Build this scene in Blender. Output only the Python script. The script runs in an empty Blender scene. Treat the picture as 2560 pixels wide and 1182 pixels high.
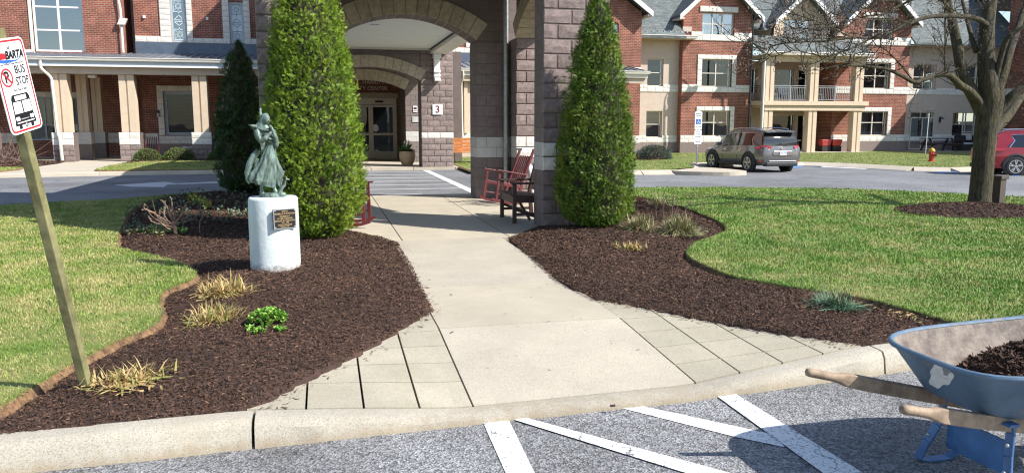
import bpy, bmesh, math, random
import numpy as np
from mathutils import Vector, Matrix
R = math.radians
sc = bpy.context.scene
C = sc.collection
# ------------------------------------------------------------------ camera, sky, sun, exposure
FPX, CAMH, PITCH, YAW = 1950.0, 1.5, math.atan(280/1950.0), R(13.5)
cd = bpy.data.cameras.new('camera'); cam = bpy.data.objects.new('camera', cd); C.objects.link(cam)
cd.sensor_width = 36.0; cd.lens = FPX/2560*36; cd.clip_start = .05; cd.clip_end = 3000
cam.location = (0, 0, CAMH); cam.rotation_euler = (R(90)-PITCH, 0, -YAW)
sc.camera = cam
TO_SUN = Vector((.93, -.657, 1.0)).normalized()
SUN_EL = math.asin(TO_SUN.z); SUN_AZ = math.atan2(TO_SUN.x, TO_SUN.y)
w = bpy.data.worlds.new('World'); sc.world = w; w.use_nodes = True
nt = w.node_tree; bg = nt.nodes['Background']
sky = nt.nodes.new('ShaderNodeTexSky'); sky.sky_type = 'NISHITA'; sky.sun_disc = False
sky.sun_elevation = SUN_EL; sky.sun_rotation = SUN_AZ; sky.air_density = 1.0; sky.dust_density = .6; sky.ozone_density = 1.2
nt.links.new(sky.outputs[0], bg.inputs[0]); bg.inputs[1].default_value = .115
sl = bpy.data.lights.new('sun', 'SUN'); sl.energy = 4.6; sl.angle = R(.53); sl.color = (1, .955, .89)
so = bpy.data.objects.new('sun', sl); C.objects.link(so)
so.rotation_euler = (-TO_SUN).to_track_quat('-Z', 'Y').to_euler()
vs = sc.view_settings; vs.view_transform = 'Standard'; vs.look = 'None'; vs.exposure = .77; vs.gamma = 1; vs.use_curve_mapping = False
sc.cycles.use_denoising = True; sc.cycles.max_bounces = 6; sc.cycles.transparent_max_bounces = 8
sc.cycles.caustics_reflective = False; sc.cycles.caustics_refractive = False
sc.cycles.filter_width = 1.2

# ------------------------------------------------------------------ surveying helpers: photo measurement -> place in the world
def ray(u, v):
    a = (u-1280)/FPX; b = (591-v)/FPX
    fw = math.cos(PITCH)+b*math.sin(PITCH); z = -math.sin(PITCH)+b*math.cos(PITCH)
    return (a*math.cos(YAW)+fw*math.sin(YAW), -a*math.sin(YAW)+fw*math.cos(YAW), z)
def G(u, v, z=0.0):
    d = ray(u, v); t = (z-CAMH)/d[2]; return (d[0]*t, d[1]*t)
def PY(u, v, Y):
    d = ray(u, v); t = Y/d[1]; return (d[0]*t, CAMH+d[2]*t)
def at(u, v, Y):
    x, z = PY(u, v, Y); return Vector((x, Y, z))

# ------------------------------------------------------------------ mesh builder
class MB:
    def __init__(s): s.v = []; s.f = []
    def quad(s, *p):
        n = len(s.v); s.v += [tuple(q) for q in p]; s.f.append(tuple(range(n, n+len(p))))
    def box(s, x0, x1, y0, y1, z0, z1):
        n = len(s.v)
        s.v += [(x0,y0,z0),(x1,y0,z0),(x1,y1,z0),(x0,y1,z0),(x0,y0,z1),(x1,y0,z1),(x1,y1,z1),(x0,y1,z1)]
        s.f += [tuple(n+i for i in q) for q in ((0,3,2,1),(4,5,6,7),(0,1,5,4),(1,2,6,5),(2,3,7,6),(3,0,4,7))]
        return s
    def bar(s, p0, p1, w, h, up=(0,0,1), w1=None, h1=None):
        p0 = Vector(p0); p1 = Vector(p1); d = (p1-p0).normalized(); up = Vector(up)
        if abs(d.dot(up)) > .98: up = Vector((0,1,0))
        sd = d.cross(up).normalized(); u2 = sd.cross(d).normalized()
        n = len(s.v)
        for p, ww, hh in ((p0, w, h), (p1, w1 or w, h1 or h)):
            for a, b in ((-1,-1),(1,-1),(1,1),(-1,1)): s.v.append(tuple(p+sd*a*ww/2+u2*b*hh/2))
        s.f += [tuple(n+i for i in q) for q in ((3,2,1,0),(4,5,6,7),(0,1,5,4),(1,2,6,5),(2,3,7,6),(3,0,4,7))]
        return s
    def tube(s, pts, rad, n=8, cap=True):
        pts = [Vector(p) for p in pts]
        if not hasattr(rad, '__len__'): rad = [rad]*len(pts)
        base = len(s.v); ref = None
        for i, p in enumerate(pts):
            d = (pts[min(i+1, len(pts)-1)]-pts[max(i-1, 0)]).normalized()
            if ref is None:
                ref = Vector((0,0,1)) if abs(d.z) < .9 else Vector((1,0,0))
            a = d.cross(ref).normalized(); b = a.cross(d).normalized(); ref = b
            for k in range(n):
                t = 2*math.pi*k/n; s.v.append(tuple(p+(a*math.cos(t)+b*math.sin(t))*rad[i]))
        for i in range(len(pts)-1):
            for k in range(n):
                k2 = (k+1) % n
                s.f.append((base+i*n+k, base+i*n+k2, base+(i+1)*n+k2, base+(i+1)*n+k))
        if cap:
            s.f.append(tuple(base+k for k in range(n))[::-1]); s.f.append(tuple(base+(len(pts)-1)*n+k for k in range(n)))
        return s
    def loft(s, rings, cap=True, closed=True):
        base = len(s.v); n = len(rings[0])
        for r in rings: s.v += [tuple(p) for p in r]
        for i in range(len(rings)-1):
            for k in range(n if closed else n-1):
                k2 = (k+1) % n
                s.f.append((base+i*n+k, base+i*n+k2, base+(i+1)*n+k2, base+(i+1)*n+k))
        if cap:
            s.f.append(tuple(base+k for k in range(n))[::-1]); s.f.append(tuple(base+(len(rings)-1)*n+k for k in range(n)))
        return s
    def lathe(s, prof, n=16, c=(0,0,0)):
        return s.loft([[(c[0]+r*math.cos(2*math.pi*k/n), c[1]+r*math.sin(2*math.pi*k/n), c[2]+z) for k in range(n)] for r, z in prof])
    def prism(s, poly, z0, z1):
        n = len(poly); b = len(s.v)
        s.v += [(x, y, z0) for x, y in poly]+[(x, y, z1) for x, y in poly]
        s.f.append(tuple(b+i for i in range(n))[::-1]); s.f.append(tuple(b+n+i for i in range(n)))
        for i in range(n):
            j = (i+1) % n; s.f.append((b+i, b+j, b+n+j, b+n+i))
        return s
    def prismY(s, poly, y0, y1):                     # polygon in x,z pushed along y
        n = len(poly); b = len(s.v)
        s.v += [(x, y0, z) for x, z in poly]+[(x, y1, z) for x, z in poly]
        s.f.append(tuple(b+i for i in range(n))); s.f.append(tuple(b+n+i for i in range(n))[::-1])
        for i in range(n):
            j = (i+1) % n; s.f.append((b+j, b+i, b+n+i, b+n+j))
        return s
    def xform(s, M, start=0):
        for i in range(start, len(s.v)): s.v[i] = tuple(M @ Vector(s.v[i]))
        return s
    def ball(s, c, r, seg=8, rings=5, sq=(1,1,1)):
        rr = []
        for i in range(1, rings):
            t = math.pi*i/rings
            rr.append([(c[0]+r*sq[0]*math.sin(t)*math.cos(2*math.pi*k/seg), c[1]+r*sq[1]*math.sin(t)*math.sin(2*math.pi*k/seg), c[2]-r*sq[2]*math.cos(t)) for k in range(seg)])
        return s.loft(rr)
    def mesh(s, name='m'):
        me = bpy.data.meshes.new(name); me.from_pydata(s.v, [], s.f)
        bm = bmesh.new(); bm.from_mesh(me); bmesh.ops.recalc_face_normals(bm, faces=bm.faces); bm.to_mesh(me); bm.free()
        return me
    def build(s, name, mat, parent=None, smooth=False, bevel=0, recalc=True):
        me = s.mesh(name)
        return link(name, me, mat, parent, smooth, bevel)
def link(name, me, mat=None, parent=None, smooth=False, bevel=0):
    if mat is not None and not len(me.materials): me.materials.append(mat)
    if smooth:
        me.polygons.foreach_set('use_smooth', [True]*len(me.polygons))
        try: me.set_sharp_from_angle(angle=R(42))
        except Exception: pass
    o = bpy.data.objects.new(name, me); C.objects.link(o)
    if parent is not None:
        o.parent = parent
        if parent in INV: o.matrix_parent_inverse = INV[parent]
    if bevel:
        m = o.modifiers.new('b', 'BEVEL'); m.width = bevel; m.segments = 2; m.limit_method = 'ANGLE'
    return o
INV = {}
def tag(o, label, cat, group=None, kind=None):
    o['label'] = label; o['category'] = cat
    if group: o['group'] = group
    if kind: o['kind'] = kind
    return o
def thing(name, label, cat, loc=(0,0,0), rz=0, group=None, static=False):
    """Empty at the base of a thing. static: its parts are given in world coordinates."""
    o = bpy.data.objects.new(name, None); C.objects.link(o); o.location = loc; o.rotation_euler = (0,0,rz)
    o.empty_display_size = .1
    tag(o, label, cat, group)
    if static: INV[o] = Matrix.Translation(Vector(loc)).inverted()
    return o
def struct(o): o['kind'] = 'structure'; return o
def copy_tree(o, parent=None):
    c = o.copy(); C.objects.link(c)
    if parent is not None: c.parent = parent
    for ch in list(o.children): copy_tree(ch, c)
    return c
def np_mesh(name, V, F, mat, parent=None, smooth=False, attr=None):
    me = bpy.data.meshes.new(name); V = np.asarray(V, np.float32); F = np.asarray(F, np.int32)
    k = F.shape[1]
    me.vertices.add(len(V)); me.vertices.foreach_set('co', V.ravel())
    me.loops.add(F.size); me.loops.foreach_set('vertex_index', F.ravel())
    me.polygons.add(len(F)); me.polygons.foreach_set('loop_start', np.arange(0, F.size, k, dtype=np.int32))
    me.polygons.foreach_set('loop_total', np.full(len(F), k, np.int32))
    me.update(calc_edges=True)
    if smooth: me.polygons.foreach_set('use_smooth', np.ones(len(F), bool))
    return link(name, me, mat, parent)
def text(s, name, mat, size, M, parent=None, extrude=.002, align='CENTER', sx=1.0, shear=0, bold=0):
    cu = bpy.data.curves.new(name, 'FONT'); cu.body = s; cu.size = size; cu.extrude = extrude; cu.align_x = align; cu.align_y = 'CENTER'
    cu.shear = shear; cu.offset = bold; cu.resolution_u = 3
    o = bpy.data.objects.new(name, cu); C.objects.link(o)
    dg = bpy.context.evaluated_depsgraph_get(); me = bpy.data.meshes.new_from_object(o.evaluated_get(dg))
    bpy.data.objects.remove(o); bpy.data.curves.remove(cu)
    me.transform(M @ Matrix.Diagonal((sx, 1, 1, 1)))
    me.materials.clear()
    return link(name, me, mat, parent)
FACE = Matrix.Rotation(R(90), 4, 'X')       # text standing upright, facing -y
def inpoly(x, y, poly):
    x = np.asarray(x); y = np.asarray(y); ins = np.zeros(x.shape, bool); n = len(poly)
    for i in range(n):
        x0, y0 = poly[i]; x1, y1 = poly[(i+1) % n]
        c = ((y0 > y) != (y1 > y)) & (x < (x1-x0)*(y-y0)/((y1-y0) or 1e-12)+x0)
        ins ^= c
    return ins
def sdist(x, y, poly):
    d = np.full(np.shape(x), 1e9); n = len(poly)
    for i in range(n):
        ax, ay = poly[i]; bx, by = poly[(i+1) % n]; ex, ey = bx-ax, by-ay
        t = np.clip(((x-ax)*ex+(y-ay)*ey)/(ex*ex+ey*ey+1e-12), 0, 1)
        d = np.minimum(d, np.hypot(x-ax-t*ex, y-ay-t*ey))
    return np.where(inpoly(x, y, poly), d, -d)
def smoothpoly(pts, n=6):
    out = []; N = len(pts)
    for i in range(N):
        p0, p1, p2, p3 = (Vector(pts[(i+k-1) % N]) for k in range(4))
        for k in range(n):
            t = k/n
            out.append(tuple(.5*((2*p1)+(p2-p0)*t+(2*p0-5*p1+4*p2-p3)*t*t+(3*p1-p0-3*p2+p3)*t**3)))
    return out
def spline(pts, n=6):
    P = [Vector(p) for p in pts]; out = []
    for i in range(len(P)-1):
        p0 = P[max(i-1,0)]; p1 = P[i]; p2 = P[i+1]; p3 = P[min(i+2, len(P)-1)]
        for k in range(n):
            t = k/n; out.append(.5*((2*p1)+(p2-p0)*t+(2*p0-5*p1+4*p2-p3)*t*t+(3*p1-p0-3*p2+p3)*t**3))
    out.append(P[-1]); return out
rng = np.random.default_rng(7); rnd = random.Random(11)
def vnoise(x, y, s, seed=0):
    """smooth value noise, about -1..1"""
    x = np.asarray(x)/s+100.3; y = np.asarray(y)/s+57.7
    xi = np.floor(x).astype(np.int64); yi = np.floor(y).astype(np.int64); fx = x-xi; fy = y-yi
    def h(a, b):
        n = (a*374761393+b*668265263+seed*982451653) & 0x7fffffff; n = ((n ^ (n >> 13))*1274126177) & 0x7fffffff
        return (n & 0xffff)/32767.5-1
    fx = fx*fx*(3-2*fx); fy = fy*fy*(3-2*fy)
    return (h(xi,yi)*(1-fx)+h(xi+1,yi)*fx)*(1-fy)+(h(xi,yi+1)*(1-fx)+h(xi+1,yi+1)*fx)*fy

# ------------------------------------------------------------------ materials
M = {}
def newmat(name):
    m = bpy.data.materials.new(name); m.use_nodes = True; t = m.node_tree
    return m, t, t.nodes['Principled BSDF']
def N(t, kind, **kw):
    n = t.nodes.new('ShaderNode'+kind)
    for k, val in kw.items():
        if k.startswith('i_'):
            n.inputs[k[2:].replace('_', ' ')].default_value = val
        else: setattr(n, k, val)
    return n
def L(t, a, b): t.links.new(a, b)
def rgba(c): return (c[0], c[1], c[2], 1)
def mul(c, k): return tuple(min(1, x*k) for x in c[:3])
def noise_col(t, vec, c0, c1, scale, detail=5, rough=.6, lo=.35, hi=.65):
    n = N(t, 'TexNoise', i_Scale=scale, i_Detail=detail, i_Roughness=rough); L(t, vec, n.inputs['Vector'])
    r = N(t, 'ValToRGB'); r.color_ramp.elements[0].position = lo; r.color_ramp.elements[1].position = hi
    r.color_ramp.elements[0].color = rgba(c0); r.color_ramp.elements[1].color = rgba(c1); L(t, n.outputs['Fac'], r.inputs[0])
    return r.outputs[0]
def mixc(t, a, b, fac, mode='MIX'):
    m = N(t, 'Mix', data_type='RGBA', blend_type=mode)
    for sock, val in ((m.inputs[0], fac), (m.inputs[6], a), (m.inputs[7], b)):
        if hasattr(val, 'is_output') or isinstance(val, bpy.types.NodeSocket): L(t, val, sock)
        else: sock.default_value = rgba(val) if hasattr(val, '__len__') else val
    return m.outputs[2]
def bump(t, p, h, strength, dist):
    b = N(t, 'Bump'); b.inputs['Strength'].default_value = strength; b.inputs['Distance'].default_value = dist
    L(t, h, b.inputs['Height']); L(t, b.outputs[0], p.inputs['Normal']); return b
def simple(name, col, rough=.7, var=.18, scale=3.0, metal=0, bmp=0, bscale=60, bdist=.004, objrand=0, island=0, spec=None, coat=0, coords='pos', detail=5):
    m, t, p = newmat(name)
    if coords == 'pos': vec = N(t, 'NewGeometry').outputs['Position']
    else: vec = N(t, 'TexCoord').outputs['Object']
    c = noise_col(t, vec, mul(col, 1-var), mul(col, 1+var), scale, detail)
    if objrand:
        oi = N(t, 'ObjectInfo'); mr = N(t, 'MapRange'); mr.inputs[3].default_value = 1-objrand; mr.inputs[4].default_value = 1+objrand
        L(t, oi.outputs['Random'], mr.inputs[0]); c = mixc(t, c, mr.outputs[0], 1.0, 'MULTIPLY')
    if island:
        g = N(t, 'NewGeometry'); mr = N(t, 'MapRange'); mr.inputs[3].default_value = 1-island; mr.inputs[4].default_value = 1+island
        L(t, g.outputs['Random Per Island'], mr.inputs[0]); c = mixc(t, c, mr.outputs[0], 1.0, 'MULTIPLY')
    L(t, c, p.inputs['Base Color']); p.inputs['Roughness'].default_value = rough; p.inputs['Metallic'].default_value = metal
    if spec is not None: p.inputs['Specular IOR Level'].default_value = spec
    if coat: p.inputs['Coat Weight'].default_value = coat; p.inputs['Coat Roughness'].default_value = .06
    if bmp:
        n = N(t, 'TexNoise', i_Scale=bscale, i_Detail=6, i_Roughness=.65); L(t, vec, n.inputs['Vector']); bump(t, p, n.outputs['Fac'], bmp, bdist)
    M[name] = m; return m
def wallvec(t):
    g = N(t, 'NewGeometry'); s = N(t, 'SeparateXYZ'); L(t, g.outputs['Position'], s.inputs[0])
    a = N(t, 'Math', operation='ADD'); L(t, s.outputs[0], a.inputs[0]); L(t, s.outputs[1], a.inputs[1])
    c = N(t, 'CombineXYZ'); L(t, a.outputs[0], c.inputs[0]); L(t, s.outputs[2], c.inputs[1]); return c.outputs[0], g.outputs['Position']
def brickmat(name, c1, c2, mortar, bw, rh, ms=.011, bias=0, bmp=.6, var=.3, rough=.85):
    m, t, p = newmat(name); vec, pos = wallvec(t)
    b = N(t, 'TexBrick'); b.inputs['Scale'].default_value = 1; b.inputs['Brick Width'].default_value = bw; b.inputs['Row Height'].default_value = rh
    b.inputs['Mortar Size'].default_value = ms; b.inputs['Mortar Smooth'].default_value = .15; b.inputs['Bias'].default_value = bias
    b.inputs['Color1'].default_value = rgba(c1); b.inputs['Color2'].default_value = rgba(c2); b.inputs['Mortar'].default_value = rgba(mortar)
    L(t, vec, b.inputs['Vector'])
    nz = noise_col(t, pos, (1-var,)*3, (1+var*.6,)*3, 2.2, 6)
    c = mixc(t, b.outputs['Color'], nz, 1.0, 'MULTIPLY'); L(t, c, p.inputs['Base Color']); p.inputs['Roughness'].default_value = rough
    n = N(t, 'TexNoise', i_Scale=70, i_Detail=4); L(t, pos, n.inputs['Vector'])
    a = N(t, 'Math', operation='MULTIPLY_ADD'); L(t, b.outputs['Fac'], a.inputs[0]); a.inputs[1].default_value = -1; L(t, n.outputs['Fac'], a.inputs[2])
    bump(t, p, a.outputs[0], bmp, .008); M[name] = m; return m
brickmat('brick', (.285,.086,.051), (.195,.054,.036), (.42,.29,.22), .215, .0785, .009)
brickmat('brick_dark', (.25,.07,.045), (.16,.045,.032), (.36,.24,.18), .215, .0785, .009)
brickmat('cmu_wall', (.20,.162,.152), (.178,.143,.134), (.13,.104,.097), .415, .2075, .006, bmp=.35, var=.15)
simple('cmu', (.25,.195,.18), .92, .22, 14, bmp=.9, bscale=55, bdist=.012, objrand=.14)
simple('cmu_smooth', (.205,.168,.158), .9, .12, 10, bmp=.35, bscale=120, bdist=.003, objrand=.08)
simple('mortar', (.155,.12,.11), .95, .1)
simple('white_stone', (.74,.71,.65), .9, .10, 9, bmp=.9, bscale=45, bdist=.012, objrand=.06)
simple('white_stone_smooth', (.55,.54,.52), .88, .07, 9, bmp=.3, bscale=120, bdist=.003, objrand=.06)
simple('arch_stone', (.43,.375,.29), .92, .18, 10, bmp=.8, bscale=40, bdist=.012, objrand=.10)
simple('light_mortar', (.56,.52,.45), .95, .1)
simple('stucco', (.55,.455,.375), .92, .05, 4, bmp=.25, bscale=160, bdist=.003)
simple('stucco_trim', (.62,.50,.37), .85, .05, 5, bmp=.1, bscale=140, bdist=.002)
simple('ceiling_paint', (.82,.81,.74), .8, .03, 2)
simple('white_paint', (.80,.80,.79), .45, .04, 4)
simple('offwhite_paint', (.70,.67,.60), .45, .05, 4)
simple('beige_frame', (.62,.58,.50), .5, .05, 4)
simple('grey_trim', (.45,.50,.54), .5, .05, 4)
simple('navy_metal', (.105,.135,.185), .45, .12, 3, metal=.2)
simple('roof_metal', (.20,.22,.25), .38, .12, 2, metal=.35)
simple('gutter', (.66,.63,.57), .4, .05, 3)
simple('blind', (.55,.56,.56), .6, .05, 3)
simple('blind_dim', (.20,.24,.27), .6, .1, 3)
simple('curtain', (.72,.72,.70), .8, .08, 9)
simple('room_dark', (.035,.04,.045), .9, .2, 1)  # near-black colour stands for the shade of unlit rooms behind glass
simple('screen_glass', (.075,.085,.09), .35, .1, 2)
simple('railing', (.36,.37,.37), .4, .08, 4, metal=.5)
simple('black_metal', (.028,.03,.034), .45, .2, 6, metal=.3)
simple('sign_white', (.80,.80,.80), .38, .03, 8)
simple('sign_red', (.46,.022,.03), .4, .05, 8)
simple('sign_black', (.012,.012,.014), .4, .1, 8)
simple('sign_blue', (.03,.13,.50), .4, .05, 8)
simple('sign_green', (.05,.22,.13), .5, .1, 8)
simple('maroon_text', (.18,.012,.025), .5, .05, 8)
simple('galv', (.42,.43,.44), .42, .15, 12, metal=.7)
simple('chrome', (.75,.76,.78), .14, .03, 6, metal=1)
simple('tyre', (.022,.022,.023), .8, .2, 8)
simple('black_plastic', (.025,.026,.028), .55, .1, 8)
simple('wood_maroon', (.115,.020,.023), .42, .25, 7, bmp=.15, bscale=60, coords='obj', objrand=.05)
simple('wood_brown', (.060,.030,.026), .5, .25, 7, bmp=.15, bscale=60, coords='obj')
simple('wood_orange', (.50,.19,.055), .5, .2, 7, bmp=.2, bscale=50)
simple('terracotta', (.48,.34,.22), .7, .1, 5)
simple('leaf_green', (.075,.17,.05), .5, .3, 9, island=.3)
simple('flower_white', (.8,.8,.76), .6, .03)
def barkmat():
    m, t, p = newmat('bark'); g = N(t, 'NewGeometry').outputs['Position']; mp = N(t, 'Mapping'); mp.inputs['Scale'].default_value = (1,1,.22); L(t, g, mp.inputs[0])
    v = N(t, 'TexNoise', i_Scale=26, i_Detail=7, i_Roughness=.7); L(t, mp.outputs[0], v.inputs['Vector'])
    c = noise_col(t, mp.outputs[0], (.026,.021,.017), (.115,.095,.068), 26, 7, .7, .36, .66); gr = noise_col(t, g, (.85,.85,.85), (1.15,1.25,.85), 2.0, 4); L(t, mixc(t, c, gr, 1.0, 'MULTIPLY'), p.inputs['Base Color'])
    p.inputs['Roughness'].default_value = .95; bump(t, p, v.outputs['Fac'], 1.0, .05); M['bark'] = m
barkmat()
simple('bud', (.40,.30,.25), .8, .25, 30, island=.35)
simple('twig', (.14,.09,.075), .85, .35, 12)
simple('hydrant_red', (.44,.045,.030), .45, .15, 6)
simple('hydrant_yellow', (.62,.36,.03), .45, .15, 6)
simple('plaque', (.035,.03,.032), .35, .2, 20, metal=.5)
simple('plaque_gold', (.60,.44,.24), .35, .1, 20, metal=.6)
simple('grey_can', (.30,.34,.38), .5, .1, 4)
simple('pvc', (.72,.74,.74), .4, .05, 5)
simple('dark_wicker', (.022,.02,.02), .75, .3, 20)
simple('cushion', (.5,.5,.5), .85, .1, 6)
def glassmat(name, tint, refl=.10, rough=.01):
    m, t, p = newmat(name); t.nodes.remove(p); out = t.nodes['Material Output']
    tr = N(t, 'BsdfTransparent'); tr.inputs[0].default_value = rgba(tint); gl = N(t, 'BsdfGlossy'); gl.inputs['Roughness'].default_value = rough
    gl.inputs['Color'].default_value = (.92,.96,1,1)
    fr = N(t, 'Fresnel'); fr.inputs[0].default_value = 1.5
    a = N(t, 'Math', operation='ADD'); L(t, fr.outputs[0], a.inputs[0]); a.inputs[1].default_value = refl
    mx = N(t, 'MixShader'); L(t, a.outputs[0], mx.inputs[0]); L(t, tr.outputs[0], mx.inputs[1]); L(t, gl.outputs[0], mx.inputs[2]); L(t, mx.outputs[0], out.inputs[0])
    nz = N(t, 'TexNoise', i_Scale=1.1, i_Detail=1.0); g = N(t, 'NewGeometry'); L(t, g.outputs['Position'], nz.inputs['Vector'])
    b = N(t, 'Bump'); b.inputs['Strength'].default_value = .12; b.inputs['Distance'].default_value = .03; L(t, nz.outputs['Fac'], b.inputs['Height']); L(t, b.outputs[0], gl.inputs['Normal'])
    M[name] = m
glassmat('glass', (.55,.60,.63), .03); glassmat('glass_dark', (.30,.33,.35), .0); glassmat('glass_bright', (.6,.68,.75), .28)
def shinglemat(name, col):
    m, t, p = newmat(name); g = N(t, 'NewGeometry'); s = N(t, 'SeparateXYZ'); L(t, g.outputs['Position'], s.inputs[0])
    a = N(t, 'Math', operation='ADD'); L(t, s.outputs[0], a.inputs[0]); c = N(t, 'CombineXYZ'); L(t, a.outputs[0], c.inputs[0])
    a.inputs[1].default_value = 0; y2 = N(t, 'Math', operation='ADD'); L(t, s.outputs[1], y2.inputs[0]); L(t, s.outputs[2], y2.inputs[1]); L(t, y2.outputs[0], c.inputs[1])
    b = N(t, 'TexBrick'); b.inputs['Scale'].default_value = 1; b.inputs['Brick Width'].default_value = .33; b.inputs['Row Height'].default_value = .21
    b.inputs['Mortar Size'].default_value = .012; b.inputs['Color1'].default_value = rgba(mul(col, 1.2)); b.inputs['Color2'].default_value = rgba(mul(col, .8)); b.inputs['Mortar'].default_value = rgba(mul(col, .5))
    L(t, c.outputs[0], b.inputs['Vector']); nz = noise_col(t, g.outputs['Position'], (.8,)*3, (1.15,)*3, 3, 6)
    L(t, mixc(t, b.outputs['Color'], nz, 1.0, 'MULTIPLY'), p.inputs['Base Color']); p.inputs['Roughness'].default_value = .9
    iv = N(t, 'Math', operation='SUBTRACT'); iv.inputs[0].default_value = 1; L(t, b.outputs['Fac'], iv.inputs[1]); bump(t, p, iv.outputs[0], .5, .015); M[name] = m
shinglemat('shingle', (.135,.155,.155))
def asphaltmat(name, dark, light, big=.75):
    m, t, p = newmat(name); g = N(t, 'NewGeometry').outputs['Position']
    v = N(t, 'TexVoronoi', i_Scale=95.0); v.inputs['Randomness'].default_value = 1; L(t, g, v.inputs['Vector'])
    r = N(t, 'ValToRGB'); e = r.color_ramp.elements; e[0].position = .0; e[0].color = rgba(dark); e[1].position = 1; e[1].color = rgba(light)
    sp = N(t, 'SeparateColor'); L(t, v.outputs['Color'], sp.inputs[0]); L(t, sp.outputs[0], r.inputs[0])
    nz = noise_col(t, g, (.72,)*3, (1.15,)*3, big, 5); n2 = noise_col(t, g, (.8,)*3, (1.15,)*3, 22, 4)
    c = mixc(t, r.outputs[0], nz, 1.0, 'MULTIPLY'); c = mixc(t, c, n2, 1.0, 'MULTIPLY'); L(t, c, p.inputs['Base Color']); p.inputs['Roughness'].default_value = .86
    so_ = noise_col(t, g, (1,1,1), (.74,.73,.72), 1.7, 6, .65, .57, .66); c = mixc(t, c, so_, 1.0, 'MULTIPLY'); L(t, c, p.inputs['Base Color'])
    bump(t, p, v.outputs['Distance'], .9, .006); M[name] = m; return m
asphaltmat('asphalt', (.085,.087,.092), (.37,.37,.375)); asphaltmat('asphalt_drive', (.135,.138,.147), (.27,.275,.288), .35)
def concretemat(name, col, spk=.5, stain=None, objrand=.05, low=False):
    m, t, p = newmat(name); g = N(t, 'NewGeometry').outputs['Position']
    c = noise_col(t, g, mul(col, .86), mul(col, 1.08), 1.3, 6, .65, .3, .7)
    v = N(t, 'TexVoronoi', i_Scale=210.0); L(t, g, v.inputs['Vector']); sp = N(t, 'SeparateColor'); L(t, v.outputs['Color'], sp.inputs[0])
    r = N(t, 'ValToRGB'); e = r.color_ramp.elements; e[0].position = .05; e[0].color = (1-spk,)*3+(1,); e[1].position = .5; e[1].color = (1.0,)*3+(1,); L(t, sp.outputs[0], r.inputs[0])
    c = mixc(t, c, r.outputs[0], 1.0, 'MULTIPLY')
    if stain:
        s = N(t, 'TexNoise', i_Scale=2.4, i_Detail=7.0, i_Roughness=.7); L(t, g, s.inputs['Vector']); rr = N(t, 'ValToRGB'); rr.color_ramp.elements[0].position = .5; rr.color_ramp.elements[1].position = .72
        rr.color_ramp.elements[1].color = (.75,.75,.75,1); L(t, s.outputs['Fac'], rr.inputs[0]); c = mixc(t, c, stain, rr.outputs[0])
    if low:      # rusty soil splash along the foot of the kerb
        s_ = N(t, 'SeparateXYZ'); L(t, g, s_.inputs[0]); n_ = N(t, 'TexNoise', i_Scale=11, i_Detail=7, i_Roughness=.7); L(t, g, n_.inputs['Vector']); a_ = N(t, 'Math', operation='MULTIPLY_ADD'); L(t, n_.outputs['Fac'], a_.inputs[0]); a_.inputs[1].default_value = -.16; L(t, s_.outputs[2], a_.inputs[2])
        m_ = N(t, 'MapRange'); m_.inputs[1].default_value = -.235; m_.inputs[2].default_value = -.165; m_.inputs[3].default_value = .6; m_.inputs[4].default_value = 0; L(t, a_.outputs[0], m_.inputs[0]); c = mixc(t, c, (.25,.185,.105), m_.outputs[0])
    oi = N(t, 'ObjectInfo'); mr = N(t, 'MapRange'); mr.inputs[3].default_value = 1-objrand; mr.inputs[4].default_value = 1+objrand
    L(t, oi.outputs['Random'], mr.inputs[0]); c = mixc(t, c, mr.outputs[0], 1.0, 'MULTIPLY')
    L(t, c, p.inputs['Base Color']); p.inputs['Roughness'].default_value = .9
    n = N(t, 'TexNoise', i_Scale=180, i_Detail=4); L(t, g, n.inputs['Vector']); bump(t, p, n.outputs['Fac'], .35, .004); M[name] = m; return m
concretemat('concrete', (.475,.42,.325), .12, (.39,.345,.265)); concretemat('aggregate', (.475,.425,.34), .30, (.385,.345,.275)); concretemat('tile_concrete', (.43,.39,.30), .28, (.31,.285,.20))
concretemat('kerb_concrete', (.43,.395,.325), .36, (.35,.30,.22), low=True); concretemat('walk_far', (.52,.46,.37), .2)
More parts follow.
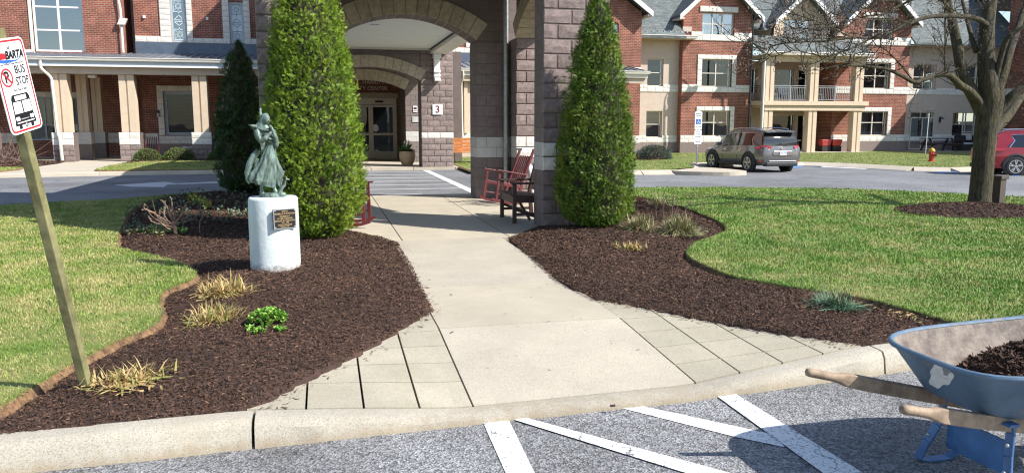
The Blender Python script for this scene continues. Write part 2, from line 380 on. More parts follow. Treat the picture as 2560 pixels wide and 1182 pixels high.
def paintmat(name, col, crack=True):
    m, t, p = newmat(name); g = N(t, 'NewGeometry').outputs['Position']
    v = N(t, 'TexVoronoi', i_Scale=95.0); L(t, g, v.inputs['Vector']); sp = N(t, 'SeparateColor'); L(t, v.outputs['Color'], sp.inputs[0])
    n = N(t, 'TexNoise', i_Scale=9, i_Detail=5); L(t, g, n.inputs['Vector'])
    a = N(t, 'Math', operation='MULTIPLY'); L(t, sp.outputs[0], a.inputs[0]); L(t, n.outputs['Fac'], a.inputs[1])
    r = N(t, 'ValToRGB'); e = r.color_ramp.elements; e[0].position = .0; e[0].color = (.30,.31,.33,1); e[1].position = .12; e[1].color = rgba(col); L(t, a.outputs[0], r.inputs[0])
    c = r.outputs[0]
    if crack:
        nw = N(t, 'TexNoise', i_Scale=7, i_Detail=3); L(t, g, nw.inputs['Vector']); vm = N(t, 'VectorMath', operation='MULTIPLY_ADD'); L(t, nw.outputs['Color'], vm.inputs[0]); vm.inputs[1].default_value = (.25,.25,.25); L(t, g, vm.inputs[2])
        vc = N(t, 'TexVoronoi', i_Scale=1.3, feature='DISTANCE_TO_EDGE'); L(t, vm.outputs[0], vc.inputs['Vector'])
        rc = N(t, 'ValToRGB'); rc.color_ramp.elements[0].position = .002; rc.color_ramp.elements[0].color = (.2,.2,.21,1); rc.color_ramp.elements[1].position = .006; rc.color_ramp.elements[1].color = (1,1,1,1); L(t, vc.outputs['Distance'], rc.inputs[0])
        c = mixc(t, c, rc.outputs[0], 1.0, 'MULTIPLY')
    L(t, c, p.inputs['Base Color']); p.inputs['Roughness'].default_value = .7; bump(t, p, v.outputs['Distance'], .5, .004); M[name] = m
paintmat('road_paint', (.80,.80,.78)); paintmat('road_paint_old', (.62,.63,.63), False); paintmat('blue_paint', (.08,.26,.62), False)
def soilmat(name, a, b, scale=14, sun=None):
    simple(name, a, .95, .35, scale, bmp=.8, bscale=40, bdist=.02)
soilmat('mulch_base', (.055,.030,.021), None); 
def dirtmat():
    m, t, p = newmat('dirt'); g = N(t, 'NewGeometry').outputs['Position']; c = noise_col(t, g, (.06,.036,.022), (.30,.175,.085), 16, 7, .75, .36, .60); L(t, c, p.inputs['Base Color']); p.inputs['Roughness'].default_value = .95
    n = N(t, 'TexNoise', i_Scale=45, i_Detail=6); L(t, g, n.inputs['Vector']); bump(t, p, n.outputs['Fac'], 1.0, .03); M['dirt'] = m
dirtmat(); soilmat('soil', (.07,.05,.035), None)
def chipmat(name, c0, c1, c2):
    m, t, p = newmat(name); g = N(t, 'NewGeometry'); r = N(t, 'ValToRGB'); e = r.color_ramp.elements; e[0].color = rgba(c0); e[1].position = .93; e[1].color = rgba(c1)
    x = e.new(1.0); x.color = rgba(c2); L(t, g.outputs['Random Per Island'], r.inputs[0])
    nz = noise_col(t, g.outputs['Position'], (.72,)*3, (1.2,)*3, .9, 4); L(t, mixc(t, r.outputs[0], nz, 1.0, 'MULTIPLY'), p.inputs['Base Color']); p.inputs['Roughness'].default_value = .9; M[name] = m
chipmat('mulch_chip', (.034,.018,.012), (.122,.063,.039), (.26,.15,.09))
def grassmat(name, g0, g1, dry, patch=.7, dryamt=.5, isl=.22):
    m, t, p = newmat(name); g = N(t, 'NewGeometry')
    c = noise_col(t, g.outputs['Position'], g0, g1, patch, 4, .6, .35, .65)
    n = N(t, 'TexNoise', i_Scale=1.7, i_Detail=6, i_Roughness=.7); L(t, g.outputs['Position'], n.inputs['Vector'])
    a = N(t, 'Math', operation='ADD'); L(t, n.outputs['Fac'], a.inputs[0]); mr = N(t, 'MapRange'); mr.inputs[3].default_value = -isl; mr.inputs[4].default_value = isl; L(t, g.outputs['Random Per Island'], mr.inputs[0]); L(t, mr.outputs[0], a.inputs[1])
    r = N(t, 'ValToRGB'); r.color_ramp.elements[0].position = 1-dryamt-.12; r.color_ramp.elements[1].position = 1-dryamt+.12; L(t, a.outputs[0], r.inputs[0])
    c = mixc(t, c, dry, r.outputs[0]); L(t, c, p.inputs['Base Color']); p.inputs['Roughness'].default_value = .55; p.inputs['Specular IOR Level'].default_value = .3
    p.inputs['Subsurface Weight'].default_value = 0; M[name] = m
grassmat('grass', (.125,.21,.032), (.20,.285,.055), (.42,.38,.16), .8, .47, .15); grassmat('grass_under', (.10,.16,.028), (.15,.21,.045), (.30,.26,.11), .8, .45)
grassmat('grass_right', (.098,.225,.030), (.155,.29,.046), (.36,.36,.13), .8, .40, .15)
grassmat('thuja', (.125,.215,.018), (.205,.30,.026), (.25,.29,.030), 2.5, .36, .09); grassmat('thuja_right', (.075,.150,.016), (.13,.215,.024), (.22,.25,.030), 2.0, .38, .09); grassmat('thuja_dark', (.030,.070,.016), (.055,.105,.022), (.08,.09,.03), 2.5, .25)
grassmat('tuft_tan', (.42,.28,.12), (.58,.42,.20), (.22,.24,.06), 6, .40); grassmat('tuft_green', (.15,.18,.075), (.24,.25,.12), (.42,.34,.19), 6, .42); grassmat('tuft_blue', (.07,.16,.10), (.12,.22,.13), (.25,.25,.12), 6, .35)
grassmat('sedum', (.08,.25,.030), (.15,.36,.045), (.26,.40,.07), 20, .45); grassmat('boxwood', (.05,.10,.02), (.12,.17,.04), (.17,.19,.05), 7, .4); grassmat('spruce', (.055,.09,.075), (.11,.15,.13), (.14,.16,.12), 7, .4)
grassmat('ground_cover', (.07,.12,.07), (.14,.19,.11), (.22,.24,.15), 5, .4); grassmat('yellow_leaf', (.34,.33,.06), (.48,.46,.10), (.25,.3,.06), 9, .4)
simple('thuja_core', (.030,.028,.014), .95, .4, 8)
# ------------------------------------------------------------------ ground, road, kerbs, walks
ZR, ZD = -.15, -.12
def sheet(name, poly, z, mat):
    mb = MB(); mb.quad(*[(x, y, z) for x, y in poly]); return mb.build(name, mat)
struct(sheet('ground', [(-1500,-1500),(1500,-1500),(1500,1500),(-1500,1500)], -.40, M['soil']))
struct(sheet('road', [(-40,-12),(60,-12),(60,9),(20,6.2),(3.5,4.75),(-40,4.75)], ZR, M['asphalt']))
struct(sheet('drive', [(-60,11),(-9,11.5),(-1,15),(70,9.5),(70,42),(-60,42)], ZD, M['asphalt_drive']))
# near kerb: back edge at KY(x), dropped between the flares
def KY(x): return float(np.interp(x, [-6,-1.6,-.4,.7,2.1,3.5,6,14], [4.16,4.15,4.20,4.24,4.30,4.47,4.82,6.6]))
def zk(x): return float(np.interp(x, [-.45,.15,.7,2.15,2.8,3.45], [0,-.05,-.105,-.11,-.055,0]))
def zwalk(x, y): return zk(x)*min(1, max(0, (5.65-y)/1.38))
def GW(u, v):
    z = 0
    for _ in range(6): p = G(u, v, z); z = zwalk(*p)
    return p
def kerb_stone(x0, x1, n, parent):
    rings = []
    for i in range(n+1):
        x = x0+(x1-x0)*i/n; y = KY(x); z = zk(x); nz = .004*math.sin(x*9)+.003*math.sin(x*23+1)
        fz = min(z-.03, -.04) if z > -.09 else z-.012
        rings.append([(x, y+.0, ZR-.1), (x, y, z-.012), (x, y-.012, z), (x, y-.10, z-.002), (x, y-.135, z-.012+nz), (x, y-.165+nz, fz-.005), (x, y-.20+nz, ZR-.1)])
    mb = MB(); mb.loft(rings); o = mb.build('kerb_stone', M['kerb_concrete'], parent, True); return o
kerb = struct(sheet('kerb', [(-6,4.0),(-6,4.1),(14,6.5),(14,6.4)], ZR-.06, M['soil']))
xs = [-6.0,-3.4,-.40,3.60,6.6,10,14]
for a, b in zip(xs[:-1], xs[1:]): kerb_stone(a+.006, b-.010, max(8, int((b-a)*8)), kerb)
# front path and ramp
path = struct(sheet('path', [(-.9,4.2),(3.7,4.4),(3.9,10.2),(-.9,10.2)], -.165, M['soil']))
def slab(name, x0, x1, y0, y1, mat, parent, gx=.006, gy=.004, zf=zwalk, th=.05, sub=1, ycut=None):
    mb = MB(); n = max(1, sub); m_ = max(1, sub)
    x0 += gx; x1 -= gx; y0 += gy; y1 -= gy
    top = []; 
    for j in range(m_+1):
        for i in range(n+1):
            x = x0+(x1-x0)*i/n; ya = max(y0, KY(x)+.006) if ycut else y0; y = ya+(y1-ya)*j/m_
            top.append((x, y, zf(x, y)))
    mb.v = top[:]; b = len(top)
    for j in range(m_):
        for i in range(n): k = j*(n+1)+i; mb.f.append((k, k+1, k+n+2, k+n+1))
    rim = [i for i in range(n+1)]+[j*(n+1)+n for j in range(1, m_+1)]+[m_*(n+1)+i for i in range(n-1, -1, -1)]+[j*(n+1) for j in range(m_-1, 0, -1)]
    for r in rim: x, y, z = top[r]; mb.v.append((x, y, z-th))
    for i in range(len(rim)):
        j = (i+1) % len(rim); mb.f.append((rim[i], b+i, b+j, rim[j]))
    return mb.build(name, mat, parent)
PXL, PXR = .79, 2.22
slab('paving_panel', PXL, PXR, 4.2, 5.62, M['aggregate'], path, .0055, .004, sub=10, ycut=True)
slab('paving_panel', PXL, PXR+.02, 5.62, 7.12, M['concrete'], path, .006, .003, sub=2)
slab('paving_panel', PXL+.03, PXR+.06, 7.12, 10.12, M['aggregate'], path, .006, .003, sub=2)
for k in range(4):
    for j in range(6):
        y1 = 6.22-.32*j; y0 = max(y1-.32, 4.22) if j < 5 else 4.2
        if y1 < 4.4: continue
        slab('paving_tile', PXL-.31*(k+1), PXL-.31*k, y0, y1, M['tile_concrete'], path, .0065, .005, sub=3, ycut=True)
        slab('paving_tile', PXR+.33*k, PXR+.33*(k+1), y0, y1, M['tile_concrete'], path, .0065, .005, sub=3, ycut=True)
# pavement under the canopy
pave = struct(sheet('pavement', [(-1.2,10.1),(4.6,10.1),(4.6,16.85),(-1.2,16.85)], -.11, M['soil']))
flat = lambda x, y: 0.0
for x0, x1 in ((-1.2,.96),(.96,2.40),(2.40,4.6)):
    for y0, y1 in ((10.12,12.9),(12.9,16.8)): slab('paving_panel', x0, x1, y0, y1, M['concrete'], pave, .008, .004, flat, .13)
# entrance walk across the drive
walk = struct(sheet('entrance_walk', [(-3.5,27.95),(8.5,27.95),(8.5,36),(-3.5,36)], -.13, M['soil']))
for i in range(7):
    for y0, y1 in ((27.9,31.4),(31.4,35.6)): slab('paving_panel', -2.9+1.5*i, -1.4+1.5*i, y0, y1, M['walk_far'], walk, .012, .01, lambda x, y: -.02, .12)

# ------------------------------------------------------------------ lawns, beds
ZL = .045
bedL_px = [(-60,1094),(0,1087),(300,1056),(625,1021),(680,1000),(740,962),(900,881),(1010,824),(1086,780),(1062,735),(1032,670),(993,607),(955,597),(909,586),(872,578)]
bedL = [G(u, v, .0) for u, v in bedL_px]+[(.02,11.4),(-.75,11.7),(-.95,13.5),(-1.05,16.8),(-1.6,18.6),(-2.6,18.3)]
bedL_lawn_px = [(560,479),(470,484),(395,497),(335,522),(306,560),(294,598),(305,622),(390,640),(445,655),(482,673),(489,690),(470,703),(415,725),(398,748),(404,785),(382,815),(300,850),(212,893),(110,950),(32,998),(0,1016),(-60,1040)]
bedL_lawn = [G(u, v, ZL) for u, v in bedL_lawn_px]
bedLeft = bedL+bedL_lawn
bedR_px = [(1342,572),(1270,596),(1303,628),(1390,704),(1481,750),(1560,764),(1680,787),(1800,808),(1950,833),(2060,852),(2140,864),(2240,857)]
bedR = [G(u, v, .0) for u, v in bedR_px]+[(4.6,4.66),(5.2,4.76)]
bedR_lawn_px = [(2480,835),(2365,800),(2260,771),(2150,743),(2000,720),(1900,703),(1830,690),(1770,666),(1726,643),(1722,625),(1745,606),(1792,590),(1818,573),(1795,552),(1742,530),(1700,515),(1640,500),(1588,491),(1540,486)]
bedR_lawn = [G(u, v, ZL) for u, v in bedR_lawn_px]
bedRight = bedR+bedR_lawn+[(4.25,15.3),(4.2,11.9),(3.9,10.8),(3.05,10.85)]
edgeL = [G(u, v, ZL) for u, v in ((566,478),(450,486),(300,497),(150,505),(0,513))]
lawnL = bedL_lawn[1:-1]+[G(-60,1040,ZL),(-2.6,4.6),(-30,4.6),(-30,12.3)]+[G(u, v, ZL) for u, v in ((0,513),(150,505),(300,497),(450,486),(540,480))]
edgeR_px = [(1560,471),(1600,469),(1800,468),(2000,470),(2150,473),(2350,482),(2560,492),(2760,503)]
edgeR = [G(u, v, ZL) for u, v in edgeR_px]
lawnR = bedR_lawn[::-1]+[(5.2,4.80),(6,4.86),(14,6.6),(30,8.2),(30,11.0)]+edgeR[::-1]
def lawn(name, poly, z=ZL, mat='grass_under', zb=-.2):
    mb = MB(); n = len(poly); A = sum(poly[i][0]*poly[(i+1) % n][1]-poly[(i+1) % n][0]*poly[i][1] for i in range(n)); sg = 1 if A > 0 else -1; low = []
    for i in range(n):
        d = (Vector(poly[(i+1) % n])-Vector(poly[i-1])).normalized(); k = .045+.03*rnd.random(); low.append((poly[i][0]+sg*d.y*k, poly[i][1]-sg*d.x*k))
    mb.prism(poly, zb, z); mb.v[:n] = [(x, y, -.035 if zb < 0 else zb) for x, y in low]; o = mb.build(name, M[mat]); o.data.materials.append(M['dirt'])
    for p in o.data.polygons:
        if abs(p.normal.z) < .93: p.material_index = 1
    bm = bmesh.new(); bm.from_mesh(o.data); bmesh.ops.triangulate(bm, faces=[f for f in bm.faces if len(f.verts) > 4]); bm.to_mesh(o.data); bm.free()
    return struct(o)
def ragged(line, amp=.014, step=.06, seed=1):
    out = []
    for i, (a, b) in enumerate(zip(line[:-1], line[1:])):
        a = Vector(a); b = Vector(b); n = max(1, int((b-a).length/step)); nr = Vector((-(b-a).y, (b-a).x)).normalized()
        for k in range(n): p = a+(b-a)*(k/n); out.append(tuple(p+nr*amp*(float(vnoise(p.x*1.0, p.y*1.0, .10, seed))+.6*float(vnoise(p.x, p.y, .04, seed+1)))))
    out.append(tuple(line[-1])); return out
def curve2(pts, n=5): return [tuple(v) for v in spline([Vector((x, y, 0)).to_2d() for x, y in pts], n)]
bedL_lawn = curve2(bedL_lawn); bedR_lawn = curve2(bedR_lawn)
bedLeft = bedL+bedL_lawn; bedRight = bedR+bedR_lawn+[(4.25,15.3),(4.2,11.9),(3.9,10.8),(3.05,10.85)]
lawnL = ragged(bedL_lawn)+[(-2.6,4.6),(-30,4.6),(-30,12.3)]+[G(u, v, ZL) for u, v in ((0,513),(150,505),(300,497),(450,486),(540,480))]
lawnR = ragged(bedR_lawn, seed=5)[::-1]+[(5.2,4.80),(6,4.86),(14,6.6),(30,8.2),(30,11.0)]+edgeR[::-1]
lawnLo = lawn('lawn', lawnL); lawnRo = lawn('lawn', lawnR)
def edge_kerb(pts, z0, z1, wd, name='kerb', mat='walk_far', step=1.9, ramp=False):
    """kerb along a polyline, its top level z1; cut into stones"""
    base = struct(MB().build(name, M['soil'])) if False else None
    P = [Vector((x, y, 0)) for x, y in pts]; mbs = MB(); mbs.tube([p+Vector((0,0,z0-.1)) for p in P], .02, 4)
    base = struct(mbs.build(name, M[mat]))
    for a, b in zip(P[:-1], P[1:]):
        d = b-a; n = max(1, round(d.length/step)); nrm = Vector((-d.y, d.x, 0)).normalized()
        for i in range(n):
            p = a+d*(i/n); q = a+d*((i+1)/n)-d.normalized()*.012
            r = [[(c.x+nrm.x*o_, c.y+nrm.y*o_, z) for o_, z in (((-wd/2,z0),(-wd/2+.01,z1-.02),(-wd/2+.03,z1),(wd/2-.02,z1),(wd/2,z1-.02),(wd/2,z0)) if not ramp else ((-wd*.8,z0),(-wd*.8+.01,z0+.03),(.0,z1-.012),(wd*.12,z1),(wd*.2,z1),(wd*.2,z0)))] for c in (p, q)]
            MB().loft(r).build('kerb_stone', M[mat], base)
    return base
edge_kerb([(x, y) for x, y in edgeR], ZD-.02, .0, .15, step=3)
edge_kerb(edgeL, ZD-.02, .0, .15, step=3)
# mulch beds
def bed_height(x, y, poly, lawnline, hmax, seed):
    sd = sdist(x, y, poly)
    h = np.where(sd > 0, hmax*(1-np.exp(-np.maximum(sd, 0)/.28)), sd*4.0)
    dl = np.full(np.shape(x), 1e9)
    for (ax, ay), (bx, by) in zip(lawnline[:-1], lawnline[1:]):
        ex, ey = bx-ax, by-ay; t = np.clip(((x-ax)*ex+(y-ay)*ey)/(ex*ex+ey*ey+1e-9), 0, 1); dl = np.minimum(dl, np.hypot(x-ax-t*ex, y-ay-t*ey))
    h = h-.035*np.exp(-dl/.10)
    h = np.where((sd <= 0) & (dl < .25), np.maximum(-.05, -.02+sd*.1), h)
    return h+.012*vnoise(x, y, .35, seed)+.008*vnoise(x, y, .11, seed+1), sd
def bed(name, poly, lawnline, hmax, seed, label):
    xs_ = [p[0] for p in poly]; ys_ = [p[1] for p in poly]; st = .07
    gx = np.arange(min(xs_)-.1, max(xs_)+.1, st); gy = np.arange(min(ys_)-.1, max(ys_)+.1, st)
    X, Y = np.meshgrid(gx, gy); Z, sd = bed_height(X, Y, poly, lawnline, hmax, seed)
    ny, nx = X.shape; idx = np.arange(nx*ny).reshape(ny, nx)
    ok = (sd[:-1,:-1] > -.10) & (sd[1:,1:] > -.10) & (sd[:-1,1:] > -.10) & (sd[1:,:-1] > -.10)
    F = np.stack([idx[:-1,:-1], idx[:-1,1:], idx[1:,1:], idx[1:,:-1]], -1)[ok]
    o = np_mesh(name, np.stack([X, Y, Z], -1).reshape(-1, 3), F, M['mulch_base'], smooth=True); return struct(o)
def chips(poly, lawnline, hmax, seed, n0, name, label, near=None):
    xs_ = [p[0] for p in poly]; ys_ = [p[1] for p in poly]
    x = rng.uniform(min(xs_), max(xs_), n0*5); y = rng.uniform(min(ys_), max(ys_), n0*5)
    keep = rng.random(len(x)) < np.clip((6.0/np.maximum(np.hypot(x, y), 3))**1.6, .12, 1); x = x[keep]; y = y[keep]
    grow = inpoly(x, y, poly) | (rng.random(len(x)) < .06); x = x[grow][:int(n0*1.15)]; y = y[grow][:int(n0*1.15)]
    h, sd = bed_height(x, y, poly, lawnline, hmax, seed)
    k = (sd > -.028+.015*vnoise(x, y, .12, 5)); x = x[k][:n0]; y = y[k][:n0]; h = h[k][:n0]; n = len(x)
    dist = np.hypot(x, y); sc_ = np.clip(dist/8, .75, 1.7)
    ln = rng.gamma(2.2, .0085, n)*sc_+.007; wd = rng.uniform(.0018, .0050, n)*sc_; th = rng.uniform(0, 2*np.pi, n); ti = rng.normal(0, .35, n); rl = rng.normal(0, .7, n)
    d = np.stack([np.cos(th)*np.cos(ti), np.sin(th)*np.cos(ti), np.sin(ti)], -1)
    s_ = np.stack([-np.sin(th), np.cos(th), np.zeros(n)], -1); u_ = np.cross(d, s_); s2 = s_*np.cos(rl)[:,None]+u_*np.sin(rl)[:,None]
    c = np.stack([x, y, np.maximum(h, -.12)+.006+.012*rng.random(n)], -1); bend = (rng.normal(0, .25, n)*ln)[:,None]*s2
    V = np.stack([c-d*ln[:,None]/2-s2*wd[:,None]*.3, c-d*ln[:,None]/2+s2*wd[:,None]*.3, c+bend*.5-s2*wd[:,None], c+bend*.5+s2*wd[:,None]+u_*.003, c+d*ln[:,None]/2-s2*wd[:,None]*.3, c+d*ln[:,None]/2+s2*wd[:,None]*.3], 1).reshape(-1, 3)
    b = np.arange(n)[:,None]*6; F = np.concatenate([b+np.array([[0,1,3,2]]), b+np.array([[2,3,5,4]])], 0)
    o = np_mesh(name, V, F, M['mulch_chip']); tag(o, label, 'mulch', kind='stuff'); return o
bed('mulch_bed', bedLeft, bedL_lawn, .085, 3, ''); bed('mulch_bed', bedRight, bedR_lawn, .085, 4, '')
chips(bedLeft, bedL_lawn, .085, 3, 125000, 'mulch', 'dark brown shredded bark mulch in the bed with the statue')
chips(bedRight, bedR_lawn, .085, 4, 90000, 'mulch', 'dark brown shredded bark mulch in the bed beside the kerb ramp')
def zbed(x, y):
    for poly, ll, sd_ in ((bedLeft, bedL_lawn, 3), (bedRight, bedR_lawn, 4)):
        h, s_ = bed_height(np.array([x]), np.array([y]), poly, ll, .085, sd_)
        if s_[0] > 0: return float(h[0])
    return 0.0
def GB(u, v):
    z = .03
    for _ in range(4): p = G(u, v, z); z = zbed(*p)
    return Vector((p[0], p[1], z))
# grass blades
def blades(poly, n, name, label, mat, z=ZL, hgt=.020, clip=None, maxd=22, lean=.5, edge=.0, mask=None):
    xs_ = [p[0] for p in poly]; ys_ = [p[1] for p in poly]; out = []; tot = 0
    while tot < n:
        x = rng.uniform(max(min(xs_), -14), min(max(xs_), 30), n*2); y = rng.uniform(min(ys_), max(ys_), n*2); d = np.hypot(x, y)
        fx = x*math.cos(YAW)-y*math.sin(YAW); fy = x*math.sin(YAW)+y*math.cos(YAW)
        k = (np.abs(fx) < fy*.74+.6) & (fy > 1) & (rng.random(len(x)) < np.clip((5.5/np.maximum(d, 3))**1.5, .05, 1)) 
        x = x[k]; y = y[k]; k = inpoly(x, y, poly)
        if mask is not None: k &= mask(x, y)
        out.append(np.stack([x[k], y[k]], -1)); tot += k.sum()
    P = np.concatenate(out)[:n]; x, y = P.T; d = np.hypot(x, y); s_ = np.clip(d/6, .8, 3.2)
    h = hgt*rng.uniform(.6, 1.35, n)*np.clip(s_, 1, 1.5)*(1+.35*vnoise(x, y, .5, 9)); wd = .0022*s_*rng.uniform(.7, 1.4, n); th = rng.uniform(0, 2*np.pi, n); ln = rng.normal(0, lean, n)+.25; la = th+rng.normal(0, .8, n)+math.pi/2
    s2 = np.stack([np.cos(th), np.sin(th), np.zeros(n)], -1)*wd[:,None]; l2 = np.stack([np.cos(la), np.sin(la), np.zeros(n)], -1)*(ln*h)[:,None]; up = np.array([0, 0, 1.0])
    c = np.stack([x, y, np.full(n, z-.004)], -1)
    V = np.stack([c-s2, c+s2, c+s2*.8+l2*.35+up*h[:,None]*.6, c-s2*.8+l2*.35+up*h[:,None]*.6, c+l2+up*h[:,None]*.95], 1).reshape(-1, 3)
    b = np.arange(n)[:,None]*5; F = np.concatenate([b+np.array([[0,1,2]]), b+np.array([[0,2,3]]), b+np.array([[3,2,4]])], 0)
    o = np_mesh(name, V, F, M[mat]); tag(o, label, 'grass', kind='stuff'); return o
def edge_ok(poly, dmin): return lambda x, y: sdist(x, y, poly) > dmin
blades(lawnL, 100000, 'grass', 'patchy green and straw lawn grass behind the bus stop post', 'grass')
ring_c = G(2440, 528, .05)
blades(lawnR, 120000, 'grass', 'green lawn grass around the bare tree', 'grass_right', mask=lambda x, y: (np.hypot((x-ring_c[0])/1.35, (y-ring_c[1])/1.0) > .96))
def fringe(line, n, label, mat, out, z=ZL):
    L_ = [Vector(p) for p in line]; seg = [(b-a).length for a, b in zip(L_[:-1], L_[1:])]; cum = np.cumsum([0]+seg); t = rng.uniform(0, cum[-1], n); i = np.clip(np.searchsorted(cum, t)-1, 0, len(seg)-1)
    A = np.array([tuple(p) for p in L_]); a = A[i]; b = A[i+1]; f_ = ((t-cum[i])/np.maximum(np.array(seg)[i], 1e-6))[:,None]; p = a+(b-a)*f_; d = nrm2(b-a); nr = np.stack([d[:,1], -d[:,0]], -1)*out
    h = rng.uniform(.02,.05,n); s_ = np.concatenate([d*.0025, np.zeros((n,1))], -1); o_ = np.concatenate([nr*(rng.uniform(.1,1.1,n)*h)[:,None], (h*rng.uniform(-.2,.9,n))[:,None]], -1); c = np.concatenate([p-nr*rng.uniform(0,.03,n)[:,None], np.full((n,1), z-.004)], -1)
    V = np.stack([c-s_, c+s_, c+o_], 1).reshape(-1,3); F = (np.arange(n)*3)[:,None]+np.arange(3)[None]; o = np_mesh('grass', V, F, M[mat]); tag(o, label, 'grass', kind='stuff')
def nrm2(a): return a/np.maximum(np.linalg.norm(a, axis=-1, keepdims=True), 1e-9)
fringe(bedL_lawn, 9000, 'grass tips hanging over the cut edge of the left lawn', 'grass', -1); fringe(bedR_lawn, 9000, 'grass tips hanging over the cut edge of the right lawn', 'grass_right', -1)
# road markings
def stripe(name, pts, z, mat, label, cat='marking', group=None):
    o = sheet(name, pts, z, M[mat]); tag(o, label, cat, group); return o
GR = lambda u, v: G(u, v, ZR)
stripe('road_marking', [GR(1203,1046),GR(1268,1042),GR(1345,1200),GR(1272,1200)], ZR+.004, 'road_paint', 'white painted line leaving the kerb edge, nearest the loose sliver of wood')
stripe('road_marking', [GR(1262,1044),GR(1292,1040),GR(1900,1205),GR(1780,1205)], ZR+.008, 'road_paint', 'long diagonal white hatch line starting at the end of the kerb line')
stripe('road_marking', [GR(1535,1016),GR(1562,1006),GR(1950,1090),GR(1960,1118),GR(1840,1093)], ZR+.004, 'road_paint', 'diagonal white hatch line running into the wheelbarrow shadow')
stripe('road_marking', [GR(1777,981),GR(1822,976),GR(2190,1205),GR(2085,1205)], ZR+.008, 'road_paint', 'cracked white line from the kerb towards the wheelbarrow legs')
GD = lambda u, v: G(u, v, ZD)
# crossing hatch under the canopy
ORD = ('first','second','third','fourth','fifth','sixth','seventh','eighth')
for i in range(8):
    v = (421.5, 430, 437, 444.5, 453, 462.5, 473, 485)[i]; ur = 1068+(v-420)*1.64
    y = GD(1000, v)[1]; xr = 3.42
    stripe('crossing_bar', [(-.9, y-.09+.10), (xr, y-.06-.10), (xr, y+.06-.10), (-.9, y+.09+.10)] if i < 7 else [(-.9,y-.05),(2.2,y-.2),(2.2,y-.1),(-.9,y+.08)], ZD+.004, 'road_paint_old', ORD[i]+' thin white bar of the crossing hatch, counted from the entrance', 'marking', 'bars of the crossing hatch')
stripe('crossing_edge', [(3.36,17.3),(3.60,17.3),(3.62,27.7),(3.38,27.7)], ZD+.008, 'road_paint_old', 'broad white edge line of the crossing hatch running to the pier numbered 3')
ar = [GD(u, v) for u, v in ((285,463),(412,455),(440,459),(542,454),(545,458),(418,462),(410,468),(330,467))]
stripe('road_arrow', ar, ZD+.004, 'road_paint_old', 'painted white arrow on the shaded drive behind the left lawn')
for pts, mt, lb in (([(1962,418.5),(2010,413),(2060,415.5),(2050,418),(2012,416),(1985,420)], 'blue_paint', 'blue painted line behind the grey car'),
                ([(2330,431),(2425,424.5),(2436,427),(2350,433)], 'blue_paint', 'blue painted line leading to the red car'),
                ([(2500,437),(2540,431),(2560,436),(2545,441)], 'blue_paint', 'blue painted mark under the red car side'),
                ([(2020,409),(2200,418.5),(2196,420),(2012,410.5)], 'road_paint_old', 'faded white bay line beyond the grey car'),
                ([(1985,412.5),(2170,421.5),(2162,423),(1975,414)], 'road_paint_old', 'faded white bay line next to the blue painted line'),
                ([(2130,409.5),(2260,419),(2254,420.5),(2120,411)], 'road_paint_old', 'faded white bay line in front of the hydrant')):
    stripe('bay_line', [GD(u, v) for u, v in pts], ZD+.004, mt, lb)
# ------------------------------------------------------------------ masonry blocks
def rock_block(seed, rough=.02):
    """unit block: x 0..1, z 0..1, front face at y=0 bulging to -y, back at y=1"""
    r = random.Random(seed); mb = MB(); nx, nz = 4, 3; e = .035
    us = [e]+[1*(i)/(nx-1) for i in range(1, nx-1)]+[1-e]; ws = [e*2]+[.5]+[1-e*2]
    idx = {}
    for j in range(nz):
        for i in range(nx):
            edge = i in (0, nx-1) or j in (0, nz-1); y = -r.uniform(.1, .35) if edge else -r.uniform(.5, 1.0)
            idx[i, j] = len(mb.v); mb.v.append((us[i]+(0 if edge else r.uniform(-.06, .06)), y*rough, ws[j]))
    for j in range(nz-1):
        for i in range(nx-1): mb.f.append((idx[i,j], idx[i+1,j], idx[i+1,j+1], idx[i,j+1]))
    rim = [idx[i,0] for i in range(nx)]+[idx[nx-1,j] for j in range(1,nz)]+[idx[i,nz-1] for i in range(nx-2,-1,-1)]+[idx[0,j] for j in range(nz-2,0,-1)]
    b = len(mb.v)
    for q in rim:
        x, y, z = mb.v[q]; mb.v.append((0 if x < .1 else 1 if x > .9 else x, .02, 0 if z < .1 else 1 if z > .9 else z))
    for i in range(len(rim)): mb.f.append((rim[i], b+i, b+(i+1) % len(rim), rim[(i+1) % len(rim)]))
    return mb.mesh('block')
def flat_block():
    mb = MB(); e = .012
    mb.loft([[(0,.0,0),(1,.0,0),(1,.0,1),(0,.0,1)], [(e,-.004,e*2),(1-e,-.004,e*2),(1-e,-.004,1-e*2),(e,-.004,1-e*2)]]); return mb.mesh('block')
BLK = {}
def block_mesh(mat, k):
    key = (mat, k)
    if key not in BLK:
        me = (flat_block() if k < 0 else rock_block(k+5)); me.materials.append(M[mat]); BLK[key] = me
    return BLK[key]
def put_block(parent, mat, x, y, z, w, h, d, face='-y', smooth=False, name='block'):
    me = block_mesh(mat, -1 if smooth else rnd.randrange(7))
    o = bpy.data.objects.new(name, me); C.objects.link(o); o.parent = parent
    if parent in INV: o.matrix_parent_inverse = INV[parent]
    o.location = (x, y, z)
    if face == '-x': o.rotation_euler = (0, 0, R(-90))          # block's own x runs along -y ... front looks to -x
    o.scale = (w, 1.0 if not smooth else 1.0, h); return o
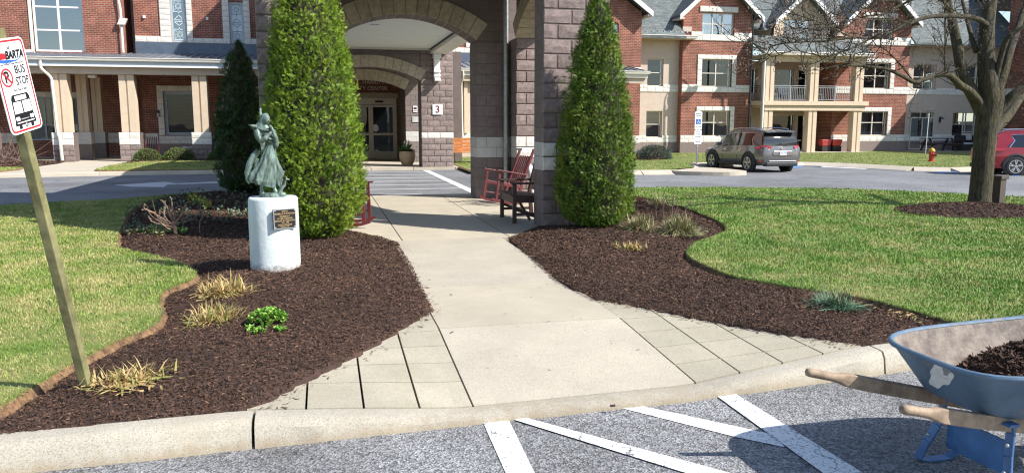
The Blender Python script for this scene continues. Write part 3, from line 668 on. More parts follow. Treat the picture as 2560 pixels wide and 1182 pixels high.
def courses(parent, mat, x0, x1, z0, z1, y, h=.2075, bw=.415, face='-y', smooth=False, gap=.005, matf=None, name='block', off=0):
    """running bond over a rectangle; for face -y x0..x1 is x and y the plane; for face -x x0..x1 is y and y the plane x"""
    n = max(1, round((z1-z0)/h)); hh = (z1-z0)/n; L_ = x1-x0
    for r in range(n):
        m = matf(z0+(r+.5)*hh) if matf else mat
        a = x0; first = bw*(.5 if (r+off) % 2 else 1)
        cuts = [x0]; p = x0+first
        while p < x1-.09: cuts.append(p); p += bw
        cuts.append(x1)
        for c0, c1 in zip(cuts[:-1], cuts[1:]):
            if face == '-y': put_block(parent, m, c0+gap/2, y, z0+r*hh+gap/2, c1-c0-gap, hh-gap, .05, face, smooth, name)
            else: put_block(parent, m, y, c1-gap/2, z0+r*hh+gap/2, c1-c0-gap, hh-gap, .05, face, smooth, name)
def arch_pts(cx, half, zs, rise, n):
    """points of a segmental arch from left to right springing"""
    rad = (half*half+rise*rise)/(2*rise); zc = zs+rise-rad; a = math.asin(half/rad)
    return [(cx+rad*math.sin(-a+2*a*i/n), zc+rad*math.cos(-a+2*a*i/n)) for i in range(n+1)], rad, zc, a
def voussoirs(parent, cx, half, zs, rise, thick, y, dep, mat, n):
    _, rad, zc, a = arch_pts(cx, half, zs, rise, n)
    for i in range(n):
        a0 = -a+2*a*i/n; a1 = -a+2*a*(i+1)/n; g = .004/rad
        mb = MB(); poly = []
        for k in range(4): t = a0+g+(a1-a0-2*g)*k/3; poly.append((cx+rad*math.sin(t), zc+rad*math.cos(t)))
        for k in range(3, -1, -1): t = a0+g+(a1-a0-2*g)*k/3; poly.append((cx+(rad+thick)*math.sin(t), zc+(rad+thick)*math.cos(t)))
        mb.prismY(poly, y, y+dep); mb.build('arch_stone', M[mat], parent, bevel=.008)
def arch_wall(x0, x1, z1, cx, half, zs, rise, y0, y1, name, mat, parent):
    """wall over an arched opening; jambs below the springing are left to the caller"""
    pts, *_ = arch_pts(cx, half, zs, rise, 18); mb = MB()
    poly = [(x0, zs), (x0, z1), (x1, z1), (x1, zs)]+[(x, z) for x, z in pts[::-1]]
    # strips so that no concave polygon is needed
    for (xa, za), (xb, zb) in zip(pts[:-1], pts[1:]): mb.prismY([(xa, za), (xb, zb), (xb, z1), (xa, z1)], y0, y1)
    mb.prismY([(x0, zs), (cx-half, zs), (cx-half, z1), (x0, z1)], y0, y1); mb.prismY([(cx+half, zs), (x1, zs), (x1, z1), (cx+half, z1)], y0, y1)
    return mb.build(name, M[mat], parent)
BANDZ = (.92, 1.335)
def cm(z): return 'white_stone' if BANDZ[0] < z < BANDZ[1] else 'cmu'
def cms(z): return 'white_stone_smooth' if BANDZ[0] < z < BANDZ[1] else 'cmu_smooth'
# ------------------------------------------------------------------ entrance canopy
cc = thing('entrance_canopy', 'brown split-face block entrance canopy with stone arches spanning the drive', 'canopy', (1.62, 13, 0), static=True)
def core(name, mat, *boxes, parent=cc, bevel=0):
    mb = MB()
    for b in boxes: mb.box(*b)
    return mb.build(name, M[mat], parent, bevel=bevel)
# front piers
FZ = 3.735
zc0 = [0, .92, 1.335, FZ]
for x0, x1 in ((3.075, 4.05), (-.81, .165)):
    p = core('pier', 'mortar', (x0+.012, x1-.012, 10.915, 11.42, 0, FZ))
    courses(p, '', x0, x1, 0, FZ-.0, 10.91, matf=cm)
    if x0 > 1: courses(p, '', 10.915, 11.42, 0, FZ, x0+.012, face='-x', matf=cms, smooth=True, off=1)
# front wall over the arch, gable above
arch_wall(-.81, 4.05, 5.6, 1.62, 1.455, FZ, .62, 10.93, 11.40, 'front_wall', 'cmu_wall', cc)
voussoirs(cc, 1.62, 1.455, FZ, .62, .36, 10.90, .50, 'arch_stone', 15)
MB().prismY([(-.81,5.6),(4.05,5.6),(1.62,9.6)], 10.93, 14.4).build('gable', M['brick'], cc)
mb = MB(); mb.prismY([(-1.25,5.35),(1.62,9.75),(4.49,5.35),(4.49,5.55),(1.62,9.95),(-1.25,5.55)], 10.5, 14.6); mb.build('roof', M['shingle'], cc)
mb = MB(); mb.prismY([(-1.25,5.2),(1.62,6.95),(4.49,5.2),(4.49,5.35),(1.62,7.1),(-1.25,5.35)], 14.4, 28.9); mb.build('roof', M['shingle'], cc)
# right and left side walls with their arches (openings between front and rear piers)
def side_wall(x0, x1, inner):
    _n = 14; pts, *_ = arch_pts(13.25, 1.80, 3.16, .62, _n); mb = MB()
    for (ya, za), (yb, zb) in zip(pts[:-1], pts[1:]):
        b = len(mb.v); mb.v += [(x0,ya,za),(x0,yb,zb),(x0,yb,5.5),(x0,ya,5.5),(x1,ya,za),(x1,yb,zb),(x1,yb,5.5),(x1,ya,5.5)]
        mb.f += [tuple(b+i for i in q) for q in ((0,1,2,3),(7,6,5,4),(0,4,5,1),(2,6,7,3),(1,5,6,2),(0,3,7,4))]
    mb.build('side_wall', M['cmu_wall'], cc)
    _, rad, zc, a = arch_pts(13.25, 1.80, 3.16, .62, _n)
    for i in range(_n):
        a0 = -a+2*a*i/_n; a1 = -a+2*a*(i+1)/_n; poly = []
        for k in range(3): t = a0+.002+(a1-a0-.004)*k/2; poly.append((13.25+(rad-.004)*math.sin(t), zc+(rad-.004)*math.cos(t)))
        for k in range(2, -1, -1): t = a0+.002+(a1-a0-.004)*k/2; poly.append((13.25+(rad+.34)*math.sin(t), zc+(rad+.34)*math.cos(t)))
        m2 = MB(); m2.prismY(poly, 0, x1-x0+.05); m2.v = [(x0-.025+v[1], v[0], v[2]) for v in m2.v]; m2.build('arch_stone', M['arch_stone'], cc, bevel=.008)
side_wall(3.70, 4.20, 3.70); side_wall(-.96, -.46, -.46)
# rear cross wall: stubs, jambs, arch
for s in (1, -1):
    fx = lambda x: x if s > 0 else 3.24-x
    a, b = sorted((fx(3.712), fx(4.19)))
    p = core('pier', 'mortar', (a, b, 15.09, 15.62, 0, 3.16))
    if s > 0:
        courses(p, '', 3.70, 4.20, 0, 3.16, 15.08, matf=cm)
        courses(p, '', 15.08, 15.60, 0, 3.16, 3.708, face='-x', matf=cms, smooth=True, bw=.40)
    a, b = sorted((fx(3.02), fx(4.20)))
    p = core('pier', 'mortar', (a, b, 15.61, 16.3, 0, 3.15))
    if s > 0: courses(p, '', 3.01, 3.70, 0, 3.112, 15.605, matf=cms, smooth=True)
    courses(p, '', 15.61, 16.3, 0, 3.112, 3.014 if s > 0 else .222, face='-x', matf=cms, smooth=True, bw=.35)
arch_wall(-.96, 4.20, 5.5, 1.62, 1.40, 3.15, .46, 15.61, 16.28, 'cross_wall', 'cmu_wall', cc)
voussoirs(cc, 1.62, 1.40, 3.15, .46, .38, 15.58, .74, 'arch_stone', 14)
mb = MB(); mb.tube([(3.60,15.52,5.0),(3.60,15.52,.55)], .055, 10); mb.tube([(3.60,15.52,.57),(3.60,15.52,.28)], .06, 10); mb.build('downspout', M['galv'], cc, True)
mb = MB(); mb.tube(spline([(3.86,14.9,.62),(3.86,14.75,.68),(3.88,14.6,.60),(3.9,14.52,.40),(3.9,14.5,.12)], 5), .075, 12); mb.build('drain_elbow', M['pvc'], cc, True)
# ceiling over the drive, side beams
core('ceiling', 'ceiling_paint', (-.5, 3.75, 16.3, 27.98, 4.12, 4.2)); core('ceiling_trim', 'beige_frame', (-.5, 3.74, 27.86, 27.975, 4.06, 4.118))
core('ceiling_vent', 'grey_trim', (1.3, 1.55, 21.5, 21.6, 4.108, 4.118))
core('beam', 'offwhite_paint', (3.755, 4.32, 16.3, 27.98, 3.95, 4.75)); core('beam', 'offwhite_paint', (-1.08, -.505, 16.3, 27.98, 3.95, 4.75))
core('beam_trim', 'black_plastic', (3.735, 3.752, 16.3, 27.9, 4.06, 4.118))
core('roof_deck', 'navy_metal', (-1.08, 4.32, 11.5, 28.2, 5.2, 5.3))
# rear piers, arched wall at the entrance
P3 = {}
for s in (1, -1):
    a, b = (3.41, 4.56) if s > 0 else (-1.32, -.17)
    p = core('pier', 'mortar', (a+.012, b-.012, 28.02, 29.0, -.05, 5.3)); P3[s] = p
    if s > 0: courses(p, '', a, b, -.05, 5.0, 28.01, h=.212, bw=.44, matf=lambda z: 'white_stone' if .9 < z < 1.29 else 'cmu')
arch_wall(-.17, 3.41, 4.4, 1.62, 1.79, 3.02, .46, 28.05, 28.5, 'entrance_wall', 'cmu_wall', cc)
voussoirs(cc, 1.62, 1.79, 3.02, .46, .40, 27.99, .52, 'arch_stone', 14)
# bracket under the beam on the pier
mb = MB(); mb.box(3.83, 4.10, 27.62, 27.99, 3.78, 3.95); mb.prismY([(3.86,3.78),(4.07,3.78),(4.07,3.0),(3.86,3.0)], 27.78, 27.99); mb.box(3.845,4.085,27.70,27.99,3.30,3.38); mb.box(3.845,4.085,27.72,27.99,3.16,3.22); mb.box(3.86,4.07,27.66,27.8,3.0,3.10); mb.build('bracket', M['white_paint'], cc, bevel=.015)
# vestibule sides, second arch, door wall
core('vestibule_wall', 'mortar', (3.26, 5.55, 31.93, 32.3, -.02, 4.4)); vw = cc.children[-1] if False else core('vestibule_wall', 'cmu_wall', (3.255, 3.6, 32.31, 35.3, -.02, 4.4))
courses(vw, '', 3.25, 4.60, -.02, 4.1, 31.92, h=.206, matf=lambda z: 'white_stone_smooth' if .9 < z < 1.30 else 'cmu_smooth', smooth=True)
core('vestibule_wall', 'cmu_wall', (-.66, -.18, 28.5, 35.3, -.02, 4.4)); core('vestibule_ceiling', 'ceiling_paint', (-.18, 4.6, 28.5, 35.3, 4.01, 4.1))
arch_wall(-.18, 3.25, 4.0, 1.62, 1.62, 2.86, .38, 31.95, 32.2, 'inner_wall', 'cmu_wall', cc)
voussoirs(cc, 1.62, 1.62, 2.86, .38, .42, 31.86, .36, 'arch_stone', 12)
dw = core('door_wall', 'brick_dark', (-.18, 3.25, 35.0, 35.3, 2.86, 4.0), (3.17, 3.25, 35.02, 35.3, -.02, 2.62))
core('lintel', 'arch_stone', (-.12, 3.24, 34.93, 35.02, 2.62, 2.86), bevel=.01)
TX = [('ROBERT E. HARRITY', 2.02, 3.30), ('COMMUNITY CENTER', 2.02, 3.04)]
for s_, x, z in TX: _o = text(s_, 'lettering', M['white_stone'], .235, Matrix.Translation((1.62, 34.985, z)) @ FACE, cc, .012, sx=1.0); _o['kind'] = 'stuff'
# sliding doors
d = core('door_frame', 'beige_frame', (-.05, 3.17, 34.98, 35.1, 2.36, 2.62), (3.10, 3.17, 34.97, 35.1, -.02, 2.36), (-.05, .02, 34.97, 35.1, -.02, 2.36))
core('door_sensor', 'black_plastic', (2.25, 2.6, 34.94, 34.98, 2.44, 2.52))
for x0, x1 in ((.02, 1.0), (1.0, 2.05), (2.05, 3.10)):
    st = .10; q = core('door', 'beige_frame', (x0, x0+st, 35.0, 35.06, 0, 2.34), (x1-st, x1, 35.0, 35.06, 0, 2.34), (x0, x1, 35.002, 35.058, 2.24, 2.34), (x0+st, x1-st, 35.002, 35.058, 0, .32), (x0+st, x1-st, 35.002, 35.058, 1.02, 1.12))
    core('pane', 'glass_dark', (x0+st, x1-st, 35.02, 35.03, 1.12, 2.24), parent=q); core('pane', 'glass_dark', (x0+st, x1-st, 35.02, 35.03, .32, 1.02), parent=q)
mb = MB(); mb.prismY([(2.25+.13*math.cos(R(a)), 1.32+.16*math.sin(R(a))*(1.1 if a < 180 else .9)) for a in range(0, 360, 24)], 35.012, 35.018); mb.build('door_sticker', M['sign_white'], cc)
core('lobby_dark', 'room_dark', (-.1, 3.3, 36.6, 36.7, 0, 2.8), (-.1, 3.3, 35.3, 36.6, 2.7, 2.8), (-.1, 3.3, 35.3, 36.6, -.03, -.01))
# plates on the vestibule wall and the house number
def plate(name, mat, x, y, z, w, h, label, parent=None, face='-x'):
    mb = MB(); mb.box(-.012, 0, -w/2, w/2, -h/2, h/2) if face == '-x' else mb.box(-w/2, w/2, -.012, 0, -h/2, h/2)
    o = mb.build(name, M[mat], None, bevel=.004); o.location = (x, y, z); return o
o = plate('notice_plate', 'sign_white', PY(1038,273,31.9)[0], 31.90, PY(1038,273,31.9)[1], .17, .25, '', face='-y'); tag(o, 'white notice plate with a dark pictogram on the wall beside the doors', 'sign')
for dz, hh, ww, mt in ((.03,.07,.12,'sign_black'),(-.06,.02,.13,'sign_red')):
    mb = MB(); mb.box(-ww/2,ww/2,-.016,-.0122,dz-hh/2,dz+hh/2); mb.build('pictogram', M[mt], o)
o = plate('notice_plate', 'cushion', PY(1039,299,31.9)[0], 31.90, PY(1039,299,31.9)[1], .27, .22, '', face='-y'); tag(o, 'plain grey plate on the wall under the white notice', 'sign')
o = plate('number_plate', 'sign_white', 3.99, 27.975, 2.02, .36, .36, '', face='-y'); tag(o, 'white square plate with a maroon number 3 on the entrance pier', 'sign')
text('3', 'numeral', M['maroon_text'], .36, Matrix.Translation((0, -.016, -.005)) @ FACE, o, .002, bold=.004)
# ------------------------------------------------------------------ buildings: helpers
def wall(parent, mat, x0, x1, z0, z1, y, openings=(), th=.30, name='wall', axis='x'):
    """wall in the x-z plane with its face at y (looking to -y) and rectangular openings with reveals"""
    mb = MB(); xs_ = sorted({x0, x1}|{min(max(v, x0), x1) for o in openings for v in o[:2]}); zs_ = sorted({z0, z1}|{min(max(v, z0), z1) for o in openings for v in o[2:]})
    for j in range(len(zs_)-1):
        run = None
        for i in range(len(xs_)-1):
            cx = (xs_[i]+xs_[i+1])/2; cz = (zs_[j]+zs_[j+1])/2
            solid = not any(o[0] < cx < o[1] and o[2] < cz < o[3] for o in openings)
            if solid: run = (run[0], xs_[i+1]) if run else (xs_[i], xs_[i+1])
            if run and (not solid or i == len(xs_)-2):
                mb.quad((run[0],y,zs_[j]),(run[1],y,zs_[j]),(run[1],y,zs_[j+1]),(run[0],y,zs_[j+1])); run = None
    for a, b, c, d in openings:
        a, b, c, d = max(a,x0), min(b,x1), max(c,z0), min(d,z1); t = y+th
        mb.quad((a,y,c),(a,t,c),(a,t,d),(a,y,d)); mb.quad((b,y,c),(b,y,d),(b,t,d),(b,t,c)); mb.quad((a,y,c),(b,y,c),(b,t,c),(a,t,c)); mb.quad((a,y,d),(a,t,d),(b,t,d),(b,y,d))
    for x in (x0, x1): mb.quad((x,y,z0),(x,y+th,z0),(x,y+th,z1),(x,y,z1))
    mb.quad((x0,y,z1),(x1,y,z1),(x1,y+th,z1),(x0,y+th,z1))
    if axis == 'x': return mb.build(name, M[mat], parent)
    mb.v = [(v[1], v[0], v[2]) for v in mb.v]; return mb.build(name, M[mat], parent)
def window(parent, x0, x1, z0, z1, y, cols=2, rows=2, fm='beige_frame', glass='glass', back='blind', fw=.055, split=None, name='window', axis='x', backmat=None, drop=1.0):
    def mk(mb, nm, mt, par):
        if axis != 'x': mb.v = [(v[1], v[0], v[2]) for v in mb.v]
        return mb.build(nm, M[mt], par)
    mb = MB(); mb.box(x0,x1,y,y+.07,z0,z0+fw); mb.box(x0,x1,y,y+.07,z1-fw,z1); mb.box(x0,x0+fw,y+.002,y+.068,z0+fw,z1-fw); mb.box(x1-fw,x1,y+.002,y+.068,z0+fw,z1-fw)
    cw = (x1-x0-2*fw)/cols
    for i in range(1, cols): c = x0+fw+cw*i; mb.box(c-fw*.5,c+fw*.5,y+.003,y+.067,z0+fw,z1-fw)
    sp = split if split is not None else [k/rows for k in range(1, rows)]
    for f in sp:
        z = z0+fw+(z1-z0-2*fw)*f; mb.box(x0+fw,x1-fw,y+.01,y+.06,z-fw*.4,z+fw*.4)
    w_ = mk(mb, name, fm, parent)
    zz = [z0+fw]+[z0+fw+(z1-z0-2*fw)*f for f in sp]+[z1-fw]
    for i in range(cols):
        for j in range(len(zz)-1):
            tl = rnd.uniform(-.004, .004); m2 = MB(); a, b = x0+fw+cw*i, x0+fw+cw*(i+1)
            m2.quad((a,y+.035+tl,zz[j]),(b,y+.035-tl,zz[j]),(b,y+.035-tl,zz[j+1]),(a,y+.035+tl,zz[j+1])); mk(m2, 'pane', glass, w_)
    if back == 'blind':
        m2 = MB(); z = z1-fw; zb = z1-(z1-z0)*drop
        while z > zb: m2.quad((x0+.03,y+.13,z),(x1-.03,y+.13,z),(x1-.03,y+.16,z-.045),(x0+.03,y+.16,z-.045)); z -= .06
        o = mk(m2, 'blind', backmat or 'blind', w_); o['kind'] = 'stuff'
    elif back == 'curtain':
        for a, b in ((x0+.03, x0+(x1-x0)*.42), (x1-(x1-x0)*.40, x1-.03)):
            m2 = MB(); n = 14; r0 = []; r1 = []
            for k in range(n+1): x = a+(b-a)*k/n; r0.append((x,y+.16+.03*math.sin(k*1.9),z0+.02)); r1.append((x,y+.16+.03*math.sin(k*1.9),z1-.02))
            m2.loft([r0, r1], False, False); mk(m2, 'curtain', backmat or 'curtain', w_)
    m2 = MB(); m2.quad((x0,y+.32,z0),(x1,y+.32,z0),(x1,y+.32,z1),(x0,y+.32,z1)); mk(m2, 'dark_backing', 'room_dark', w_)  # flat dark sheet in place of the unlit room
    return w_
def stones(parent, x0, x1, z0, z1, y, h=.2, bw=.45, mat='white_stone', off=0): courses(parent, mat, x0, x1, z0, z1, y, h, bw, name='stone_block', gap=.006, off=off)
def backing(parent, x0, x1, z0, z1, y): MB().box(x0,x1,y+.004,y+.05,z0,z1).build('stone_bed', M['light_mortar'], parent)
def sband(parent, x0, x1, z0, z1, y, rows=2, mat='white_stone', bw=.45):
    backing(parent, x0, x1, z0, z1, y+.0); stones(parent, x0, x1, z0, z1, y, (z1-z0)/rows, bw, mat)
def surround(parent, x0, x1, z0, z1, y, t, tt):
    """stone frame round an opening x0..x1,z0..z1 : jamb width t, head height tt"""
    backing(parent, x0-t, x0, z0, z1, y); backing(parent, x1, x1+t, z0, z1, y); backing(parent, x0-t, x1+t, z1, z1+tt, y)
    stones(parent, x0-t, x0, z0, z1, y, .28, 2); stones(parent, x1, x1+t, z0, z1, y, .28, 2); stones(parent, x0-t, x1+t, z1, z1+tt, y, tt, .45)
def pbox(parent, name, mat, *bs, bevel=0):
    mb = MB()
    for b in bs: mb.box(*b)
    return mb.build(name, M[mat], parent, bevel=bevel)
def lantern(x, y, z, label, s=1.0, lit='cushion', group=None):
    t = thing('wall_lantern', label, 'lantern', (x, y, z), group=group)
    MB().box(-.05*s,.05*s,-.03,0,-.11*s,.11*s).build('back_plate', M['black_metal'], t)
    mb = MB(); mb.tube([(0,-.02,.06*s),(0,-.10*s,.12*s),(0,-.14*s,.05*s)], .014*s, 6); mb.build('arm', M['black_metal'], t)
    mb = MB(); mb.lathe([(.001,.09*s),(.075*s,.03*s),(.08*s,.02*s)], 8, (0,-.14*s,0)); mb.build('cap', M['black_metal'], t)
    mb = MB(); mb.lathe([(.06*s,.02*s),(.045*s,-.14*s),(.001,-.15*s)], 8, (0,-.14*s,0)); mb.build('lamp_glass', M[lit], t); return t
def downspout(parent, pts, r=.05, mat='gutter'):
    mb = MB(); mb.tube(spline([Vector(p) for p in pts], 5), r, 8); return mb.build('downspout', M[mat], parent, True)
def gutter(parent, x0, x1, y, z, h=.14, d=.13, mat='gutter'):
    mb = MB(); mb.loft([[(x,y+d,z),(x,y,z),(x,y-.012,z-.02),(x,y+.012,z-.05),(x,y+.03,z-h),(x,y+d,z-h)] for x in (x0, x1)]); return mb.build('gutter', M[mat], parent)

# ------------------------------------------------------------------ community building (left wing, entrance hall, right porch)
cb = thing('community_building', 'red brick building with a long colonnaded porch and grey metal porch roof', 'building', (-6, 37, 0), static=True)
# upper left block with the tall window
ux0, ux1 = -11.72, -9.78
wall(cb, 'brick', -19, -8.42, 4.2, 10, 37.5, [(ux0, ux1, 4.55, 8.2)])
MB().box(-8.7,-8.42,37.802,40.2,4.2,10).build('wall', M['brick'], cb)
window(cb, ux0, ux1, 4.55, 8.2, 37.62, 2, 4, 'white_paint', 'glass_bright', 'blind', .085, [.235, .51, .76], backmat='blind_dim')
sband(cb, -12.6, ux0, 4.42, 4.62, 37.47, 1); pbox(cb, 'jamb_trim', 'offwhite_paint', (ux0-.12, ux0, 37.46, 37.6, 4.55, 8.2))
# recess with downspout and hopper
wall(cb, 'stucco', -8.42, -7.98, 4.2, 10, 40.1)
downspout(cb, [(-8.30,37.55,7.4),(-8.34,37.42,6.9),(-8.28,37.42,6.3),(-8.28,37.42,5.4),(-8.28,37.42,4.55)], .06)
mb = MB(); mb.prismY([(-8.42,5.72),(-8.12,5.72),(-8.0,5.98),(-8.3,6.0)], 37.3, 37.45); mb.build('hopper', M['offwhite_paint'], cb)
# chapel bay
ch1, ch2 = (-6.47, -5.80), (-3.98, -3.36)
wall(cb, 'brick', -7.98, -2.2, 4.6, 10, 38.5, [(ch1[0], ch1[1], 5.14, 9.0), (ch2[0], ch2[1], 5.16, 7.0)])
MB().box(-7.98,-7.8,38.802,40.2,4.6,10).build('wall', M['brick'], cb)
sband(cb, -7.98, -6.92, 5.13, 5.39, 38.46, 1); sband(cb, -6.92, ch1[0], 5.13, 8.5, 38.45, 14, bw=2); sband(cb, ch1[1], -5.56, 5.13, 8.5, 38.45, 14, bw=2)
sband(cb, -5.56, -4.27, 5.13, 5.35, 38.46, 1); sband(cb, -4.27, ch2[0], 5.13, 8.5, 38.45, 14, bw=2); sband(cb, ch2[1], -3.08, 5.13, 8.5, 38.45, 14, bw=2); sband(cb, -3.08, -2.2, 5.13, 5.38, 38.46, 1)
def stained(x0, x1, z0, z1, y, gm, pm):
    f = pbox(cb, 'stained_window', 'grey_trim', (x0,x0+.09,y,y+.08,z0,z1), (x1-.09,x1,y,y+.08,z0,z1), (x0,x1,y+.002,y+.078,z0,z0+.08), (x0,x1,y+.002,y+.078,z1-.1,z1))
    a, b, c, d = x0+.09, x1-.09, z0+.08, z1-.1; w_ = b-a; m2 = MB(); m2.quad((a,y+.05,c),(b,y+.05,c),(b,y+.05,d),(a,y+.05,d)); m2.build('pane', M[gm], f)
    lines = MB(); yy = y+.04; cx = (a+b)/2
    def ln(p, q, t=.018): lines.bar((p[0],yy,p[1]), (q[0],yy,q[1]), t, .012, (0,1,0))
    def rose(zc, r):
        for k in range(8): t = k*math.pi/4; ln((cx+.22*r*math.cos(t), zc+.22*r*math.sin(t)), (cx+r*math.cos(t)*(1.2 if k % 2 else 1), zc+r*math.sin(t)*(1.2 if k % 2 else 1)))
        for k in range(12): t = k*math.pi/6; ln((cx+.6*r*math.cos(t), zc+.6*r*math.sin(t)), (cx+.6*r*math.cos(t+math.pi/6), zc+.6*r*math.sin(t+math.pi/6)))
        for zz in (zc-r*1.1, zc+r*1.1): ln((a+.02, zz), (b-.02, zz), .03)
        for xx in (cx-r, cx+r): ln((xx, zc-r), (xx, zc+r))
    zt = min(d, 7.0); rose(c+w_*.55, w_*.42); rose(zt-w_*.55, w_*.42); zm = (c+zt)/2; r = w_*.42
    for p, q in (((cx-r,zm+.02),(cx,zm+r*1.1)),((cx,zm+r*1.1),(cx+r,zm+.02)),((cx-r,zm+.02),(cx+r,zm+.02)),((cx-r,zm-.05),(cx,zm-r*1.1)),((cx,zm-r*1.1),(cx+r,zm-.05)),((cx-r,zm-.05),(cx+r,zm-.05))): ln(p, q, .03)
    ln((cx, zm+r*1.5), (cx, zm+r*2.3), .035); ln((cx, zm-r*1.5), (cx, zm-r*2.3), .035)
    o = lines.build('leading', M[pm], f); o['kind'] = 'stuff'
    m2 = MB(); m2.quad((x0,y+.3,z0),(x1,y+.3,z0),(x1,y+.3,z1),(x0,y+.3,z1)); m2.build('dark_backing', M['room_dark'], f)
simple('frost', (.62,.72,.76), .3, .06, 3); simple('lead', (.33,.38,.44), .5, .1, 8)
stained(ch1[0], ch1[1], 5.15, 8.4, 38.56, 'glass_bright', 'frost'); stained(ch2[0], ch2[1], 5.17, 7.0, 38.56, 'frost', 'lead')
for x in (-7.55, -4.92): MB().box(x-.05,x+.05,38.42,38.5,6.15,6.28).build('wall_box', M['white_paint'], cb)
pbox(cb, 'flashing', 'navy_metal', (-7.98, -2.2, 38.40, 38.52, 4.55, 5.125))
# porch roof
def shed(x0, x1, ye, ze, yr, zr, rib=.36):
    mb = MB(); mb.loft([[(x,ye,ze),(x,yr,zr),(x,yr,zr-.05),(x,ye,ze-.05)] for x in (x0, x1)]); r = mb.build('porch_roof', M['roof_metal'], cb)
    n = int((x1-x0)/rib)
    for i in range(n+1):
        x = x0+.05+i*rib; m2 = MB(); m2.bar((x,ye-.01,ze+.018),(x,yr,zr+.018), .022, .036); m2.build('seam', M['roof_metal'], r)
shed(-19, -2.0, 34.95, 4.17, 38.5, 4.62)
gutter(cb, -19, -2.0, 34.85, 4.15, .13)
pbox(cb, 'fascia', 'grey_trim', (-19,-2.0,34.98,35.06,3.84,4.06)); pbox(cb, 'fascia_drip', 'white_paint', (-19,-2.0,34.94,34.99,3.79,3.85))
pbox(cb, 'porch_beam', 'stucco', (-19,-2.0,35.2,35.7,3.52,3.80)); pbox(cb, 'porch_soffit', 'stucco', (-19,-2.0,35.0,41,3.80,3.83))
pbox(cb, 'porch_lamp', 'white_paint', (-9.36,-9.06,35.9,36.2,3.40,3.52), bevel=.03)
def porch_column(x, y, h=3.52, s=1.0):
    t = pbox(cb, 'column', 'stucco_trim', (x-.29,x-.035,y-.26,y+.26,1.17,h), (x+.035,x+.29,y-.262,y+.258,1.17,h), (x-.04,x+.04,y-.21,y+.21,1.17,h))
    b = MB().box(x-.38,x+.38,y-.36,y+.36,0,1.16).build('base', M['mortar'], t)
    courses(t, '', x-.39, x+.39, 0, .66, y-.37, h=.22, bw=.8 if s > 1 else .4, matf=lambda z: 'cmu', name='stone_block'); courses(t, 'white_stone', x-.40, x+.40, .66, 1.17, y-.38, h=.255, bw=.8, name='stone_block')
    return t
for x in (-13.1, -10.26, -7.77, -4.97): porch_column(x, 35.55)
for x, y in ((-9.98, 37.4), (-9.9, 39.3)):
    t = pbox(cb, 'column', 'stucco_trim', (x-.2,x-.03,y-.2,y+.2,1.17,3.6), (x+.03,x+.2,y-.202,y+.198,1.17,3.6), (x-.04,x+.04,y-.17,y+.17,1.17,3.6))
    pbox(t, 'base', 'white_stone_smooth', (x-.27,x+.27,y-.27,y+.27,.66,1.168)); pbox(t, 'base', 'cmu_smooth', (x-.265,x+.265,y-.265,y+.265,0,.658))
downspout(cb, [(-10.75,34.95,4.02),(-10.76,34.95,3.7),(-10.50,35.12,3.35),(-10.46,35.12,2.9),(-10.40,35.12,1.2),(-10.33,35.05,.95),(-10.30,35.05,.05)], .062)
# porch back walls
lw = [PY(95,225,41)[0], PY(228,225,41)[0]]
wall(cb, 'brick', -19, -7.8, 0, 4.2, 41.0, [(-13.6, -10.85, .75, 2.75)])
window(cb, -13.6, -10.85, .75, 2.75, 41.1, 3, 2, 'grey_trim', 'glass', 'curtain', .07, [.35]); surround(cb, -13.6, -10.85, .75, 2.75, 40.96, .22, .25)
sband(cb, -19, -13.82, .62, 1.1, 40.96, 2); sband(cb, -10.63, -7.8, .62, 1.1, 40.96, 2)
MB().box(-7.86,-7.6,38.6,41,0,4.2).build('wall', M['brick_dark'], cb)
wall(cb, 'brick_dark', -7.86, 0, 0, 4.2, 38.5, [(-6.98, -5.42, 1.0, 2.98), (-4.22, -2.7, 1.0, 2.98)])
for a, b in ((-6.98, -5.42), (-4.22, -2.7)):
    window(cb, a, b, 1.0, 2.98, 38.62, 1, 1, 'grey_trim', 'glass_dark', 'blind', .13, []); surround(cb, a, b, 1.0, 2.98, 38.46, .26, .25)
sband(cb, -7.86, -7.24, .62, 1.1, 38.46, 2); sband(cb, -7.24, -2.0, .62, .98, 38.455, 2)
pbox(cb, 'plinth', 'cmu', (-7.88,0,38.44,38.5,0,.62)); pbox(cb, 'roof_mass', 'shingle', (-19,20,40.2,48,9.0,9.2))
# tall entrance hall behind the canopy
pbox(cb, 'hall_wall', 'brick', (-1.4, -1.1, 33.0, 40, 4.3, 8.2), (4.3, 4.56, 33.0, 38.4, 4.45, 8.2), (-1.1, 4.3, 33.0, 33.3, 4.45, 8.2)); MB().prismY([(-1.4,8.2),(4.56,8.2),(1.58,13.0)], 33.0, 40).build('hall_gable', M['brick'], cb)
mb = MB(); mb.prismY([(-1.8,7.6),(1.58,13.2),(4.96,7.6),(4.96,7.8),(1.58,13.4),(-1.8,7.8)], 32.9, 41); mb.build('hall_roof', M['shingle'], cb)
mb = MB(); mb.prismY([(-1.5,4.6),(1.58,7.9),(4.66,4.6),(4.66,4.8),(1.58,8.1),(-1.5,4.8)], 28.95, 32.95); mb.build('hall_roof', M['shingle'], cb)
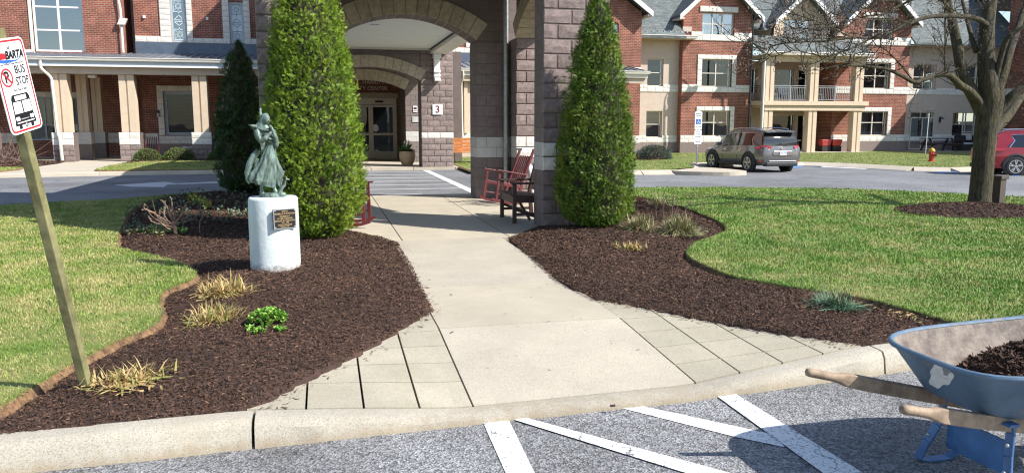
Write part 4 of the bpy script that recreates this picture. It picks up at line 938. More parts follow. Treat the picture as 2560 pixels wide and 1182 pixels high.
# right hand porch, seen past the entrance pier and beyond the clipped evergreen
wall(cb, 'brick', 4.6, 15.3, 4.3, 9.5, 38.5, [(7.42, 8.1, 5.2, 8.5)]); sband(cb, 4.6, 7.42, 4.95, 5.20, 38.46, 1); sband(cb, 6.92, 7.42, 5.2, 8.2, 38.45, 13, bw=2); sband(cb, 5.7, 6.36, 5.2, 7.0, 38.45, 8, bw=2)
window(cb, 7.42, 8.1, 5.2, 8.5, 38.58, 1, 3, 'grey_trim', 'glass_bright', None, .06)
pbox(cb, 'flashing', 'navy_metal', (4.6,13,38.40,38.52,4.50,4.945)); shed(5.95, 15.2, 35.45, 4.02, 38.5, 4.52); gutter(cb, 5.9, 15.28, 35.35, 4.0, .13)
pbox(cb, 'fascia', 'offwhite_paint', (5.9,15.2,35.48,35.56,3.70,3.92)); pbox(cb, 'porch_beam', 'stucco', (5.9,15.15,35.6,35.9,3.45,3.70))
wall(cb, 'stucco', 5.95, 9.4, 0, 3.5, 35.95, [(6.72, 7.6, .72, 2.72)]); pbox(cb, 'pilaster', 'stucco_trim', (6.02,6.15,35.8,35.98,1.1,3.46), (6.34,6.50,35.8,35.98,1.1,3.46))
window(cb, 6.72, 7.6, .72, 2.72, 36.02, 1, 2, 'white_paint', 'glass', 'blind', .07, [.48]); sband(cb, 5.95, 6.6, .55, 1.08, 35.9, 2); downspout(cb, [(6.22,35.4,3.9),(6.24,35.5,3.6),(6.2,35.72,3.3),(6.2,35.72,2.6),(6.22,35.72,1.2),(6.26,35.7,.5)], .055)
wall(cb, 'brick', 5.55, 5.95, 0, 4.4, 35.7); wall(cb, 'cmu_wall', 4.61, 5.54, 4.1, 5.2, 35.8)
lantern(5.72, 35.68, 2.35, 'square wall lantern on the brick strip beside the entrance pier', 1.5)
lantern(-7.2, 38.48, 1.98, 'small wall lantern behind the middle porch column', 1.1); lantern(-4.75, 38.48, 1.95, 'small wall lantern right of the porch column by the tall evergreen', 1.1)

# ------------------------------------------------------------------ residence building (right wing)
rb = thing('residence_building', 'three storey red brick and stucco residence with gables and balconies', 'building', (24, 39, 0), static=True)
YB, YS = 38.4, 38.8
Z1, Z2, Z3 = (.55, .92), (3.18, 3.57), (5.84, 6.26)
def gable_roof(cx, half, ze, slope, y0, y1, over=.22, rake='white_paint'):
    za = ze+half*slope; mb = MB(); t = .10
    for s in (-1, 1):
        mb.loft([[(cx, y, za+.03), (cx+s*(half+over), y, ze-over*slope+.03), (cx+s*(half+over), y, ze-over*slope-.07), (cx, y, za-.07)] for y in (y0, y1)])
    r = mb.build('gable_roof', M['shingle'], rb)
    for s in (-1, 1):
        m2 = MB(); m2.prismY([(cx, za+.06), (cx+s*(half+over+.03), ze-(over+.03)*slope+.06), (cx+s*(half+over+.03), ze-(over+.03)*slope-.20), (cx, za-.22)], y0-.05, y0+.0); m2.build('rake_board', M[rake], r)
        m2 = MB(); m2.loft([[(cx+s*(half+over), y, ze-over*slope-.20), (cx+s*(half-.02), y, ze-over*slope-.20), (cx+s*(half-.02), y, ze-over*slope-.10), (cx+s*(half+over), y, ze-over*slope-.10)] for y in (y0, y1-2)]); m2.build('soffit', M['stucco'], r)
    return r
def brick_bay(x0, x1, wc, cx, half):
    w3 = (wc-.92, wc+.92, 6.12, 7.28); w2 = (wc-.87, wc+.87, 3.46, 4.89); w1 = (wc-.87, wc+.87, .86, 2.21)
    wall(rb, 'brick', x0, x1, .5, 7.30, YB, [w3, w2, w1])
    MB().prismY([(x0, 7.30), (x1, 7.30), (min(x1, cx+half*.86), 7.30), (cx, 7.30+half*.86)], YB, YB+.3).build('gable_wall', M['brick'], rb) if False else MB().prismY([(cx-half+.25, 7.30), (cx+half-.25, 7.30), (cx, 7.30+(half-.25)*.9)], YB, YB+.3).build('gable_wall', M['brick'], rb)
    for x in (x0, x1): MB().box(min(x,x+.0)-.0 if x == x0 else x-.25, x+.25 if x == x0 else x, YB+.302, YS+.6, .5, 7.2).build('wall', M['brick'], rb)
    window(rb, w3[0], w3[1], w3[2], w3[3], YB+.12, 3, 2, 'beige_frame', 'glass_bright', 'curtain', .06, [.5]); window(rb, w2[0], w2[1], w2[2], w2[3], YB+.12, 2, 2, 'beige_frame', 'glass', 'blind', .055, [.5], backmat='screen_glass'); window(rb, w1[0], w1[1], w1[2], w1[3], YB+.12, 2, 2, 'beige_frame', 'glass', 'curtain', .055, [.55], backmat='screen_glass')
    sband(rb, wc-1.1, wc+1.1, 7.30, 7.58, YB-.05, 1); sband(rb, x0+.5, x1-.0, Z3[0], Z3[1], YB-.04, 2) if False else None
    sband(rb, x0+.45, w3[0], Z3[0], Z3[1]+.02, YB-.04, 2); sband(rb, w3[0], w3[1], Z3[0], 6.12, YB-.04, 1); sband(rb, w3[1], x1, Z3[0], Z3[1]+.02, YB-.04, 2)
    surround(rb, *w2, YB-.04, .26, .23); surround(rb, *w1, YB-.04, .24, .23)
    sband(rb, x0, w2[0]-.26, Z2[0], Z2[1], YB-.035, 2); sband(rb, w2[0]-.26, w2[1]+.26, Z2[0], 3.455, YB-.036, 1); sband(rb, w2[1]+.26, x1, Z2[0], Z2[1], YB-.035, 2)
    sband(rb, x0, w1[0]-.24, Z1[0], Z1[1], YB-.035, 2); sband(rb, w1[0]-.24, w1[1]+.24, Z1[0], .855, YB-.036, 1); sband(rb, w1[1]+.24, x1, Z1[0], Z1[1], YB-.035, 2)
    pbox(rb, 'plinth', 'cmu', (x0-.02, x1+.02, YB-.05, YB+.3, -.05, .55)); pbox(rb, 'corner_cap', 'stucco', (x0-.05, x0+.45, YB-.06, YB+.1, 6.26, 6.5))
    gable_roof(cx, half, 7.22, .9, YB-.5, YB+7)
brick_bay(18.37, 22.35, 20.36, 20.33, 2.15); brick_bay(27.45, 32.22, 30.15, 30.1, 2.15)
# stucco between the brick bays and beyond
def stucco_part(x0, x1, wins, y=YS):
    ops = [(a, b, 3.48, 4.88) for a, b in wins]+[(a, b, .80, 2.2) for a, b in wins]
    wall(rb, 'stucco', x0, x1, .5, 6.0, y, ops)
    for o in ops: window(rb, o[0], o[1], o[2], o[3], y+.12, 1 if o[1]-o[0] < 1.1 else 2, 2, 'beige_frame', 'glass', 'blind', .05, [.5], drop=rnd.choice((.5, .9)))
    cuts = [x0]+[v for a, b in wins for v in (a, b)]+[x1]
    for (z0, z1), zs in ((Z2, 3.478), (Z1, .798)):
        for i, (a, b) in enumerate(zip(cuts[:-1], cuts[1:])): sband(rb, a, b, z0, z1 if i % 2 == 0 else zs, y-.03, 2 if i % 2 == 0 else 1)
    pbox(rb, 'plinth', 'cmu', (x0, x1, y-.04, y+.3, -.05, .55))
stucco_part(15.70, 18.37, [(16.60, 17.50)])
# bay A beside the porch
wall(rb, 'brick', 10.5, 15.72, .9, 7.1, 37.6, [(13.5, 14.5, 5.3, 6.45)]); MB().box(15.5,15.72,37.902,39.3,.9,7.1).build('wall', M['brick'], rb)
window(rb, 13.5, 14.5, 5.3, 6.45, 37.7, 1, 2, 'beige_frame', 'glass_bright', 'blind', .05)
voussoirs(rb, 14.0, .5, 6.42, .16, .22, 37.565, .1, 'brick', 9)
sband(rb, 10.5, 15.74, .55, .92, 37.56, 2); pbox(rb, 'plinth', 'cmu', (10.5, 15.74, 37.55, 38, -.05, .55)); MB().prismY([(10.6,7.1),(15.6,7.1),(13.1,8.9)], 37.6, 37.9).build('gable_wall', M['brick'], rb)
gable_roof(13.1, 2.75, 7.15, .72, 37.1, 44); sband(rb, 14.2, 15.74, 4.22, 4.34, 37.56, 1)
# main roof
def slope(name, x0, x1, ye, ze, yr, zr, mat='shingle'):
    mb = MB(); mb.loft([[(x,ye,ze),(x,yr,zr),(x,yr,zr-.12),(x,ye,ze-.12)] for x in (x0, x1)]); return mb.build(name, M[mat], rb)
slope('roof', 15.6, 18.35, 37.95, 5.98, 46, 13.4); slope('roof', 18.35, 22.36, 38.75, 6.72, 46, 13.4); slope('roof', 22.36, 27.44, 38.7, 6.67, 46, 13.4); slope('roof', 27.44, 32.23, 38.75, 6.72, 46, 13.4); slope('roof', 32.23, 40, 38.0, 6.0, 46, 13.4)
gutter(rb, 15.75, 19.0, 37.95, 6.02, .14); pbox(rb, 'soffit', 'stucco', (15.72, 18.9, 38.0, 38.8, 5.84, 5.88))
for i in range(9): MB().box(15.9+.32*i,15.97+.32*i,38.15,38.2,6.17,6.24).build('snow_guard', M['galv'], rb)
# balcony bay
pbox(rb, 'balcony_floor', 'stucco_trim', (22.45, 28.80, 37.15, 40.3, 2.50, 2.72)); pbox(rb, 'balcony_beam', 'stucco_trim', (22.58, 28.66, 37.25, 37.7, 2.22, 2.50)); pbox(rb, 'balcony_soffit', 'stucco', (22.6, 28.6, 37.7, 40.3, 2.4, 2.498))
wall(rb, 'stucco', 22.35, 28.0, 0, 5.0, 40.3, [(25.0, 26.4, .02, 2.05), (26.6, 27.2, .02, 2.05), (22.9, 23.6, .8, 2.0), (22.8, 23.9, 3.2, 4.6), (25.0, 26.2, 2.75, 4.6), (26.5, 27.2, 3.1, 4.6)])
for a, b, c, d_ in ((25.0,26.4,.02,2.05),(26.6,27.2,.02,2.05),(22.9,23.6,.8,2.0),(22.8,23.9,3.2,4.6),(25.0,26.2,2.75,4.6),(26.5,27.2,3.1,4.6)): window(rb, a, b, c, d_, 40.38, 1, 1, 'beige_frame', 'glass_dark', None, .06, [])
sband(rb, 23.6, 25.0, .5, .95, 40.26, 2); None
MB().box(27.45,27.75,39.402,40.298,0,5).build('wall', M['brick'], rb); MB().box(27.46,27.74,38.42,39.4,.0,.499).build('plinth', M['cmu'], rb)
for x in (22.86, 25.50, 28.26):
    for z0, z1 in ((0, 2.22), (2.72, 4.78)): pbox(rb, 'post', 'stucco_trim', (x-.25,x-.035,37.3,37.72,z0,z1), (x+.035,x+.25,37.302,37.718,z0,z1), (x-.04,x+.04,37.36,37.66,z0,z1))
pbox(rb, 'eave_beam', 'stucco_trim', (22.5, 28.6, 37.28, 37.74, 4.78, 5.05)); pbox(rb, 'eave_soffit', 'stucco', (22.3, 28.7, 37.0, 40.3, 5.05, 5.09)); gutter(rb, 22.2, 28.85, 36.9, 5.22, .15)
slope('balcony_roof', 22.15, 28.9, 36.98, 5.22, 38.62, 6.2); downspout(rb, [(22.42,37.0,5.1),(22.45,37.1,4.9),(22.45,37.2,4.6),(22.45,37.2,2.4),(22.45,37.2,.05)], .055, 'white_paint')
def railing(parent, p0, p1, h, mat='railing', n=None, posts=(0,.5,1)):
    p0 = Vector(p0); p1 = Vector(p1); d = p1-p0; ln = d.length; mb = MB(); up = Vector((0,0,1))
    mb.bar(p0+up*h, p1+up*h, .05, .035); mb.bar(p0+up*(h-.09), p1+up*(h-.09), .03, .025); mb.bar(p0+up*.08, p1+up*.08, .03, .025); r = mb.build('railing', M[mat], parent)
    m2 = MB(); n = n or int(ln/.105)
    for i in range(n+1): q = p0+d*(i/n); m2.bar(q+up*.08, q+up*(h-.09), .018, .018)
    o = m2.build('balusters', M[mat], r); o['kind'] = 'stuff'
    for f in posts: q = p0+d*f; m3 = MB(); m3.bar(q, q+up*h, .05, .05); m3.build('rail_post', M[mat], r)
    return r
railing(rb, (23.12,37.45,2.72), (25.24,37.45,2.72), .80, posts=(.5,)); railing(rb, (25.76,37.45,2.72), (28.0,37.45,2.72), .80, posts=(.5,)); railing(rb, (22.5,37.6,2.72), (22.4,39.9,2.72), .80, 'black_metal', posts=(1,))
# dormer over the balcony
wall(rb, 'stucco_trim', 23.75, 26.95, 6.0, 7.15, 38.6, [(24.35, 25.95, 6.05, 7.12)]); MB().prismY([(23.75,7.15),(26.95,7.15),(25.35,8.6)], 38.6, 38.8).build('gable_wall', M['stucco_trim'], rb)
MB().box(23.75,23.95,38.61,41,6,7.15).build('wall', M['stucco_trim'], rb); MB().box(26.75,26.95,38.61,41,6,7.15).build('wall', M['stucco_trim'], rb)
window(rb, 24.35, 25.95, 6.05, 7.12, 38.7, 2, 1, 'beige_frame', 'glass_bright', 'curtain', .06, []); gable_roof(25.35, 1.62, 7.12, .9, 38.0, 43)
railing(rb, (24.0,38.0,5.86), (26.6,38.0,5.86), .62, posts=(0,.22,.55,1))
# stucco part E and wing F
stucco_part(32.22, 39.2, [(32.9, 34.45), (35.8, 37.5)])
window(rb, 32.87, 34.5, .06, 1.9, YS-.06, 2, 1, 'beige_frame', 'glass', 'curtain', .06, []); gutter(rb, 32.3, 39, 38.1, 6.04, .14); pbox(rb, 'soffit', 'stucco', (32.25, 39.1, 38.15, 38.8, 5.84, 5.88))
pbox(rb, 'roof_vent', 'galv', (33.6,33.75,40.2,40.35,8.0,8.6))
wall(rb, 'brick', 24.0, 38.8, .9, 9.4, 39.2, [(35.6,37.1,1.0,2.3),(35.6,37.1,3.6,4.9),(32.6,34.1,1.0,2.3),(32.6,34.1,3.6,4.9)], axis='y')
for a, b, c, d_ in ((35.6,37.1,1.0,2.3),(35.6,37.1,3.6,4.9),(32.6,34.1,1.0,2.3),(32.6,34.1,3.6,4.9)): window(rb, a, b, c, d_, 39.3, 2, 2, 'beige_frame', 'glass', 'blind', .055, axis='y')
pbox(rb, 'wall_band', 'white_stone', (39.16, 39.3, 24, 38.8, Z2[0], Z2[1])); pbox(rb, 'wall_band', 'white_stone', (39.16, 39.3, 24, 38.8, .5, .95)); pbox(rb, 'wall', 'brick', (39.2, 48, 24, 24.3, 0, 9.4), ); pbox(rb, 'plinth', 'cmu', (39.17,39.3,24,38.8,-.05,.5))
mb = MB(); mb.loft([[(38.7,y,9.2),(43.6,y,13.2),(48.5,y,9.2)] for y in (23.5, 46)]); mb.build('roof', M['shingle'], rb)
lantern(24.35, 40.26, 1.75, 'wall lantern under the balcony behind the grey car', 1.2); lantern(24.3, 40.26, 4.25, 'wall lantern on the upper balcony wall', 1.2); lantern(34.9, 38.78, 1.78, 'wall lantern beside the sliding patio door', 1.3)
# ------------------------------------------------------------------ clipped evergreens
def frond(n=7):
    """flat scale-leaf spray: length 1 along +x, in the x-y plane, as small leaf-shaped quads"""
    r = random.Random(3); V = []; F = []
    def leaf(p, d, l, w):
        d = Vector(d).normalized(); s = Vector((-d.y, d.x, 0)); b = len(V); p = Vector(p); z = Vector((0,0,.06*l))
        V.extend([tuple(p), tuple(p+d*l*.5+s*w+z), tuple(p+d*l), tuple(p+d*l*.5-s*w+z)]); F.append((b,b+1,b+2,b+3))
    for k in range(n):
        t = k/n
        if k % 2: leaf((t*.8,0,0), (1,.75,0), .44*(1-t*.5), .042)
        else: leaf((t*.8,0,0), (1,-.75,0), .44*(1-t*.5), .042)
    leaf((0,0,0), (1,0,0), 1, .035)
    return np.array(V), np.array(F)
def scatter(TV, TF, pos, ax, ay, az, size):
    """copies of a template placed with axes"""
    n = len(pos); m = len(TV)
    V = (ax[:,None,:]*TV[None,:,0:1]+ay[:,None,:]*TV[None,:,1:2]+az[:,None,:]*TV[None,:,2:3])*size[:,None,None]+pos[:,None,:]
    F = (np.arange(n)*m)[:,None,None]+TF[None]; return V.reshape(-1, 3), F.reshape(-1, TF.shape[1])
def nrm(a): return a/np.maximum(np.linalg.norm(a, axis=-1, keepdims=True), 1e-9)
def evergreen(cx, cy, prof, n, size, label, mat, lean=(0,0), seed=1):
    t = thing('evergreen_tree', label, 'evergreen tree', (cx, cy, 0), group='clipped conical evergreens by the canopy')
    zs_ = np.array([p[0] for p in prof]); rs = np.array([p[1] for p in prof]); g = np.random.default_rng(seed)
    nc = n//9; z = g.uniform(zs_[0], zs_[-1], nc*3); r = np.interp(z, zs_, rs); k = g.random(nc*3) < r/rs.max()+.05; z = z[k][:nc]; th = g.uniform(0, 2*np.pi, len(z))
    push = g.normal(0, .035, len(z)); gap = g.random(len(z)) < np.clip(.12+.55*(vnoise(th*3, z, .22, seed+4)-.35), 0, .5); push = np.where(gap, push-.07, push)
    rep = 9; z = np.repeat(z, rep)+g.normal(0, .035, len(z)*rep); cth = np.repeat(th, rep); push = np.repeat(push, rep); n = len(z); z = np.clip(z, zs_[0], zs_[-1]); r = np.interp(z, zs_, rs); th = cth+g.normal(0, .045, n)/np.maximum(r, .1)
    lump = 1+.05*vnoise(th*2.2, z, .45, seed)+.035*vnoise(th*5, z, .16, seed+1)
    rr = r*lump*g.uniform(.93, 1.03, n)+push*np.clip(r/.3, .2, 1)
    lx, ly = lean[0]*z, lean[1]*z; pos = np.stack([rr*np.cos(th)+lx, rr*np.sin(th)+ly, z], -1)
    cd_ = nrm(np.stack([np.cos(cth), np.sin(cth), np.full(n, .75)], -1)+np.repeat(g.normal(0, .42, (n//rep, 3)), rep, 0))
    d = nrm(cd_+g.normal(0, .38, (n,3)))
    side = nrm(np.cross(d, np.stack([np.cos(th)+g.normal(0,.6,n), np.sin(th)+g.normal(0,.6,n), g.normal(0,.5,n)], -1))); up = np.cross(d, side)
    sz = size*g.uniform(.65, 1.35, n); TV, TF = frond(); V, F = scatter(TV, TF, pos-d*sz[:,None]*.45, d, side, up, sz)
    np_mesh('crown', V, F, M[mat], t)
    mb = MB(); mb.loft([[(.80*r_*math.cos(a*math.pi/8)+lean[0]*z_, .80*r_*math.sin(a*math.pi/8)+lean[1]*z_, z_) for a in range(16)] for z_, r_ in prof]); mb.build('inner_core', M['thuja_core'], t)  # solid dark core added inside the crown to block light, brown like dead growth
    mb = MB(); mb.tube([(0,0,-.05),(0,0,.3)], [.06,.05], 8); mb.build('trunk', M['bark'], t); return t
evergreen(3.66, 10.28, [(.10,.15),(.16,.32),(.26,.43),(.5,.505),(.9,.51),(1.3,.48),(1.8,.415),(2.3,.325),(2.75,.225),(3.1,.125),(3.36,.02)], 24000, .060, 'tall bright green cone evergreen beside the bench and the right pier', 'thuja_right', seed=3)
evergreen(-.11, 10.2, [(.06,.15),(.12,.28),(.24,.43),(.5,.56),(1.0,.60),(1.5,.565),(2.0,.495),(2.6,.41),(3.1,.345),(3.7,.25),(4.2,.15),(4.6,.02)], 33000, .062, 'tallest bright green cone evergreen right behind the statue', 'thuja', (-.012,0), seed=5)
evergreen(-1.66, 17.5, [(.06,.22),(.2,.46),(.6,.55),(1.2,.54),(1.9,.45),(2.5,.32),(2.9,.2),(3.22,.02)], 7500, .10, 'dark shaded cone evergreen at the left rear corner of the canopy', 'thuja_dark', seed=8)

# ------------------------------------------------------------------ tufts, small plants
def tuft(p, n, ln, spread, mat, label, cat='grass tuft', name='grass_tuft', wid=.006, droop=.35, seed=0, group=None, rad=.05):
    g = np.random.default_rng(seed+50); th = g.uniform(0, 2*np.pi, n); el = np.arccos(g.uniform(.12, 1, n))*spread*1.15; L_ = ln*g.uniform(.55, 1.15, n)
    b0 = np.stack([g.normal(0, rad, n), g.normal(0, rad, n), np.full(n, -.015)], -1); h = np.stack([np.cos(th), np.sin(th), np.zeros(n)], -1); s_ = np.stack([-np.sin(th), np.cos(th), np.zeros(n)], -1)*wid*g.uniform(.6,1.3,n)[:,None]
    pts = []
    for k in range(4):
        t = k/3; a = el*(1+droop*t*t*1.4); pts.append(b0+(h*np.sin(np.minimum(a, 1.9))[:,None]+np.array([0,0,1.0])*np.cos(np.minimum(a, 1.9))[:,None])*(L_*t)[:,None])
    V = []
    for k, q in enumerate(pts): wv = (1, .95, .65, .05)[k]; V += [q-s_*wv, q+s_*wv]
    V = np.stack(V, 1).reshape(-1, 3); b = np.arange(n)[:,None]*8; F = np.concatenate([b+np.array([[0,1,3,2]])+2*k for k in range(3)], 0)
    V[:,2] = np.maximum(V[:,2], .004+.012*g.random(len(V)))
    t = thing(name, label, cat, (p[0], p[1], p[2]), group=group); np_mesh('blades', V, F, M[mat], t)['kind'] = 'stuff'; return t
tuft(GB(562,735), 700, .20, .78, 'tuft_tan', 'tan and green grass clump nearest the white pedestal', wid=.0062, seed=1, rad=.075)
tuft(GB(542,803), 640, .175, .78, 'tuft_tan', 'tan grass clump between the pedestal clump and the green rosette', wid=.006, seed=2, rad=.07)
tuft(GB(322,955), 300, .14, .8, 'tuft_tan', 'cut back straw coloured clump at the foot of the bus stop post', wid=.0055, droop=.3, seed=3, rad=.085)
tuft(GB(1597,575), 1300, .25, .86, 'tuft_green', 'low olive grass clump at the foot of the right evergreen', wid=.0062, seed=4, rad=.07)
tuft(GB(1697,584), 1500, .29, .84, 'tuft_green', 'large rounded olive and tan grass clump under the bare stalks', wid=.0062, seed=5, rad=.08)
tuft(GB(1648,514), 420, .26, .9, 'tuft_green', 'small green clump at the back edge of the right bed', wid=.007, seed=6, rad=.08)
tuft(GB(1580,625), 170, .14, .6, 'tuft_tan', 'short reddish straw stubble in the middle of the right bed', wid=.006, droop=.3, seed=7, rad=.07)
tuft(GB(2086,766), 900, .18, .92, 'tuft_blue', 'spiky blue green grass clump near the lawn edge', wid=.0034, seed=8, rad=.06)
tuft(GB(1945,716), 40, .09, 1.1, 'tuft_tan', 'few dead straw blades beside the blue green clump', wid=.004, seed=9, rad=.06)
tuft(GB(2248,792), 36, .09, 1.2, 'tuft_tan', 'scraps of dead straw near the wheelbarrow rim', wid=.004, seed=10, rad=.09)
def rosettes(name, pts, leafsize, mat, label, cat, n=10, base=None, hgt=.03):
    """low plant of many small leaf rosettes"""
    c = Vector(base); t = thing(name, label, cat, tuple(c)); V = []; F = []
    for p in pts:
        p = Vector(p)-c
        for k in range(n):
            a = rnd.uniform(0, 6.28); e = rnd.uniform(.15, 1.2); l = leafsize*rnd.uniform(.6, 1.2); d = Vector((math.cos(a)*math.cos(e), math.sin(a)*math.cos(e), math.sin(e))); s = Vector((-math.sin(a), math.cos(a), 0))*l*.42; b = len(V)
            o = p+Vector((0,0,rnd.uniform(0, hgt))); V += [o, o+d*l*.55+s, o+d*l*1.0, o+d*l*.55-s]; F.append((b,b+1,b+2,b+3))
    np_mesh('leaves', np.array([tuple(v) for v in V]), np.array(F), M[mat], t); return t
c = GB(670,812); pts = []
for i in range(150):
    a = rnd.uniform(0, 6.28); r_ = math.sqrt(rnd.random()); pts.append((c.x+.135*r_*math.cos(a), c.y+.125*r_*math.sin(a), c.z+.085*math.sqrt(max(0, 1-r_*r_))))
for du, dv in ((-38,24),(36,23),(-20,30)):
    q = GB(668+du, 805+dv); pts += [(q.x+rnd.gauss(0,.022), q.y+rnd.gauss(0,.018), q.z) for _ in range(9)]
rosettes('sedum_plant', pts, .026, 'sedum', 'bright green low rosette plant in the mulch', 'plant', 11, c)
# ground cover behind the pruned shrub
gp = []
for _ in range(560):
    u = rnd.uniform(312, 640); v = rnd.uniform(480, 590)
    if v < 592-.0*(u-300) and v > 480+max(0, (470-u))*.30 and v < 590-(u-330)*.13: gp.append(GB(u, v))
c = GB(450,540); o = rosettes('ground_cover', [(p.x, p.y, p.z+rnd.uniform(0,.05)) for p in gp], .042, 'ground_cover', 'grey green leafy ground cover behind the pruned shrub', 'ground cover', 5, c, .05); o['kind'] = 'stuff'
c = GB(505,515); pts = [GB(rnd.uniform(472,525), 0) if False else GB(u, 503+(u-472)*.42+rnd.gauss(0,4)) for u in np.linspace(472,528,70)]; rosettes('yellow_plant', [(p.x, p.y, p.z+rnd.uniform(0,.12)) for p in pts], .045, 'yellow_leaf', 'yellow leaved spreading plant in front of the dark evergreen', 'plant', 7, c, .05)
for (u0, u1, v0, lb, mt, nn) in ((312, 420, 582, 'pale green creeping plant at the lawn edge left of the pruned shrub', 'tuft_green', 60), (355, 470, 580, 'fresh green seedlings around the stem of the pruned shrub', 'sedum', 26)):
    c = GB((u0+u1)/2, v0); pts = [GB(rnd.uniform(u0,u1), v0+rnd.gauss(0,5)) for _ in range(nn)]; rosettes('creeping_plant', [(p.x, p.y, p.z) for p in pts], .05, mt, lb, 'plant', 7, c, .04)
# pruned shrub and bare stalks
def stalks(name, label, base, stems, mat='twig', cat='shrub'):
    t = thing(name, label, cat, tuple(base)); 
    for pts, r0, r1 in stems:
        P = spline([Vector(p)-Vector(base) for p in pts], 4); n = len(P); P = [p+Vector((rnd.gauss(0,.004), rnd.gauss(0,.004), rnd.gauss(0,.004))) for p in P]
        kk = 1.05 if name == 'pruned_shrub' else 1.0; mb = MB(); mb.tube(P, [kk*(r0+(r1-r0)*i/(n-1)) for i in range(n)], 7); mb.build('stem', M[mat], t, True)
    return t
simple('pruned_bark', (.25,.165,.12), .9, .4, 25, bmp=.5, bscale=80)
b = GB(437,588); Yb = b.y; extra = []
def sp(*uv, dy=0): return [at(u, v, Yb+dy*(i/(len(uv)-1))) for i, (u, v) in enumerate(uv)]
stalks('pruned_shrub', 'hard pruned bare shrub with thick brown stubs left of the statue', b, [
 (sp((440,590),(437,570),(432,558)), .026, .022), (sp((434,562),(405,545),(366,524),(360,518),(361,512),dy=-.1), .014, .010), (sp((366,523),(356,525)), .009, .007),
 (sp((434,560),(425,535),(415,512),(408,505),(402,499),dy=.1), .013, .009), (sp((415,513),(412,525),(410,545)), .010, .008), (sp((413,515),(412,502)), .009, .008),
 (sp((436,558),(432,530),(428,500),(425,492)), .010, .006), (sp((432,520),(428,506)), .007, .006), (sp((438,556),(432,530),(430,510),(443,545),dy=.05), .007, .006),
 (sp((438,560),(447,545),(457,530),(459,520),(466,512),dy=-.08), .013, .009), (sp((458,521),(445,514)), .008, .006), (sp((460,518),(468,506),(472,505)), .008, .005),
 (sp((436,568),(410,562),(385,556),(375,548),(372,540),dy=-.15), .012, .008), (sp((392,553),(378,546),(374,541)), .008, .006), (sp((430,575),(420,572),(405,560),dy=-.1), .010, .008), (sp((440,575),(443,590),(447,596),dy=-.12), .012, .010),
 *[(sp((rnd.uniform(425,448),rnd.uniform(545,575)),(437+k*13+rnd.uniform(-6,6)-58,rnd.uniform(525,545)),(437+(k*15-68)+rnd.uniform(-8,8),rnd.uniform(498,540)),dy=rnd.uniform(-.3,.2)), .0055, .0025) for k in range(10)], (sp((400,555),(398,528)), .004, .003), (sp((500,580),(498,565),(505,540),(510,537)), .008, .005)], 'pruned_bark')
b = GB(1690,548); Yb = b.y
for uvs, lb in ((((1641,545),(1640,525),(1640,512)), 'short thin bare stalk left of the pair of forked stalks'), (((1660,547),(1657,525),(1658,500),(1652,505),(1641,497)), 'dark forked bare stalk in the right bed'), (((1681,540),(1682,510),(1684,483)), 'straight pale bare stalk in the right bed'), (((1686,538),(1692,515),(1694,500)), 'thin bare stalk beside the straight pale one'), (((1706,537),(1720,515),(1730,495),(1734,487)), 'bare stalk leaning right over the olive clump'), (((1668,538),(1664,525)), 'stubby cut stalk in the right bed')):
    q = at(*uvs[0], Yb); stems = [([q]+[at(u, v, Yb) for u, v in uvs[1:]], .009, .005)]
    if 'forked' in lb and 'dark' in lb: stems.append(([at(1658,512,Yb), at(1664,495,Yb), at(1672,490,Yb)], .006, .003))
    stalks('bare_stalk', lb, q, stems, 'twig', 'stalk')
# twiggy bush behind the bus stop sign
b = Vector((-12.6, 34.2, 0)); t = thing('twiggy_bush', 'leafless reddish twiggy bush against the porch behind the bus stop sign', 'bush', tuple(b))
mb = MB()
for i in range(260):
    a = rnd.uniform(0, 6.28); e = rnd.uniform(.25, 1.35); l = rnd.uniform(.5, 1.5); d = Vector((math.cos(a)*math.cos(e)*1.3, math.sin(a)*math.cos(e)*.6, math.sin(e))); p1 = d*l*.5+Vector((rnd.gauss(0,.1),rnd.gauss(0,.06),0)); p2 = p1+d*l*.5+Vector((rnd.gauss(0,.15),rnd.gauss(0,.1),rnd.gauss(0,.08)))
    o_ = Vector((rnd.gauss(0,.55), rnd.gauss(0,.2), 0)); mb.tube([o_, o_+p1, o_+p2], [.012,.008,.003], 3, False)
simple('bush_twig', (.26,.17,.14), .9, .4, 8); mb.build('twigs', M['bush_twig'], t)

def leafball(name, p, rx, ry, rz, n, leaf, mat, label, cat='shrub', group=None, coremat='thuja_core', spiky=False):
    t = thing(name, label, cat, tuple(p), group=group); g = np.random.default_rng(int(abs(p[0]*100))+7)
    d = nrm(g.normal(0, 1, (n,3))); d[:,2] = np.abs(d[:,2])*1.0-.15; lump = (1+.10*vnoise(d[:,0]*3+d[:,1], d[:,2]*3, .8, 3))*g.uniform(.86, 1.03, n)
    pos = d*np.array([rx,ry,rz])*lump[:,None]+np.array([0,0,rz*.15]); o_ = nrm(d+g.normal(0,.55,(n,3))); s_ = nrm(np.cross(o_, g.normal(0,1,(n,3)))); u_ = np.cross(o_, s_)
    TV = np.array([(0,0,0),(.5,.30,.06),(1,0,0),(.5,-.30,.06)]) if not spiky else np.array([(0,-.06,0),(0,.06,0),(1,.01,0),(1,-.01,0)]); V, F = scatter(TV, np.array([[0,1,2,3]]), pos, o_, s_, u_, leaf*g.uniform(.6,1.3,n))
    np_mesh('foliage', V, F, M[mat], t); mb = MB(); mb.ball((0,0,rz*.12), .86, 14, 9, (rx,ry,rz)); mb.build('inner_core', M[coremat], t); return t  # solid dark core closes the leaf ball

